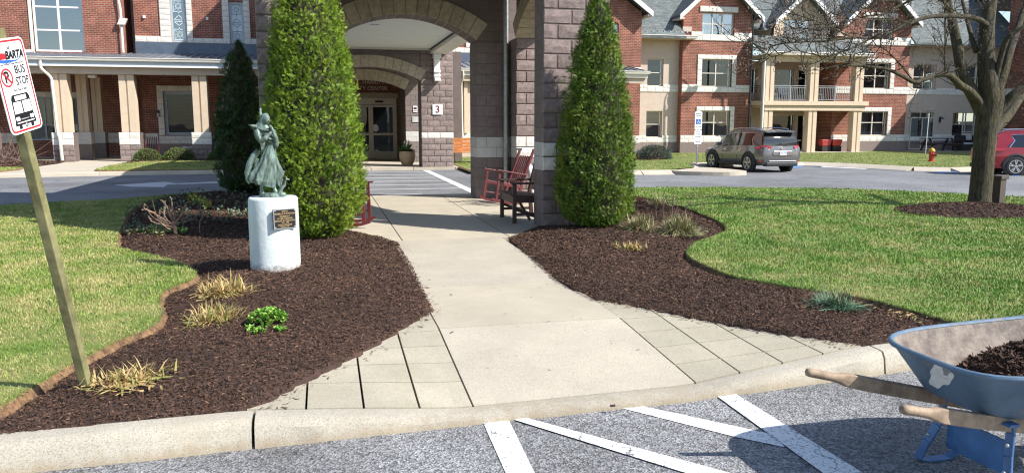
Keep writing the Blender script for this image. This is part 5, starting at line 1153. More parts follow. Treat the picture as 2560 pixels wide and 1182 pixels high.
# ------------------------------------------------------------------ bare tree
tb = G(2447, 508, .12); TY = tb[1]
tr = thing('bare_tree', 'large leafless tree with spreading budded limbs on the right lawn', 'tree', (tb[0], tb[1], .05), static=True)
limbs = []      # (points, radii)
def lim(uvd, r0, r1): 
    P = spline([at(u, v, TY+dy) for u, v, dy in uvd], 5); n = len(P); limbs.append((P, [.9*r0+(.9*r1-.9*r0)*(i/(n-1))**.8 for i in range(n)])); return P
PX1 = FPX and 15.0/FPX
trunk_mb = MB(); P = spline([at(2447,522,TY), at(2449,500,TY), at(2455,440,TY), at(2460,380,TY), at(2466,320,TY), at(2474,270,TY), at(2478,230,TY)], 5)
rad = np.interp(np.linspace(0,1,len(P)), [0,.06,.2,.5,.75,.9,1], [.29,.215,.180,.172,.19,.215,.20]); trunk_mb.tube(P, list(rad), 22); trunk_mb.build('trunk', M['bark'], tr, True)
lim([(2474,262,0),(2470,200,-.05),(2466,140,0),(2468,60,.1),(2482,-40,.2),(2500,-160,.3)], .20, .10)
lim([(2462,290,0),(2438,245,.05),(2408,190,.15),(2396,130,.2),(2382,60,.3),(2368,0,.35),(2352,-110,.5)], .15, .055)
lim([(2456,268,0),(2428,232,-.1),(2400,213,-.2),(2385,198,-.3),(2368,186,-.35),(2340,188,-.4),(2318,196,-.5),(2288,206,-.55),(2262,194,-.6),(2222,175,-.7),(2175,167,-.8),(2110,164,-.9),(2060,172,-1.0)], .085, .014)
lim([(2466,62,0),(2440,46,-.2),(2396,41,-.4),(2360,40,-.5),(2316,44,-.6),(2268,62,-.7),(2213,88,-.8),(2180,95,-.8),(2130,95,-.9),(2056,104,-.9),(2000,105,-1.0),(1944,112,-1.0),(1907,127,-1.1)], .055, .008)
lim([(2372,20,.3),(2340,-10,.2),(2290,-4,0),(2214,33,-.1),(2186,39,-.2),(2149,46,-.2),(2093,82,-.3),(2040,90,-.3)], .035, .007)
lim([(2440,130,.1),(2420,60,.5),(2405,0,.8),(2380,-70,1.0)], .05, .02)
lim([(2478,300,0),(2510,262,-.1),(2540,232,-.2),(2600,190,-.3),(2700,120,-.5)], .12, .05)
lim([(2484,258,.1),(2508,190,.2),(2525,130,.3),(2545,70,.5),(2575,-20,.7)], .10, .05)
lim([(2486,210,-.1),(2512,110,-.3),(2540,80,-.4),(2590,50,-.5)], .06, .03); lim([(2480,330,.1),(2520,290,.3),(2570,220,.6),(2650,140,.8)], .11, .05)
lim([(2364,187,-.35),(2362,150,-.4),(2363,100,-.4),(2362,40,-.4),(2360,-20,-.4)], .018, .009)
lim([(2230,-30,-.2),(2190,10,-.3),(2150,25,-.3),(2105,40,-.4),(2060,70,-.5),(2010,80,-.5)], .022, .006); lim([(2285,205,-.55),(2240,150,-.7),(2200,118,-.8),(2160,130,-.9),(2110,140,-1)], .016, .006)
lim([(2180,95,-.8),(2120,125,-.9),(2060,140,-1),(1990,128,-1.1),(1940,140,-1.1),(1905,150,-1.2)], .018, .005); lim([(2130,95,-.9),(2060,60,-1),(2000,40,-1),(1960,20,-1.1)], .014, .005)
mb = MB()
for P, rr in limbs: mb.tube(P, rr, 12 if rr[0] > .04 else 7)
mb.build('limbs', M['bark'], tr, True)
twm = MB(); buds = []
def twig(p, d, l, r, lev):
    n = 4; P = [p]; q = p; dd = d.copy()
    for i in range(n):
        dd = (dd+Vector((rnd.gauss(0,.22), rnd.gauss(0,.22), rnd.gauss(.06,.20)))).normalized(); q = q+dd*l/n; P.append(q)
    twm.tube(P, [r*(1-.7*i/n) for i in range(n+1)], 4 if lev else 5, False)
    if lev > 1 or l < .14: buds.append(q)
    if lev < 3:
        for i in range(1, n+1):
            for _ in range(1):
                if rnd.random() < (.80, .50, .30)[lev]:
                    a = Vector((rnd.gauss(0,1), rnd.gauss(0,1), rnd.gauss(.35,.8))).normalized(); twig(P[i], (dd*.55+a*.9).normalized(), l*rnd.uniform(.28,.60), max(.0022, r*.55), lev+1)
for P, rr in limbs:
    for i in range(3, len(P), 1):
        if rr[i] > .11: continue
        dens = .80 if rr[i] < .03 else .36
        if P[i].z > 4.4: dens *= .4
        while rnd.random() < dens:
            d = (P[i]-P[i-1]).normalized(); a = Vector((rnd.gauss(0,1), rnd.gauss(0,1), rnd.gauss(.4,.8))).normalized(); twig(P[i], (d*.6+a*.9).normalized(), rnd.uniform(.22,.75), .0085, 0); dens -= .6
o = twm.build('twigs', M['bark'], tr); o['kind'] = 'stuff'
mb = MB()
for q in buds: r = rnd.uniform(.007, .013); mb.ball(q, r, 4, 3, (1,1,1.4))
o = mb.build('buds', M['bud'], tr); o['kind'] = 'stuff'
# mulch ring under it
ringpoly = [(ring_c[0]+1.40*math.cos(a*math.pi/16)*(1+.05*math.sin(a*2.3)), ring_c[1]+1.02*math.sin(a*math.pi/16)*(1+.05*math.cos(a*1.7))) for a in range(32)]
def ring_h(x, y): return np.maximum(0, .12*(1-np.hypot((x-ring_c[0])/1.45, (y-ring_c[1])/1.05)**2))
gx, gy = np.meshgrid(np.arange(-1.5,1.51,.1), np.arange(-1.2,1.21,.1)); zz = ZL-.01+ring_h(gx+ring_c[0], gy+ring_c[1])-.03*(np.hypot(gx/1.45, gy/1.05) > 1); ny, nx = gx.shape; idx = np.arange(nx*ny).reshape(ny,nx)
ok = (np.hypot(gx/1.42, gy/1.03) < 1.04); ok = ok[:-1,:-1] & ok[1:,1:] & ok[:-1,1:] & ok[1:,:-1]
struct(np_mesh('mulch_ring', np.stack([gx+ring_c[0], gy+ring_c[1], zz], -1).reshape(-1,3), np.stack([idx[:-1,:-1],idx[:-1,1:],idx[1:,1:],idx[1:,:-1]],-1)[ok], M['mulch_base'], smooth=True))
_bh = bed_height
def bed_height(x, y, poly, ll, hmax, seed): return (ZL+ring_h(x, y), sdist(x, y, poly)) if poly is ringpoly else _bh(x, y, poly, ll, hmax, seed)
chips(ringpoly, [], .1, 9, 9000, 'mulch', 'round patch of dark mulch under the bare tree')
# bollard light beside the trunk
bp = G(2494, 512, .08); t = thing('bollard_light', 'brown square bollard light with slanted cap beside the tree trunk', 'bollard', (bp[0], bp[1], .04), R(10))
simple('bronze_paint', (.085,.065,.055), .5, .1, 6)
MB().box(-.075,.075,-.075,.075,0,.50).build('post', M['bronze_paint'], t, bevel=.006); mb = MB(); mb.prismY([(-.10,.50),(.10,.50),(.10,.575),(-.10,.56)], -.10, .10); mb.build('cap', M['bronze_paint'], t, bevel=.006)

# ------------------------------------------------------------------ statue on its pedestal
pc = (-.505, 8.035)
def pedmat():
    m, t, p = newmat('pedestal_paint'); g = N(t, 'NewGeometry').outputs['Position']; c = noise_col(t, g, (.60,.67,.68), (.69,.745,.755), 5, 6)
    mp = N(t, 'Mapping'); mp.inputs['Scale'].default_value = (1,1,.12); L(t, g, mp.inputs[0]); stn = noise_col(t, mp.outputs[0], (1,1,1), (.88,.88,.84), 22, 5, .6, .54, .72); c = mixc(t, c, stn, 1.0, 'MULTIPLY')
    s_ = N(t, 'SeparateXYZ'); L(t, g, s_.inputs[0]); n = N(t, 'TexNoise', i_Scale=28, i_Detail=6); L(t, g, n.inputs['Vector']); a_ = N(t, 'Math', operation='MULTIPLY_ADD'); L(t, n.outputs['Fac'], a_.inputs[0]); a_.inputs[1].default_value = -.22; L(t, s_.outputs[2], a_.inputs[2])
    mr = N(t, 'MapRange'); mr.inputs[1].default_value = -.02; mr.inputs[2].default_value = .05; mr.inputs[3].default_value = .75; mr.inputs[4].default_value = 0; L(t, a_.outputs[0], mr.inputs[0]); c = mixc(t, c, (.20,.15,.11), mr.outputs[0])
    L(t, c, p.inputs['Base Color']); p.inputs['Roughness'].default_value = .65; n2 = N(t, 'TexNoise', i_Scale=25, i_Detail=5); L(t, g, n2.inputs['Vector']); bump(t, p, n2.outputs['Fac'], .4, .008); M['pedestal_paint'] = m
pedmat()
pd = thing('pedestal', 'white painted concrete cylinder pedestal with a dark plaque', 'pedestal', (pc[0], pc[1], 0))
mb = MB(); n = 40; rings = []
for z, r in ((-.05,.243),(.0,.243),(.25,.241),(.55,.239),(.765,.237),(.782,.231),(.79,.222)): rings.append([((r+.0025*math.sin(5*a)+.002*math.sin(11*a+z*9))*math.cos(a), (r+.0025*math.sin(5*a)+.002*math.sin(9*a+z*7))*math.sin(a), z+.004*math.sin(3*a)*(z > .7)) for a in (2*math.pi*k/n for k in range(n))])
mb.loft(rings); mb.build('drum', M['pedestal_paint'], pd, True)
aim = math.atan2(-pc[1], -pc[0])+R(24); pm = Matrix.Translation((.243*math.cos(aim), .243*math.sin(aim), .595)) @ Matrix.Rotation(aim+R(90), 4, 'Z')
mb = MB(); mb.box(-.115,.115,-.008,.012,-.097,.097); mb.xform(pm); pl = mb.build('plaque', M['plaque'], pd, bevel=.003)
mb = MB(); 
for a, b, c_, d_ in ((-.115,.115,-.097,-.089),(-.115,.115,.089,.097),(-.115,-.107,-.089,.089),(.107,.115,-.089,.089)): mb.box(a,b,-.012,-.0085,c_,d_)
mb.xform(pm); mb.build('plaque_border', M['galv'], pl)
for k, (s_, sz) in enumerate((('GIFT OF',.017),('ISABELLA E WATSON',.022),('IN MEMORY',.019),('OF HER HUSBAND',.019),('EDGAR M. WATSON',.022),('1906 - 1988',.016),('DEDICATED JUNE',.018),('NINTH, 1991',.016))):
    z = (.072,.050,.024,.004,-.018,-.036,-.058,-.076)[k]; o = text(s_, 'plaque_text', M['plaque_gold'], sz, pm @ Matrix.Translation((0,-.0105,z)) @ FACE, pl, .0005, bold=.0004); o['kind'] = 'stuff'
for sx in (-1,1):
    for sz in (-1,1): m2 = MB(); m2.ball((sx*.099,-.013,sz*.081), .008, 8, 5, (1,.6,1)); m2.xform(pm); m2.build('screw', M['galv'], pl, True)
# bronze figure
K = .000792
def q(cx, cy, y=0.0): return Vector(((cx-410)*K, y, (1095-cy)*K))
sm = MB()
def ring(cx, cy, hw, hd, folds=0, amp=0, ph=0, y=0, n=44, tilt=0):
    c0 = q(cx, cy, y); return [tuple(c0+Vector((hw*K*math.cos(t)*(1+amp*math.sin(folds*t+ph)), hd*K*math.sin(t)*(1+amp*math.sin(folds*t+ph)), -tilt*K*math.cos(t)))) for t in (2*math.pi*k/n for k in range(n))]
sm.loft([ring(285,950,152,95,9,.12,.0,.0,tilt=40), ring(292,900,176,112,9,.12,.2,tilt=35), ring(312,830,165,108,9,.13,.5,tilt=20), ring(340,750,138,98,9,.12,.8), ring(372,670,108,84,9,.07,1.1), ring(388,590,86,70,9,.05,1.4), ring(405,520,66,56,9,.04,1.7), ring(425,465,50,46,9,.03,2), ring(405,420,68,56), ring(380,370,88,62), ring(350,325,104,60), ring(345,290,92,50), ring(352,262,44,40), ring(358,245,30,32)])
sm.loft([ring(520,1000,14,20), ring(505,950,40,34,5,.15), ring(490,880,50,40,5,.15), ring(505,820,54,42,5,.12,1), ring(490,760,48,40,5,.1,1), ring(470,700,42,38), ring(455,620,34,30)])   # wind blown right side of the skirt
sm.tube([q(572,800,.0), q(540,795), q(500,760), q(470,690)], [6*K,20*K,32*K,26*K], 10)
sm.tube([q(262,540,.0), q(200,610,.0), q(145,700,.0), q(112,800,.0), q(118,900,.0), q(130,930,.0)], [34*K,44*K,44*K,36*K,28*K,12*K], 10); sm.tube([q(250,640,.02), q(215,760,.02), q(200,860,.02), q(230,940,.01)], [30*K,34*K,36*K,24*K], 8)
# base, feet, small bird
sm.loft([ring(412,1095,170,120), ring(412,1070,168,118), ring(410,1050,155,108), ring(410,1040,140,95)]); sm.ball(q(515,1058,-.06), 62*K, 12, 7, (1.05,.6,.5))
sm.tube([q(285,1045,-.01), q(283,990,0), q(280,930,0)], [30*K,22*K,26*K], 8); sm.tube([q(455,1040,-.03), q(435,995,-.02), q(425,940,0)], [28*K,22*K,26*K], 8)
sm.tube([q(505,1035,-.04), q(522,985,-.04), q(560,955,-.04), q(572,905,-.04), q(585,880,-.04), q(628,888,-.04)], [24*K,26*K,18*K,14*K,20*K,5*K], 9); sm.tube([q(585,875,-.04), q(580,845,-.04)], [10*K,5*K], 6)
# head, veil
sm.ball(q(372,182,-.01), 50*K, 16, 10, (.95,1.0,1.28)); sm.tube([q(398,185,-.036), q(408,205,-.046), q(400,212,-.042)], [7*K,9*K,6*K], 7)      # face and nose
sm.loft([ring(366,110,20,26,y=.004), ring(358,130,48,50,y=.006), ring(345,170,54,54,y=.012), ring(325,215,58,52,y=.018), ring(300,255,80,54,y=.02), ring(282,285,96,52,y=.02), ring(290,310,80,44,y=.02)])
sm.tube([q(300,285,.01), q(240,272,0), q(190,258,-.01), q(155,245,-.01)], [40*K,30*K,20*K,6*K], 8); sm.tube([q(310,150,.03), q(303,105,.035), q(306,60,.04), q(316,50,.04)], [24*K,16*K,14*K,6*K], 7); sm.tube([q(440,300,-.02), q(380,305,-.05), q(310,300,-.05), q(245,280,-.03)], [22*K,24*K,22*K,16*K], 8)
# arms, sleeves, hands
sm.tube([q(255,310,-.02), q(268,380,-.045), q(300,435,-.065), q(350,400,-.085), q(405,350,-.075), q(430,325,-.065)], [46*K,44*K,40*K,32*K,22*K,16*K], 10); sm.loft([[tuple(v) for v in (q(285,410,-.08), q(345,400,-.09), q(350,420,-.05), q(290,430,-.04))], [tuple(v) for v in (q(288,480,-.085), q(345,470,-.085), q(345,480,-.05), q(290,490,-.05))], [tuple(v) for v in (q(295,545,-.075), q(330,510,-.075), q(330,515,-.055), q(297,548,-.055))]])
sm.tube([q(440,310,0), q(470,390,-.02), q(482,460,-.04), q(465,380,-.07), q(440,300,-.07), q(425,262,-.06)], [36*K,34*K,34*K,24*K,18*K,15*K], 10); sm.tube([q(482,440,-.035), q(486,490,-.04), q(486,520,-.04)], [34*K,24*K,10*K], 8)
for k in range(4): sm.tube([q(414+k*7,285,-.072), q(412+k*7,262,-.078), q(410+k*7,243+k*3,-.070)], [6*K,6*K,4*K], 6)
sm.tube([q(405,285,-.07), q(400,268,-.074), q(406,255,-.07)], [7*K,6*K,4*K], 6)
for k in range(4): sm.tube([q(425,318+k*8,-.07), q(442,312+k*8,-.074), q(452,318+k*8,-.066)], [6*K,6*K,4*K], 6)
sm.tube([q(425,445,-.045), q(385,435,-.04), q(395,405,-.06), q(440,410,-.055)], [14*K,16*K,18*K,14*K], 8)
m, t_, p = newmat('patina'); g_ = N(t_, 'TexCoord').outputs['Object']; mp = N(t_, 'Mapping'); mp.inputs['Scale'].default_value = (1,1,.35); L(t_, g_, mp.inputs[0])
c1 = noise_col(t_, mp.outputs[0], (.036,.043,.038), (.205,.295,.25), 24, 6, .7, .34, .64); geo = N(t_, 'NewGeometry'); L(t_, c1, p.inputs['Base Color']); p.inputs['Roughness'].default_value = .55; p.inputs['Metallic'].default_value = .25; M['patina'] = m
me = sm.mesh('figure'); o = bpy.data.objects.new('tmp', me); C.objects.link(o); r_ = o.modifiers.new('r', 'REMESH'); r_.mode = 'VOXEL'; r_.voxel_size = .0036; s_ = o.modifiers.new('s', 'SMOOTH'); s_.factor = .4; s_.iterations = 1
dg = bpy.context.evaluated_depsgraph_get(); me2 = bpy.data.meshes.new_from_object(o.evaluated_get(dg)); bpy.data.objects.remove(o); me2.materials.clear()
st = link('statue', me2, M['patina'], None, True); st.location = (pc[0], pc[1], .788); st.scale = (.97, .97, 1.05); st.rotation_euler = (0,0,-YAW+R(17)); tag(st, 'green bronze statue of a veiled woman with folded hands on the white pedestal', 'statue')
# ------------------------------------------------------------------ wheelbarrow
def barrow():
    m, t, p = newmat('barrow_blue'); g = N(t, 'NewGeometry').outputs['Position']; c = noise_col(t, g, (.070,.125,.195), (.125,.195,.28), 5, 6)
    n = N(t, 'TexNoise', i_Scale=16, i_Detail=8, i_Roughness=.75); L(t, g, n.inputs['Vector']); r = N(t, 'ValToRGB'); r.color_ramp.elements[0].position = .57; r.color_ramp.elements[1].position = .63; L(t, n.outputs['Fac'], r.inputs[0])
    L(t, mixc(t, c, (.22,.17,.13), r.outputs[0]), p.inputs['Base Color']); p.inputs['Roughness'].default_value = .5; n2 = N(t, 'TexNoise', i_Scale=12, i_Detail=5); L(t, g, n2.inputs['Vector']); bump(t, p, n2.outputs['Fac'], .25, .02); M['barrow_blue'] = m
barrow(); simple('barrow_leg', (.05,.14,.32), .42, .25, 9); simple('barrow_wood', (.30,.22,.15), .75, .35, 14, bmp=.4, bscale=40)
def rusty():
    m, t, p = newmat('barrow_inside'); g = N(t, 'NewGeometry').outputs['Position']
    c = noise_col(t, g, (.085,.062,.052), (.25,.205,.165), 9, 7, .75, .38, .62); L(t, c, p.inputs['Base Color']); p.inputs['Roughness'].default_value = .7
    n = N(t, 'TexNoise', i_Scale=60, i_Detail=5); L(t, g, n.inputs['Vector']); bump(t, p, n.outputs['Fac'], .4, .004); M['barrow_inside'] = m
rusty(); simple('sticker', (.66,.66,.66), .6, .12, 30); simple('sticker_grey', (.25,.26,.28), .6, .1, 30)
wbx = thing('wheelbarrow', 'blue steel wheelbarrow with wooden handles parked on the road', 'wheelbarrow', (3.1, 2.85, ZR), static=True)
def trayring(z, x0, x1, wr, wf, rad, cy, k=40):
    """rounded outline, rear at x0, nose at x1; half widths wr (rear) wf (front)"""
    out = []
    cxm = (x0+x1)/2; hl = (x1-x0)/2
    for i in range(k):
        t = 2*math.pi*i/k; e = .52; cx_ = math.copysign(abs(math.cos(t))**e, math.cos(t)); sy = math.copysign(abs(math.sin(t))**e, math.sin(t))
        x = cxm+hl*cx_; f = (x-x0)/(x1-x0); out.append((x, cy+sy*(wr+(wf-wr)*f)*(1-.10*max(0, f-.7)/.3), z+(f-.3)*.05*(z > .4)))
    return out
TC = 2.83
outr = [trayring(.235, 2.78, 3.62, .22, .20, .1, TC), trayring(.27, 2.70, 3.72, .27, .25, .1, TC), trayring(.38, 2.63, 3.85, .345, .33, .1, TC), trayring(.490, 2.565, 3.95, .405, .385, .1, TC)]
mb = MB(); mb.loft(outr); mb.f.pop(); mb.build('tray', M['barrow_blue'], wbx, True)
inr = [[(x+(3.2-x)*.012, y+(TC-y)*.02, z+.004) for x, y, z in r] for r in outr]; mb = MB(); mb.loft(inr); mb.f.pop(); mb.build('tray_inside', M['barrow_inside'], wbx, True)
mb = MB(); rim = outr[-1]; mb.tube(rim+[rim[0]], .0125, 8, False); mb.build('rim', M['barrow_blue'], wbx, True)
# mulch heap in the tray
def heap_z(x, y, ro): return .305+.175*(1-ro**2)+(.02*vnoise(x, y, .10, 2)+.012*vnoise(x, y, .04, 3))*np.minimum(1, (1-ro)*5)
ro, an = np.meshgrid(np.linspace(0,1,20), np.linspace(0,2*np.pi,49)); xx = 3.22+.50*ro*np.cos(an); yy = TC+.27*ro*np.sin(an); hz = heap_z(xx, yy, ro)
idx = np.arange(ro.size).reshape(ro.shape); hp = np_mesh('mulch_heap', np.stack([xx, yy, hz], -1).reshape(-1,3), np.stack([idx[:-1,:-1],idx[:-1,1:],idx[1:,1:],idx[1:,:-1]],-1).reshape(-1,4), M['mulch_base'], smooth=True); tag(hp, 'load of dark mulch heaped inside the wheelbarrow tray', 'mulch', kind='stuff')
n = 15000; ro = np.sqrt(rng.random(n))*.98; an = rng.uniform(0,2*np.pi,n); cx_ = 3.22+.50*ro*np.cos(an); cy_ = TC+.27*ro*np.sin(an); cz_ = heap_z(cx_, cy_, ro)+.006; th = rng.uniform(0,6.28,n); ti = rng.normal(0,.5,n); ax = np.stack([np.cos(th)*np.cos(ti), np.sin(th)*np.cos(ti), np.sin(ti)],-1); ay = nrm(np.cross(ax, rng.normal(0,1,(n,3)))); az = np.cross(ax, ay)
V, F = scatter(np.array([(-.5,-.1,0),(-.5,.1,0),(.5,.06,.05),(.5,-.06,.05)]), np.array([[0,1,2,3]]), np.stack([cx_,cy_,cz_],-1), ax, ay, az, rng.gamma(2.2,.0075,n)+.006); o = np_mesh('mulch_chips', V, F, M['mulch_chip'], hp)
# handles
def handle(tip, mid, end):
    tip, mid, end = Vector(tip), Vector(mid), Vector(end); d = (mid-tip).normalized(); up = Vector((0,0,1)); sd = d.cross(up).normalized(); u2 = sd.cross(d); rings = []
    for s_, w_, h_, e in ((0,.010,.010,1),(.006,.018,.018,1),(.02,.021,.021,1),(.13,.0205,.0205,1),(.17,.021,.024,.7),(.20,.021,.031,.35),(.24,.0215,.032,.12),(.42,.0215,.032,.1)):
        c_ = tip+d*s_; rings.append([tuple(c_+sd*w_*math.copysign(abs(math.cos(t))**e, math.cos(t))+u2*h_*math.copysign(abs(math.sin(t))**e, math.sin(t))) for t in (2*math.pi*(k+.5)/16 for k in range(16))])
    for s_ in (.7, 1.0):
        c_ = mid+(end-mid)*((s_-.5)/.5); rings.append([tuple(c_+sd*.0215*math.copysign(abs(math.cos(t))**.1, math.cos(t))+u2*.032*math.copysign(abs(math.sin(t))**.1, math.sin(t))) for t in (2*math.pi*(k+.5)/16 for k in range(16))])
    mb = MB(); mb.loft(rings); return mb.build('handle', M['barrow_wood'], wbx, True)
Hf = ((2.17,3.12,.35), (2.76,3.04,.215), (3.75,2.90,.02)); Hn = ((2.26,2.60,.35), (2.80,2.66,.215), (3.75,2.78,.02))
handle(*Hf); handle(*Hn)
# legs: bent flat straps with a skid and a cross plate
def leg(xh, yh, yo):
    zt = .21; mb = MB(); wd = .045; th = .012
    pts = [(xh, yh, zt), (xh+.01, yh, zt-.05), (xh-.005, yh+yo*.2, .06), (xh-.03, yh+yo*.6, -.03), (xh-.05, yh+yo, ZR+.02), (xh+.0, yh+yo, ZR+.006), (xh+.12, yh+yo, ZR+.006), (xh+.18, yh+yo, ZR+.03), (xh+.30, yh+yo*.4, .09), (xh+.34, yh, .13)]
    for a, b in zip(pts[:-1], pts[1:]): mb.bar(a, b, wd, th, (0,0,1) if abs(b[2]-a[2]) < .03 else (1,0,0))
    return mb.build('leg', M['barrow_leg'], wbx, bevel=.003)
leg(2.86, 3.025, .07); leg(2.88, 2.665, -.07)
for y_, s_ in ((3.055,1),(2.635,-1)):
    for z_ in (.12, .0): m2 = MB(); m2.ball((2.845 if z_ > .05 else 2.83, y_+ (.01 if z_<.05 else 0)*s_, z_), .009, 8, 5); m2.build('bolt', M['galv'], wbx, True)
mb = MB(); mb.bar((2.90,3.02,.03), (2.91,2.67,.03), .012, .16, (0,0,1)); mb.build('cross_plate', M['barrow_leg'], wbx, bevel=.003)
for x_, ya_, yb_, z_ in ((2.84,3.10,2.60,.222),(3.35,3.02,2.66,.20)): mb = MB(); mb.bar((x_,ya_,z_),(x_,yb_,z_), .05, .012); mb.build('tray_support', M['barrow_leg'], wbx)
mb = MB(); m2 = []
mb.loft([[(3.80+ (r)*math.cos(t), y, ZR+.20+r*math.sin(t)) for t in (2*math.pi*k/28 for k in range(28))] for r, y in ((.12,2.79),(.17,2.785),(.195,2.80),(.20,2.84),(.195,2.88),(.17,2.895),(.12,2.89))]); w1 = mb.build('wheel', M['tyre'], wbx, True)
mb = MB(); mb.loft([[(3.80+r*math.cos(t), y, ZR+.20+r*math.sin(t)) for t in (2*math.pi*k/20 for k in range(20))] for r, y in ((.12,2.80),(.02,2.79),(.02,2.89),(.12,2.88))]); mb.build('rim', M['barrow_leg'], w1, True)
# worn label: a patch of old paper lying just proud of the tray side
from mathutils.bvhtree import BVHTree
tm = MB(); tm.loft(outr); bv = BVHTree.FromPolygons([Vector(v) for v in tm.v], tm.f[:-2])
def patch(uc, vc, ru, rv, mat, name, ph, off):
    mb = MB(); nr, na = 5, 28
    for i in range(nr+1):
        for k in range(na):
            a_ = 2*math.pi*k/na; rr_ = (i/nr)*(1+.14*math.sin(3*a_+ph)+.09*math.sin(7*a_+2*ph)); d = Vector(ray(uc+ru*rr_*math.cos(a_), vc+rv*rr_*math.sin(a_))).normalized(); h = bv.ray_cast(Vector((0,0,CAMH)), d)
            if h[0] is None: return
            nn_ = h[1] if h[1].dot(d) < 0 else -h[1]; mb.v.append(tuple(h[0]+nn_*off))
    for i in range(nr):
        for k in range(na): k2 = (k+1) % na; mb.f.append((i*na+k, i*na+k2, (i+1)*na+k2, (i+1)*na+k))
    return mb.build(name, M[mat], wbx)
patch(2352, 938, 29, 30, 'sticker', 'worn_label', 1.0, .002); patch(2368, 922, 11, 14, 'sticker_grey', 'label_scrape', 2.3, .0035)
# ------------------------------------------------------------------ bus stop sign
simple('post_wood', (.17,.16,.07), .85, .4, 9, bmp=.5, bscale=35)
sb = GB(217, 968); dirp = Vector((-.090, -.1665, .9829)).normalized()
bs = thing('bus_stop_sign', 'leaning wooden post with a red bordered white bus stop sign', 'sign', tuple(sb), static=True)
mb = MB(); a = dirp; s1 = Vector((math.cos(R(75.3)), math.sin(R(75.3)), 0)); s1 = (s1-a*s1.dot(a)).normalized(); s2 = a.cross(s1); e0 = sb-a*.15; e1 = sb+a*1.92
mb.loft([[tuple(p+s1*i*.025+s2*j*.025) for i, j in ((-1,-1),(1,-1),(1,1),(-1,1))] for p in (e0, sb+a*.5, sb+a*1.0, e1)]); mb.build('post', M['post_wood'], bs, bevel=.004)
# sign plate: local frame x to the right of the plate, z up along the post
SW, SH = .254, .447
corners = {'tr': (60,92), 'br': (103,318)}
cen_dir = Vector((math.cos(R(75.3)), math.sin(R(75.3)), 0)); xa = (cen_dir-a*cen_dir.dot(a)).normalized(); za = a; ya = za.cross(xa)
SM = Matrix((( xa.x, ya.x, za.x, 0), (xa.y, ya.y, za.y, 0), (xa.z, ya.z, za.z, 0), (0,0,0,1))); SM = Matrix.Translation(sb+a*1.65-ya*.029) @ SM
def rrect(w_, h_, r, n=6):
    o_ = []
    for cx_, cz_, a0 in ((w_/2-r,h_/2-r,0),(-w_/2+r,h_/2-r,90),(-w_/2+r,-h_/2+r,180),(w_/2-r,-h_/2+r,270)):
        for k in range(n+1): t = R(a0+90*k/n); o_.append((cx_+r*math.cos(t), cz_+r*math.sin(t)))
    return o_
KX, KZ = SW/.315, SH/.52
def sign_part(poly, y0, y1, mat, name, par): mb = MB(); mb.prismY([(x*KX, z*KZ) for x, z in poly] if name != 'sign_plate' else poly, y0, y1); mb.xform(SM); return mb.build(name, M[mat], par)
pl = sign_part(rrect(SW, SH, .03), -.002, .002, 'sign_white', 'sign_plate', bs)
mb = MB(); o1 = rrect(SW-.016, SH-.016, .024); o2 = rrect(SW-.034, SH-.034, .017); nn = len(o1)
for i in range(nn): j = (i+1) % nn; mb.quad((o1[i][0],-.0032,o1[i][1]),(o1[j][0],-.0032,o1[j][1]),(o2[j][0],-.0032,o2[j][1]),(o2[i][0],-.0032,o2[i][1]))
mb.xform(SM); mb.build('border', M['sign_red'], pl)
def stext(s_, x, z, size, mat='sign_black', sx=1, shear=0, bold=0, al='CENTER'): o = text(s_, 'lettering', M[mat], size*.88, SM @ Matrix.Translation((x*KX,-.0034,z*KZ)) @ FACE, pl, .0003, al, sx*.92, shear, bold); o['kind'] = 'stuff'; return o
stext('BARTA', .040, .168, .058, shear=.25, bold=.0022, sx=.95); stext('Berks Area Regional Transportation Authority', 0, .123, .0125, sx=.9)
stext('BUS', .060, .085, .062, sx=.95, bold=.0005); stext('STOP', .062, .022, .062, sx=.85, bold=.0005); stext('More Than A Ride', .02, -.022, .017)
sign_part([(-.13,.178),(-.095,.186),(-.042,.182),(-.042,.152),(-.10,.150),(-.125,.155)], -.0036, -.0031, 'sign_red', 'logo_red', pl); sign_part([(-.12,.150),(.05,.140),(.105,.150),(.05,.133),(-.05,.128),(-.11,.135)], -.0038, -.0033, 'sign_blue', 'logo_swoosh', pl)
mb = MB(); 
def annulus(cx_, cz_, r0, r1, y, n=28):
    for k in range(n):
        t0, t1 = 2*math.pi*k/n, 2*math.pi*(k+1)/n; mb.quad((cx_+r0*math.cos(t0),y,cz_+r0*math.sin(t0)),(cx_+r0*math.cos(t1),y,cz_+r0*math.sin(t1)),(cx_+r1*math.cos(t1),y,cz_+r1*math.sin(t1)),(cx_+r1*math.cos(t0),y,cz_+r1*math.sin(t0)))
annulus(-.061, .045, .036, .044, -.0040); t = R(-45); mb.bar((-.061-.037*math.cos(t),-.0041,.045-.037*math.sin(t)), (-.061+.037*math.cos(t),-.0041,.045+.037*math.sin(t)), .009, .0008, (0,1,0)); mb.xform(SM); mb.build('no_parking_ring', M['sign_red'], pl); stext('P', -.076, .052, .085, bold=.002)
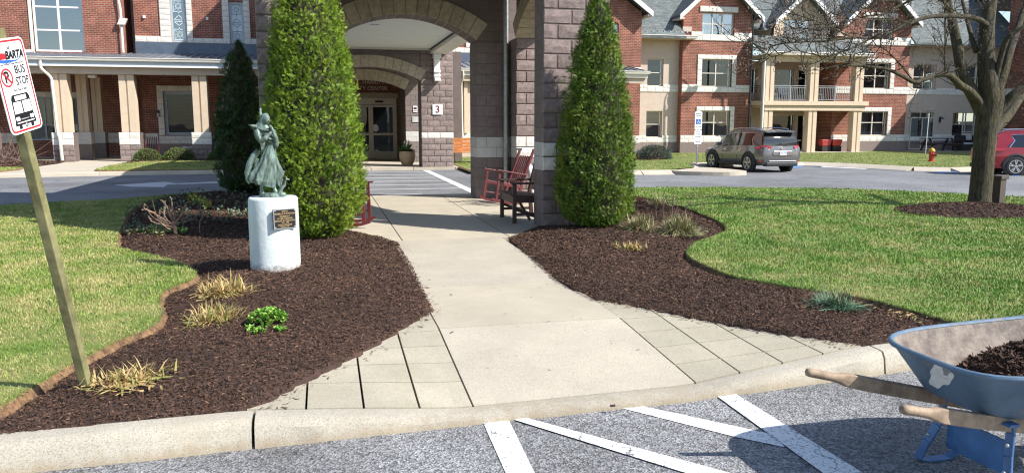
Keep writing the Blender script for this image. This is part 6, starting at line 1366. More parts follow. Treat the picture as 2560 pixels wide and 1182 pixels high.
# bus pictogram
sign_part([(-.075,-.045),(.075,-.045),(.088,-.065),(.094,-.175),(.102,-.205),(.102,-.215),(.072,-.215),(.072,-.235),(.045,-.235),(.045,-.215),(-.045,-.215),(-.045,-.235),(-.072,-.235),(-.072,-.215),(-.102,-.215),(-.102,-.205),(-.094,-.175),(-.088,-.065)], -.0036, -.0030, 'sign_black', 'bus_pictogram', pl)
for px in ([(-.08,-.085),(-.006,-.085),(-.006,-.15),(-.086,-.15)], [(.006,-.085),(.08,-.085),(.086,-.15),(.006,-.15)], [(-.055,-.053),(.055,-.053),(.055,-.078),(-.055,-.078)], [(-.085,-.198),(.085,-.198),(.085,-.204),(-.085,-.204)]): sign_part(px, -.0042, -.0037, 'sign_white', 'bus_window', pl)
for cx_ in (-.078,-.060,.060,.078): sign_part([(cx_+.010*math.cos(R(30*k)), -.178+.012*math.sin(R(30*k))) for k in range(12)], -.0042, -.0037, 'sign_white', 'bus_headlight', pl)
stext('111 12 1803', 0, -.0655, .014); stext('www.bartabus.com', 0, -.183, .010, 'sign_white')
for z_ in (.182,-.190): m2 = MB(); m2.ball((.0,-.004,z_), .010, 8, 5, (1,.5,1)); m2.xform(SM); m2.build('bolt', M['galv'], pl, True)

# ------------------------------------------------------------------ rocking chairs, bench, planter
def rocking_chair(name, label, loc, rz, mat='wood_maroon', s=1.0, group=None, tilt=0.0):
    """faces +x; base on z=0"""
    t = thing(name, label, 'rocking chair', loc, rz, group); w_ = .27; T_ = Matrix.Rotation(R(tilt), 4, 'Y')
    def B(nm, *bars):
        mb = MB()
        for p0, p1, a_, b_ in bars: mb.bar(p0, p1, a_, b_, (0,1,0))
        mb.xform(T_ @ Matrix.Scale(s, 4)); return mb.build(nm, M[mat], t, bevel=.004)
    for y in (-w_, w_):
        pts = [(-.42,.105),(-.28,.052),(-.12,.022),(.05,.018),(.20,.035),(.33,.075)]
        mb = MB(); mb.loft([[(x, y-.016, z), (x, y+.016, z), (x, y+.016, z+.045), (x, y-.016, z+.045)] for x, z in pts]); mb.xform(T_ @ Matrix.Scale(s, 4)); mb.build('rocker', M[mat], t)
        B('front_post', ((.24,y,.07),(.22,y,.62),.05,.035)); B('back_post', ((-.20,y,.06),(-.26,y,.42),.05,.035), ((-.26,y,.42),(-.44,y,1.10),.045,.035)); B('arm', ((.30,y*1.06,.635),(-.34,y*1.06,.60),.022,.085))
        B('stretcher', ((.235,y,.20),(-.215,y,.18),.025,.03)); B('seat_rail', ((.235,y,.40),(-.25,y,.36),.06,.03))
    B('stretcher', ((.237,-w_,.25),(.237,w_,.25),.03,.025)); B('stretcher', ((.237,-w_,.16),(.237,w_,.16),.03,.025)); B('stretcher', ((-.215,-w_,.2),(-.215,w_,.2),.03,.025)); B('seat_rail', ((.245,-w_,.39),(.245,w_,.39),.07,.025))
    for i in range(6): x = .24-.095*i; B('seat_slat', ((x,-w_+.02,.43-.012*i),(x,w_-.02,.43-.012*i),.018,.08))
    for i in range(6): y = -.18+.072*i; B('back_slat', ((-.265,y,.44),(-.41,y,.96),.05 if False else .018,.038))
    B('top_rail', ((-.415,-w_,.985),(-.415,w_,.985),.08,.024)); B('top_rail', ((-.438,-w_,1.075),(-.438,w_,1.075),.07,.024)); B('lower_rail', ((-.265,-w_,.45),(-.265,w_,.45),.05,.022))
    return t
ch = rocking_chair('rocking_chair', 'maroon slatted rocking chair facing the walkway by the downspout', (3.24, 14.42, 0), R(180)+R(14), s=1.0, tilt=-7)
mb = MB(); mb.box(-.12,.12,-.004,.004,-.02,.02); mb.xform(Matrix.Translation((-.42,0,1.03)) @ Matrix.Rotation(R(-14), 4, 'Y') @ Matrix.Rotation(R(90), 4, 'Z')); o = mb.build('name_plate', M['cushion'], ch); o.location.x += .02
rocking_chair('rocking_chair', 'red rocking chair mostly hidden behind the tallest evergreen', (.36, 11.80, 0), R(-12), s=1.0)
rocking_chair('rocking_chair', 'maroon rocking chair on the left porch between two boxwoods', (-7.2, 36.6, 0), R(-80), s=1.0)
bn = thing('porch_bench', 'dark brown slatted bench with arms partly behind the near pier', 'bench', (2.80, 11.50, 0))
def BB(nm, *bars, mat='wood_brown', par=None):
    mb = MB()
    for p0, p1, a_, b_ in bars: mb.bar(p0, p1, a_, b_, (0,0,1))
    return mb.build(nm, M[mat], par or bn, bevel=.004)
for y in (0, .86):
    BB('front_leg', ((.0,y,0),(.0,y,.60),.06,.05)); BB('rear_leg', ((.50,y,0),(.46,y,.45),.06,.05), ((.46,y,.45),(.58,y,.95),.05,.05)); BB('arm', ((-.05,y,.61),(.52,y,.61),.085,.028)); BB('side_rail', ((.0,y,.37),(.48,y,.35),.03,.09)); BB('brace', ((.01,y,.22),(.46,y,.05),.028,.045)); BB('side_stretcher', ((.0,y,.14),(.48,y,.14),.03,.04))
BB('front_apron', ((-.005,0,.36),(-.005,.86,.36),.028,.12)); BB('brace', ((.25,.03,.05),(.25,.83,.30),.03,.04)); BB('stretcher', ((.25,0,.14),(.25,.86,.14),.04,.035))
for i in range(6): x = -.02+.09*i; BB('seat_slat', ((x,-.02,.43-.006*i),(x,.88,.43-.006*i),.075,.02))
for i in range(7): y = .08+.116*i; BB('back_slat', ((.475,y,.46),(.565,y,.92),.07,.018))
BB('top_rail', ((.575,-.02,.93),(.575,.88,.93),.03,.08))
# bench in front of the right porch
ob = thing('garden_bench', 'orange varnished slatted bench beside the entrance pier', 'bench', (4.75, 30.2, 0))
for i in range(4): mb = MB(); mb.box(0,1.9,.50+.012*i,.535+.012*i,.44+.135*i,.56+.135*i); mb.build('back_slat', M['wood_orange'], ob, bevel=.006)
for i in range(4): mb = MB(); mb.box(0,1.9,.0+.12*i,.105+.12*i,.395,.43); mb.build('seat_slat', M['wood_orange'], ob, bevel=.006)
for x in (.15, 1.7): MB().box(x,x+.06,.03,.08,0,.395).build('leg', M['black_metal'], ob); MB().box(x,x+.06,.48,.53,0,.98).build('leg', M['black_metal'], ob)
pt = thing('planter', 'pale terracotta pot with a white flowered plant beside the doors', 'planter', (3.02, 29.3, -.02))
mb = MB(); mb.lathe([(.17,0),(.24,.10),(.295,.28),(.31,.40),(.29,.50),(.30,.53),(.27,.53),(.26,.48)], 24); mb.build('pot', M['terracotta'], pt, True)
V = []; F = []
for k in range(46):
    a = rnd.uniform(0,6.28); e = rnd.uniform(.25,1.25); l = rnd.uniform(.28,.52); d = Vector((math.cos(a)*math.cos(e), math.sin(a)*math.cos(e), math.sin(e))); s_ = Vector((-math.sin(a), math.cos(a), 0))*.055; o_ = Vector((0,0,.48)); b = len(V); dr = Vector((0,0,-.12*l)); V += [o_, o_+d*l*.5+s_, o_+d*l*1.1+dr*2, o_+d*l*.5-s_]; F.append((b,b+1,b+2,b+3))
np_mesh('leaves', np.array([tuple(v) for v in V]), np.array(F), M['leaf_green'], pt)
for k in range(4): a = 1.7*k; m2 = MB(); m2.ball((.1*math.cos(a), .1*math.sin(a), .86+.04*(k % 2)), .05, 6, 5, (.5,.35,1.2)); m2.build('flower', M['flower_white'], pt, True)

# ------------------------------------------------------------------ cars
def paint(name, col, metal=.5):
    m, t, p = newmat(name); p.inputs['Base Color'].default_value = rgba(col); p.inputs['Metallic'].default_value = metal; p.inputs['Roughness'].default_value = .28; p.inputs['Coat Weight'].default_value = 1; p.inputs['Coat Roughness'].default_value = .03
    g = N(t, 'NewGeometry').outputs['Position']; n = N(t, 'TexNoise', i_Scale=400, i_Detail=2); L(t, g, n.inputs['Vector']); mr = N(t, 'MapRange'); mr.inputs[3].default_value = .24; mr.inputs[4].default_value = .36; L(t, n.outputs['Fac'], mr.inputs[0]); L(t, mr.outputs[0], p.inputs['Roughness']); M[name] = m
paint('paint_grey', (.16,.155,.155), .55); paint('paint_red', (.33,.010,.022), .35); paint('car_glass', (.010,.012,.014), .0); M['car_glass'].node_tree.nodes['Principled BSDF'].inputs['Roughness'].default_value = .04
for l_ in list(M['car_glass'].node_tree.links):
    if l_.to_socket.name == 'Roughness': M['car_glass'].node_tree.links.remove(l_)
paint('lamp_red', (.42,.008,.012), .0); simple('alloy', (.55,.55,.56), .3, .05, 6, metal=.8); simple('lamp_clear', (.75,.75,.75), .15, .03)
def suv(name, label, loc, rz, s, pm, dark_wheels=False):
    """nose towards +x, origin on the ground at the middle"""
    t = thing(name, label, 'car', loc, rz); t.scale = (s, s, s)
    HL, HW = 2.33, .91
    # stations: x, half width at sill / belly / shoulder, z of sill, shoulder (belt), top of lower body
    st = [(-2.33,.60,.70,.66,.50,.62,.80),(-2.28,.74,.84,.79,.36,.70,.98),(-2.10,.82,.90,.86,.28,.75,1.05),(-1.75,.85,.915,.88,.26,.78,1.06),(-1.0,.86,.915,.885,.25,.77,1.04),(0,.86,.91,.88,.25,.76,1.02),(.8,.86,.91,.875,.25,.75,1.00),(1.25,.85,.905,.83,.25,.74,.985),(1.7,.83,.895,.74,.26,.70,.95),(2.05,.78,.85,.62,.28,.64,.88),(2.25,.68,.74,.50,.36,.56,.78),(2.33,.50,.55,.40,.46,.54,.68)]
    rings = []
    for x, wb_, wm, wt, zs, zm, zt in st:
        h = [(wb_*.96,zs),(wb_,zs+.05),(wm*.985,(zs+zm)/2),(wm,zm),(wm*.975,zm+(zt-zm)*.5),(wt*1.0,zt),(wt*.80,zt+.035)]
        rings.append([(x, y, z) for y, z in h]+[(x, -y, z) for y, z in h[::-1]])
    mb = MB(); mb.loft(rings); body = mb.build('body', M[pm], t, True)
    # cabin
    cab = [(-2.16,.80,.74,1.02,1.30),(-2.0,.82,.68,1.03,1.56),(-1.85,.83,.655,1.03,1.625),(-1.2,.845,.665,1.02,1.675),(-.4,.845,.67,1.00,1.685),(.25,.84,.65,.99,1.64),(.55,.835,.63,.98,1.56),(1.0,.81,.68,.97,1.26),(1.32,.78,.74,.96,1.02)]
    rg = []
    for x, wb_, wt, zb, zt in cab: rg.append([(x,wb_,zb),(x,wt+(wb_-wt)*.35,zb+(zt-zb)*.6),(x,wt,zt-.03),(x,wt*.85,zt),(x,-wt*.85,zt),(x,-wt,zt-.03),(x,-(wt+(wb_-wt)*.35),zb+(zt-zb)*.6),(x,-wb_,zb)])
    mb = MB(); mb.loft(rg); mb.build('window_glass', M['car_glass'], t, True)
    def cpt(x, f, off=.012):
        xs_ = [c_[0] for c_ in cab]; wb_ = np.interp(x, xs_, [c_[1] for c_ in cab]); wt = np.interp(x, xs_, [c_[2] for c_ in cab]); zb = np.interp(x, xs_, [c_[3] for c_ in cab]); zt = np.interp(x, xs_, [c_[4] for c_ in cab])
        if f <= .6: w_ = wb_+(wt+(wb_-wt)*.35-wb_)*f/.6; z = zb+(zt-zb)*f
        else: g_ = (f-.6)/.4; w_ = wt+(wb_-wt)*.35*(1-g_); z = zb+(zt-zb)*.6+(zt-.03-zb-(zt-zb)*.6)*g_
        return float(w_)+off, float(z)
    for sgn in (1, -1):
        def strip(nm, mt, quads):
            mb = MB()
            for q4 in quads: mb.quad(*[(x, sgn*cpt(x, f)[0], cpt(x, f)[1]) for x, f in q4])
            o = mb.build(nm, M[mt], t); m_ = o.modifiers.new('s', 'SOLIDIFY'); m_.thickness = .012; m_.offset = 0; return o
        strip('pillar', pm, [((-2.14,0),(-1.72,0),(-1.42,.45),(-2.02,.5)), ((-2.02,.5),(-1.42,.45),(-1.52,.86),(-1.97,.9))])
        strip('pillar', 'black_plastic', [((-.52,0),(-.42,0),(-.46,.86),(-.54,.86))]); strip('pillar', pm, [((1.30,.0),(1.16,.0),(.93,.75),(1.03,.78)), ((1.03,.78),(.93,.75),(.48,.86),(.58,.93))])
        xs2 = np.linspace(-2.0, .56, 14); strip('roof_rail_edge', pm, [((a_,.83),(b_,.83),(b_,1.0),(a_,1.0)) for a_, b_ in zip(xs2[:-1], xs2[1:])])
        strip('window_trim', 'chrome', [((a_,-.02),(b_,-.02),(b_,.018),(a_,.018)) for a_, b_ in zip(np.linspace(-1.62,1.14,12)[:-1], np.linspace(-1.62,1.14,12)[1:])]+[((-1.63,.0),(-1.59,.0),(-1.38,.45),(-1.41,.46)),((-1.41,.46),(-1.38,.45),(-1.52,.82),(-1.55,.83))]+[((a_,.815),(b_,.815),(b_,.84),(a_,.84)) for a_, b_ in zip(np.linspace(-1.52,.5,10)[:-1], np.linspace(-1.52,.5,10)[1:])])
        mb = MB(); mb.tube(spline([(-1.8,sgn*.60,1.66),(-1.6,sgn*.60,1.715),(-.6,sgn*.605,1.735),(.1,sgn*.60,1.71),(.35,sgn*.59,1.655)], 4), .017, 6); mb.build('roof_rail', M['chrome'], t, True)
        mb = MB(); mb.box(.62,.82,sgn*.90 if sgn > 0 else -1.12,1.12 if sgn > 0 else -.90,1.0,1.15); mb.build('mirror', M[pm], t, bevel=.04)
        for x in (-.72, .38): mb = MB(); mb.box(x-.12,x+.12,sgn*.905-.02,sgn*.905+.025,.855,.885); mb.build('door_handle', M['chrome'], t, bevel=.008)
        for x in (-.50, .62): mb = MB(); mb.bar((x,sgn*.917,.36),(x-.04,sgn*.893,.98), .008, .006, (1,0,0)); mb.build('door_gap', M['black_plastic'], t)
        mb = MB(); mb.box(-.98,.98,sgn*.89-.03,sgn*.89+.025,.235,.37); mb.build('sill_cladding', M['black_plastic'], t, bevel=.015)
        # wheels
        for x in (-1.36, 1.35):
            mb = MB(); mb.loft([[(x+r*math.cos(a_), y*sgn, .345+r*math.sin(a_)) for a_ in (2*math.pi*k/30 for k in range(30))] for r, y in ((.43,.80),(.43,.921),(.415,.926))]); mb.build('wheel_well', M['black_plastic'], t)
            mb = MB(); nn = 22; r0 = []; 
            rr_ = [[(x+r*math.cos(a_), y*sgn, .345+r*math.sin(a_)) for a_ in (math.pi*(-.06+1.12*k/nn) for k in range(nn+1))] for r, y in ((.415,.93),(.425,.945),(.475,.935),(.485,.915))]; mb.loft(rr_, False, False); o = mb.build('arch_cladding', M['black_plastic'], t, True); m_ = o.modifiers.new('s','SOLIDIFY'); m_.thickness = .02
            mb = MB(); mb.loft([[(x+r*math.cos(a_), y*sgn, .345+r*math.sin(a_)) for a_ in (2*math.pi*k/32 for k in range(32))] for r, y in ((.20,.76),(.345,.78),(.345,.93),(.325,.952),(.25,.955),(.245,.93))]); wh = mb.build('wheel', M['tyre'], t, True)
            mb = MB(); mb.loft([[(x+r*math.cos(a_), y*sgn, .345+r*math.sin(a_)) for a_ in (2*math.pi*k/32 for k in range(32))] for r, y in ((.25,.925),(.25,.957),(.228,.957),(.222,.93))]); mb.build('rim', M['alloy'], wh, True)
            mb = MB(); mb.loft([[(x+r*math.cos(a_), y*sgn, .345+r*math.sin(a_)) for a_ in (2*math.pi*k/16 for k in range(16))] for r, y in ((.235,.915),(.02,.915))]); mb.build('brake', M['black_metal'], wh)
            for k in range(5):
                for da in (-.16, .16):
                    a_ = 2*math.pi*k/5+.3; mb = MB(); mb.bar((x+.03*math.cos(a_),.945*sgn,.345+.03*math.sin(a_)), (x+.23*math.cos(a_+da),.945*sgn,.345+.23*math.sin(a_+da)), .036, .02, (0,1,0)); mb.build('spoke', M['alloy'], wh)
            mb = MB(); mb.loft([[(x+r*math.cos(a_), y*sgn, .345+r*math.sin(a_)) for a_ in (2*math.pi*k/12 for k in range(12))] for r, y in ((.05,.93),(.048,.96),(.01,.962))]); mb.build('hub', M['alloy'], wh, True)
        # tail lamps
        mb = MB(); mb.loft([[(-2.30,sgn*.50,1.02),(-2.33,sgn*.52,.97),(-2.31,sgn*.56,.93)],[(-2.255,sgn*.70,1.07),(-2.285,sgn*.70,.97),(-2.26,sgn*.70,.90)],[(-2.10,sgn*.885,1.06),(-2.12,sgn*.905,.97),(-2.10,sgn*.90,.90)],[(-1.72,sgn*.915,1.0),(-1.75,sgn*.925,.97),(-1.78,sgn*.925,.93)]]); mb.build('tail_lamp', M['lamp_red'], t, True)
        mb = MB(); mb.loft([[(-2.30,sgn*.58,.925),(-2.315,sgn*.60,.885)],[(-2.13,sgn*.86,.90),(-2.15,sgn*.87,.865)]], False, False); o = mb.build('reverse_lamp', M['lamp_clear'], t); m_ = o.modifiers.new('s','SOLIDIFY'); m_.thickness = .02
        mb = MB(); mb.box(-2.22,-2.0,sgn*.78-.06,sgn*.78+.10,.42,.49) if sgn > 0 else mb.box(-2.22,-2.0,-.88,-.72,.42,.49); mb.build('reflector', M['lamp_red'], t, bevel=.01)
    # roof skin, spoiler, tailgate
    mb = MB(); xs2 = np.linspace(-1.98,.50,12); mb.loft([[(x, y*cpt(x,1.0,0)[0]*1.0, cpt(x,1.0,0)[1]+.035*(1-y*y*.6)+.012) for y in np.linspace(-1,1,9)] for x in xs2], False, False); o = mb.build('roof', M[pm], t, True); m_ = o.modifiers.new('s','SOLIDIFY'); m_.thickness = .03
    mb = MB(); mb.loft([[(-1.93,y,1.655-.05*y*y),(-2.22,y*.97,1.60-.05*y*y),(-2.20,y*.97,1.565-.05*y*y),(-1.93,y,1.60-.05*y*y)] for y in np.linspace(-.66,.66,7)]); mb.build('spoiler', M[pm], t, True)
    mb = MB(); mb.bar((-2.21,-.33,1.10),(-2.24,.02,1.12), .025, .03); mb.build('wiper', M['black_plastic'], t)
    mb = MB(); mb.loft([[(-2.345,-.42,.86),(-2.345,.42,.86),(-2.35,.50,.74),(-2.35,.42,.66),(-2.35,-.42,.66),(-2.35,-.50,.74)],[(-2.30,-.42,.86),(-2.30,.42,.86),(-2.30,.50,.74),(-2.30,.42,.66),(-2.30,-.42,.66),(-2.30,-.50,.74)]]); mb.build('plate_recess', M[pm], t, bevel=.02)
    mb = MB(); mb.box(-2.37,-2.352,-.16,.16,.68,.83); lp = mb.build('licence_plate', M['sign_white'], t); mb = MB(); mb.box(-2.374,-2.3705,-.15,.15,.795,.82); mb.build('plate_band', M['sign_blue'], lp); mb = MB(); mb.box(-2.374,-2.3705,-.15,.15,.69,.705); mb.build('plate_band', M['hydrant_yellow'], lp); text('LKV 4127', 'plate_text', M['sign_blue'], .085, Matrix.Translation((-2.3725,0,.752)) @ Matrix.Rotation(R(-90), 4, 'Z') @ FACE, lp, .001)
    mb = MB(); mb.tube([(-2.35+.004*math.cos(a_)*0, .065*math.cos(a_), .935+.055*math.sin(a_)) for a_ in (2*math.pi*k/20 for k in range(21))], .010, 6, False); mb.bar((-2.352,-.085,.935),(-2.352,.085,.935), .02, .022); mb.build('emblem', M['chrome'], t, True)
    mb = MB(); mb.box(-2.36,-2.2,-.62,.62,.44,.475); mb.build('bumper_strip', M['chrome'], t, bevel=.012); mb = MB(); mb.box(-2.34,-2.05,-.72,.72,.25,.42); mb.build('lower_bumper', M['black_plastic'], t, bevel=.04)
    return t
SUVS = .86
g1 = GD(1872,421); g2 = GD(1966,422)
suv('parked_car', 'grey compact SUV parked by the accessible sign, seen from behind', (14.93, 25.55, ZD), R(93), SUVS, 'paint_grey')
suv('parked_car', 'red SUV parked behind the bare tree trunk', (22.75, 20.75, ZD), R(-22), SUVS*.98, 'paint_red')
# ------------------------------------------------------------------ far lawns, kerbs, walks
def mulch_patch(poly, z, label, n=3000):
    o = sheet('mulch_bed', poly, z, M['mulch_base']); struct(o)
    xs_ = [p[0] for p in poly]; ys_ = [p[1] for p in poly]; x = rng.uniform(min(xs_), max(xs_), n*2); y = rng.uniform(min(ys_), max(ys_), n*2); k = inpoly(x, y, poly); x = x[k][:n]; y = y[k][:n]; m_ = len(x)
    th = rng.uniform(0,6.28,m_); ti = rng.normal(0,.5,m_); ax = np.stack([np.cos(th)*np.cos(ti), np.sin(th)*np.cos(ti), np.sin(ti)],-1); ay = nrm(np.cross(ax, rng.normal(0,1,(m_,3)))); az = np.cross(ax, ay)
    V, F = scatter(np.array([(-.5,-.12,0),(-.5,.12,0),(.5,.08,.05),(.5,-.08,.05)]), np.array([[0,1,2,3]]), np.stack([x, y, np.full(m_, z+.02)],-1), ax, ay, az, rng.uniform(.06,.16,m_)); o2 = np_mesh('mulch', V, F, M['mulch_chip']); tag(o2, label, 'mulch', kind='stuff')
kl = [(-22,26.3), (-9.64,26.85), (-6.95,27.25), (-3.0,27.55), (-2.9,27.9)]
edge_kerb(kl, ZD-.02, .0, .16, step=2.6)
struct(MB().prism([(-22,26.4),(-9.64,26.93),(-6.95,27.33),(-3.0,27.63),(-2.9,28.0),(-2.9,41.1),(-22,41.1)], -.2, -.012).build('porch_walk', M['walk_far']))
gpatch = smoothpoly([(-7.1,27.75),(-7.45,29.5),(-7.5,32.2),(-6.9,34.0),(-5.2,34.0),(-3.1,33.5),(-3.0,28.0),(-5.2,27.75)], 4)
lawn('lawn', gpatch, .03, 'grass_under', -.1); blades(gpatch, 14000, 'grass', 'small lawn patch in front of the porch boxwoods', 'grass', z=.03)
gp2 = [(-18,26.75),(-10.2,27.0),(-9.9,29.0),(-10.1,30.2),(-18,31.5)]; lawn('lawn', gp2, .03, 'grass_under', -.1); blades(gp2, 9000, 'grass', 'small lawn patch left of the porch walk', 'grass', z=.03)
mulch_patch([(-7.5,32.2),(-6.9,33.9),(-5.2,33.9),(-3.1,33.4),(-2.9,35.1),(-3.4,36.2),(-7.2,36.4),(-7.5,35.2)], .012, 'mulch under the boxwoods along the porch'); mulch_patch([(-18,31.4),(-10.15,30.2),(-10.0,33.5),(-10.2,35.1),(-18,35.3)], .012, 'mulch under the twiggy bush by the porch')
leafball('boxwood', (-7.05,34.7,.02), .50,.46,.50, 2600, .05, 'boxwood', 'round boxwood nearest the middle porch column', group='boxwoods along the porch')
leafball('boxwood', (-5.85,34.9,.02), .60,.50,.52, 2800, .05, 'boxwood', 'wide boxwood in front of the porch window', group='boxwoods along the porch')
leafball('boxwood', (-4.28,35.0,.02), .46,.42,.42, 2200, .05, 'boxwood', 'shaded boxwood beside the dark evergreen', group='boxwoods along the porch')
# right hand side: lawn in front of the residence, island tip, kerbs
kr = [(8.6,24.05), (9.81,23.75), (11.2,23.42)]
struct(MB().prism(smoothpoly([(11.2,23.3),(12.3,22.55),(13.0,22.6),(13.4,23.1),(13.35,24.4),(12.95,25.4),(12.2,25.0),(11.3,24.3)], 4), -.2, .0).build('kerb_island', M['walk_far']))
farL = [(4.7,25.2),(8.9,24.2),(10.1,23.95),(11.4,23.8),(12.4,24.6),(12.95,25.6),(13.7,27.4),(14.2,28.2),(17.0,28.3),(18.6,27.6),(19.6,26.6),(20.0,25.0),(20.3,23.6),(21.2,22.9),(22.6,23.1),(24.5,24.3),(27.5,26.3),(31,28.5),(39.1,33),(39.1,38.9),(28.8,38.9),(28.8,37.0),(22.2,37.0),(22.2,38.9),(5.0,38.9)]
lawn('lawn', farL, .0, 'grass_under', -.2); edge_kerb(farL[1:19], ZD-.02, .012, .5, step=2.6, ramp=True)  # kerb face sloped out to catch the sun; upright it would be shaded
blades(farL, 45000, 'grass', 'bright lawn in front of the residence with the hydrant', 'grass_right', z=.0, mask=lambda x, y: (y < 37.4) & (sdist(x, y, farL) > .12))
struct(MB().prism([(22.3,37.02),(28.7,37.02),(28.7,40.3),(22.3,40.3)], -.1, .012).build('patio', M['walk_far'])); struct(MB().prism([(32.3,36.4),(38.5,36.4),(38.5,38.76),(32.3,38.76)], -.1, .012).build('patio', M['walk_far']))
mulch_patch([(11.6,31.9),(13.4,30.9),(14.6,31.4),(14.4,32.4),(12,33)], .03, 'mulch patch under the low blue spruce', 1200)
leafball('dwarf_spruce', (14.05,31.9,.0), .78,.6,.60, 4200, .10, 'spruce', 'low spreading blue green spruce in front of the residence', spiky=True)
# parking: wheel stop, accessible sign, lamp post, hydrant
ws = MB(); ws.loft([[(x,27.35,ZD),(x,27.37,ZD+.13),(x,27.50,ZD+.13),(x,27.52,ZD)] for x in (13.95,15.55)]); tag(ws.build('wheel_stop', M['walk_far'], bevel=.02), 'concrete wheel stop in front of the grey car', 'wheel stop')
asn = thing('accessible_sign', 'accessible parking sign on a galvanised post beside the grey car', 'sign', (14.08,27.9,0))
MB().box(-.028,.028,-.02,.02,0,1.62).build('post', M['galv'], asn)
for z0, z1, nm in ((1.30,1.98,'sign_plate'),(.93,1.28,'sign_plate'),(.74,.91,'sign_plate')): mb = MB(); mb.prismY([(x*1.0, (z0+z1)/2+z) for x, z in rrect(.30, z1-z0, .03)], -.035, -.025); o = mb.build(nm, M['sign_white'], asn); 
pl0 = asn.children[1]
mb = MB(); mb.box(-.095,.095,-.042,-.037,1.50,1.70); bl = mb.build('symbol_panel', M['sign_blue'], pl0)
mb = MB(); mb.ball((.0,-.045,1.668), .016, 8, 5, (1,.3,1)); mb.bar((0,-.045,1.645),(0,-.045,1.59), .018, .006, (0,1,0)); mb.bar((0,-.045,1.59),(.045,-.045,1.585), .016, .006, (0,1,0)); mb.bar((.045,-.045,1.585),(.06,-.045,1.54), .016, .006, (0,1,0)); mb.tube([(-.005+.045*math.cos(R(a)), -.045, 1.565+.045*math.sin(R(a))) for a in range(100,370,18)], .007, 5, False); o = mb.build('wheelchair_symbol', M['sign_white'], bl); o['kind'] = 'stuff'
for s_, z, sz, mt in (('RESERVED',1.90,.055,'sign_green'),('PARKING',1.83,.055,'sign_green'),('VAN ACCESSIBLE',1.40,.034,'sign_green'),('MIN. FINE',1.20,.04,'sign_black'),('MAX. FINE',1.12,.04,'sign_black'),('TOW AWAY',1.02,.04,'sign_black'),('VIOLATORS',.83,.036,'sign_black')): o = text(s_, 'lettering', M[mt], sz, Matrix.Translation((0,-.038,z)) @ FACE, pl0, .001); o['kind'] = 'stuff'
lp = thing('lamp_post', 'slim dark lamp post with a hooked lantern between the brick bay and the balcony', 'street lamp', (21.15, 36.3, 0))
mb = MB(); mb.tube([(0,0,0),(0,0,.35),(.0,0,.36),(.0,0,6.2)], [.12,.11,.06,.045], 10); mb.build('pole', M['black_metal'], lp, True); mb = MB(); mb.tube([(0,0,2.55),(0,0,2.72)], .085, 10); mb.build('collar', M['black_metal'], lp, True)
mb = MB(); mb.tube(spline([(0,0,6.1),(.02,0,6.6),(.20,0,6.95),(.45,0,6.85),(.52,0,6.5)], 5), .03, 8); mb.build('arm', M['black_metal'], lp, True); mb = MB(); mb.lathe([(.03,.30),(.10,.22),(.13,.08),(.30,-.05),(.31,-.08),(.02,-.10)], 16, (.52,0,6.25)); mb.build('lamp_shade', M['black_metal'], lp, True)
hy = thing('fire_hydrant', 'red fire hydrant with a yellow cap on the far lawn', 'hydrant', (24.05,27.02,0), R(-60)); hy.scale = (.88,.88,.88)
mb = MB(); mb.lathe([(.15,0),(.15,.04),(.115,.05),(.105,.32),(.13,.33),(.13,.37),(.10,.38),(.10,.46)], 16); mb.build('barrel', M['hydrant_red'], hy, True); mb = MB(); mb.lathe([(.135,.46),(.135,.49),(.12,.55),(.07,.60),(.03,.615),(.03,.65),(.001,.65)], 16); mb.build('bonnet', M['hydrant_yellow'], hy, True)
for s_ in (-1, 1): mb = MB(); mb.tube([(0,s_*.09,.41),(0,s_*.19,.41)], .045, 10); mb.build('side_outlet', M['hydrant_red'], hy, True)
mb = MB(); mb.tube([(.08,0,.30),(.19,0,.30)], .075, 12); mb.build('pumper_outlet', M['hydrant_red'], hy, True); mb = MB(); mb.tube([(.17,0,.30),(.21,0,.30)], .062, 12); mb.build('outlet_cap', M['black_metal'], hy, True)
mb = MB(); mb.tube([(23.95,27.25,.3),(24.02,27.3,1.95)], .014, 6); tag(mb.build('marker_rod', M['sign_white']), 'thin white marker rod behind the hydrant', 'rod')
# picnic table, wicker chairs, patio things
pk = thing('picnic_table', 'dark picnic table on the shaded patio', 'picnic table', (33.6,37.3,0.012), R(-8))
simple('dark_wood', (.045,.035,.03), .8, .2, 9)
for i in range(5): mb = MB(); mb.box(-.95,.95,-.36+.145*i,-.225+.145*i,.68,.72); mb.build('top_plank', M['dark_wood'], pk)
for y in (-.72,.60): mb = MB(); mb.box(-.95,.95,y,y+.13,.40,.44); mb.build('bench_plank', M['dark_wood'], pk)
for x in (-.65,.65):
    for s_ in (-1,1): mb = MB(); mb.bar((x,s_*.18,.68),(x,s_*.60,0), .05, .09, (1,0,0)); mb.build('leg', M['dark_wood'], pk)
    mb = MB(); mb.bar((x+.05,-.70,.37),(x+.05,.70,.37), .04, .08); mb.build('cross_bar', M['dark_wood'], pk)
for i, (x, lb) in enumerate(((35.5,'dark wicker armchair next to the picnic table'),(36.7,'dark wicker armchair farther from the picnic table'))):
    wc = thing('patio_chair', lb, 'chair', (x,37.5,.012), 0, 'wicker armchairs on the patio')
    MB().box(-.36,.36,-.36,.36,.0,.36).build('seat_base', M['dark_wicker'], wc, bevel=.03); MB().box(-.36,.36,.26,.40,.36,.86).build('backrest', M['dark_wicker'], wc, bevel=.04)
    for s_ in (-1,1): MB().box(s_*.42-.06,s_*.42+.06,-.36,.38,0,.60).build('armrest', M['dark_wicker'], wc, bevel=.03)
    MB().box(-.33,.33,-.34,.25,.362,.46).build('cushion', M['cushion'], wc, bevel=.03)
simple('red_plastic', (.38,.05,.045), .5, .1, 5)
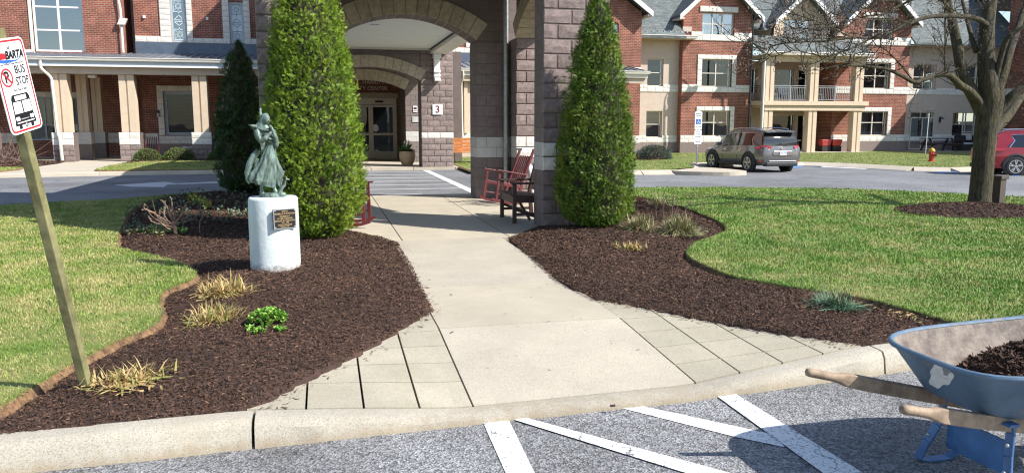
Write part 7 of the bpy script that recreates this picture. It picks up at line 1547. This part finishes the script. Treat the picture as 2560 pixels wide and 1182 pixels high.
for x, lb, mt in ((26.95,'red plastic tub left of the orange tub on the patio','red_plastic'),(27.62,'orange plastic tub at the brick end of the patio','hydrant_red')):
    t = thing('plastic_tub', lb, 'tub', (x,38.2,.012)); mb = MB(); mb.loft([[(-.24,-.18,.30),(.24,-.18,.30),(.24,.18,.30),(-.24,.18,.30)],[(-.32,-.22,.66),(.32,-.22,.66),(.32,.22,.66),(-.32,.22,.66)]]); mb.build('tub', M[mt], t, bevel=.03); MB().box(-.26,.26,-.2,.2,0,.30).build('stand', M['dark_wicker'], t)
ptb = thing('patio_table', 'small glass topped patio table under the balcony', 'table', (24.9,38.6,.012)); MB().box(-.55,.55,-.4,.4,.60,.63).build('table_top', M['galv'], ptb)
for x in (-.45,.45):
    for y in (-.3,.3): mb = MB(); mb.bar((x,y,.60),(x*1.05,y*1.05,0), .035, .035); mb.build('leg', M['black_metal'], ptb)
for i, (x, lb) in enumerate(((23.7,'balcony chair nearest the drain pipe'),(24.6,'balcony chair left of the middle post'),(26.5,'balcony chair right of the middle post'))):
    t = thing('balcony_chair', lb, 'chair', (x,38.6,2.72), rnd.uniform(-.3,.3), 'chairs on the upper balcony')
    MB().box(-.27,.27,-.27,.27,.38,.44).build('seat', M['grey_trim'], t, bevel=.02); mb = MB(); mb.bar((0,.27,.44),(0,.36,.95), .5, .03, (0,1,0)); mb.build('backrest', M['grey_trim'], t)
    for sx in (-1,1):
        for sy in (-1,1): mb = MB(); mb.bar((sx*.24,sy*.24,.4),(sx*.25,sy*.26,0), .03, .03); mb.build('leg', M['grey_trim'], t)
tg = MB(); tg.box(-.22,.22,-.01,.01,-.07,.07); o = tg.build('street_number', M['sign_green']); o.location = (24.75,40.23,1.02); tag(o, 'small green number plate on the wall under the balcony', 'sign'); text('1108', 'lettering', M['sign_white'], .11, Matrix.Translation((0,-.013,0)) @ FACE, o, .001)['kind'] = 'stuff'
# porch things on the left
t = thing('utility_cabinet', 'grey metal cabinet on the porch behind the right column', 'cabinet', (-4.55,36.9,0)); MB().box(-.35,.35,-.25,.25,0,.75).build('body', M['grey_can'], t, bevel=.03); MB().box(-.37,.37,-.27,.27,.752,.80).build('lid', M['grey_can'], t, bevel=.01)
t = thing('porch_side_table', 'small white round side table on the porch', 'table', (-5.75,36.9,0)); mb = MB(); mb.lathe([(.30,.48),(.31,.50),(.30,.52),(.001,.52)], 20); mb.build('table_top', M['white_paint'], t, True); mb = MB(); mb.tube([(0,0,0),(0,0,.48)], .035, 8); mb.build('leg', M['white_paint'], t); mb = MB(); mb.lathe([(.2,0),(.19,.03),(.03,.05)], 16); mb.build('foot', M['white_paint'], t)
t = thing('porch_planter', 'dark red pot with a bright green plant in the porch corner', 'planter', (-8.25,38.2,0)); mb = MB(); mb.lathe([(.001,.0),(.04,.0),(.04,.75),(.22,.78),(.30,1.15),(.27,1.15)], 14); mb.build('pot', M['maroon_text'], t, True); mb = MB(); mb.ball((0,0,1.35), .24, 12, 8); mb.build('plant', M['sedum'], t, True)
# loose bits: a sliver of wood by the kerb and a bark crumb
q0 = G(980,1068,ZR+.01); q1 = G(1060,1051,ZR+.03); mb = MB(); mb.bar((q0[0],q0[1],ZR+.012),(q1[0],q1[1],ZR+.03), .022, .006); simple('pale_wood', (.62,.56,.46), .8, .1, 9); tag(mb.build('wood_sliver', M['pale_wood']), 'pale sliver of wood lying against the kerb', 'wood')
q0 = G(1532,996,ZR+.09); mb = MB(); mb.box(-.014,.014,-.006,.006,0,.01); o = mb.build('bark_chip', M['dark_wood']); o.location = (q0[0],q0[1],zk(q0[0])+.002); tag(o, 'single dark bark chip on the dropped kerb', 'bark')
# spilled mulch crumbs on the walk beside the beds
n = 480; e_ = [G(u, v, 0) for u, v in ((640,1020),(740,962),(900,881),(1010,824),(1086,780),(1062,735),(1032,670),(993,607))]; f_ = [G(u, v, 0) for u, v in ((1270,596),(1303,628),(1390,704),(1481,750),(1560,764),(1680,787),(1800,808),(1950,833),(2060,852),(2140,864))]
pos = []
for i in range(n):
    L_, sg = (e_, 1) if i % 2 else (f_, -1); k = rnd.randrange(len(L_)-1); t = rnd.random(); x = L_[k][0]+(L_[k+1][0]-L_[k][0])*t; y = L_[k][1]+(L_[k+1][1]-L_[k][1])*t; x += sg*abs(rnd.gauss(0,.05)); y -= abs(rnd.gauss(0,.03)); pos.append((x, max(y, KY(x)+.01), zwalk(x, max(y, KY(x)))+.004))
for i in range(60): x = rnd.uniform(.85,2.1); y = rnd.uniform(4.4,8); pos.append((x, y, zwalk(x,y)+.003))
pos = np.array(pos); m_ = len(pos); th = rng.uniform(0,6.28,m_); ax = np.stack([np.cos(th),np.sin(th),np.zeros(m_)],-1); ay = np.stack([-np.sin(th),np.cos(th),np.zeros(m_)],-1); az = np.tile([0,0,1.0],(m_,1)); V, F = scatter(np.array([(-.5,-.13,0),(.5,-.1,.02),(.5,.1,.05),(-.5,.13,.04)]), np.array([[0,1,2,3]]), pos, ax, ay, az, rng.gamma(2,.006,m_)+.006); tag(np_mesh('mulch_crumbs', V, F, M['mulch_chip']), 'loose mulch crumbs spilled on the path edges', 'mulch', kind='stuff')
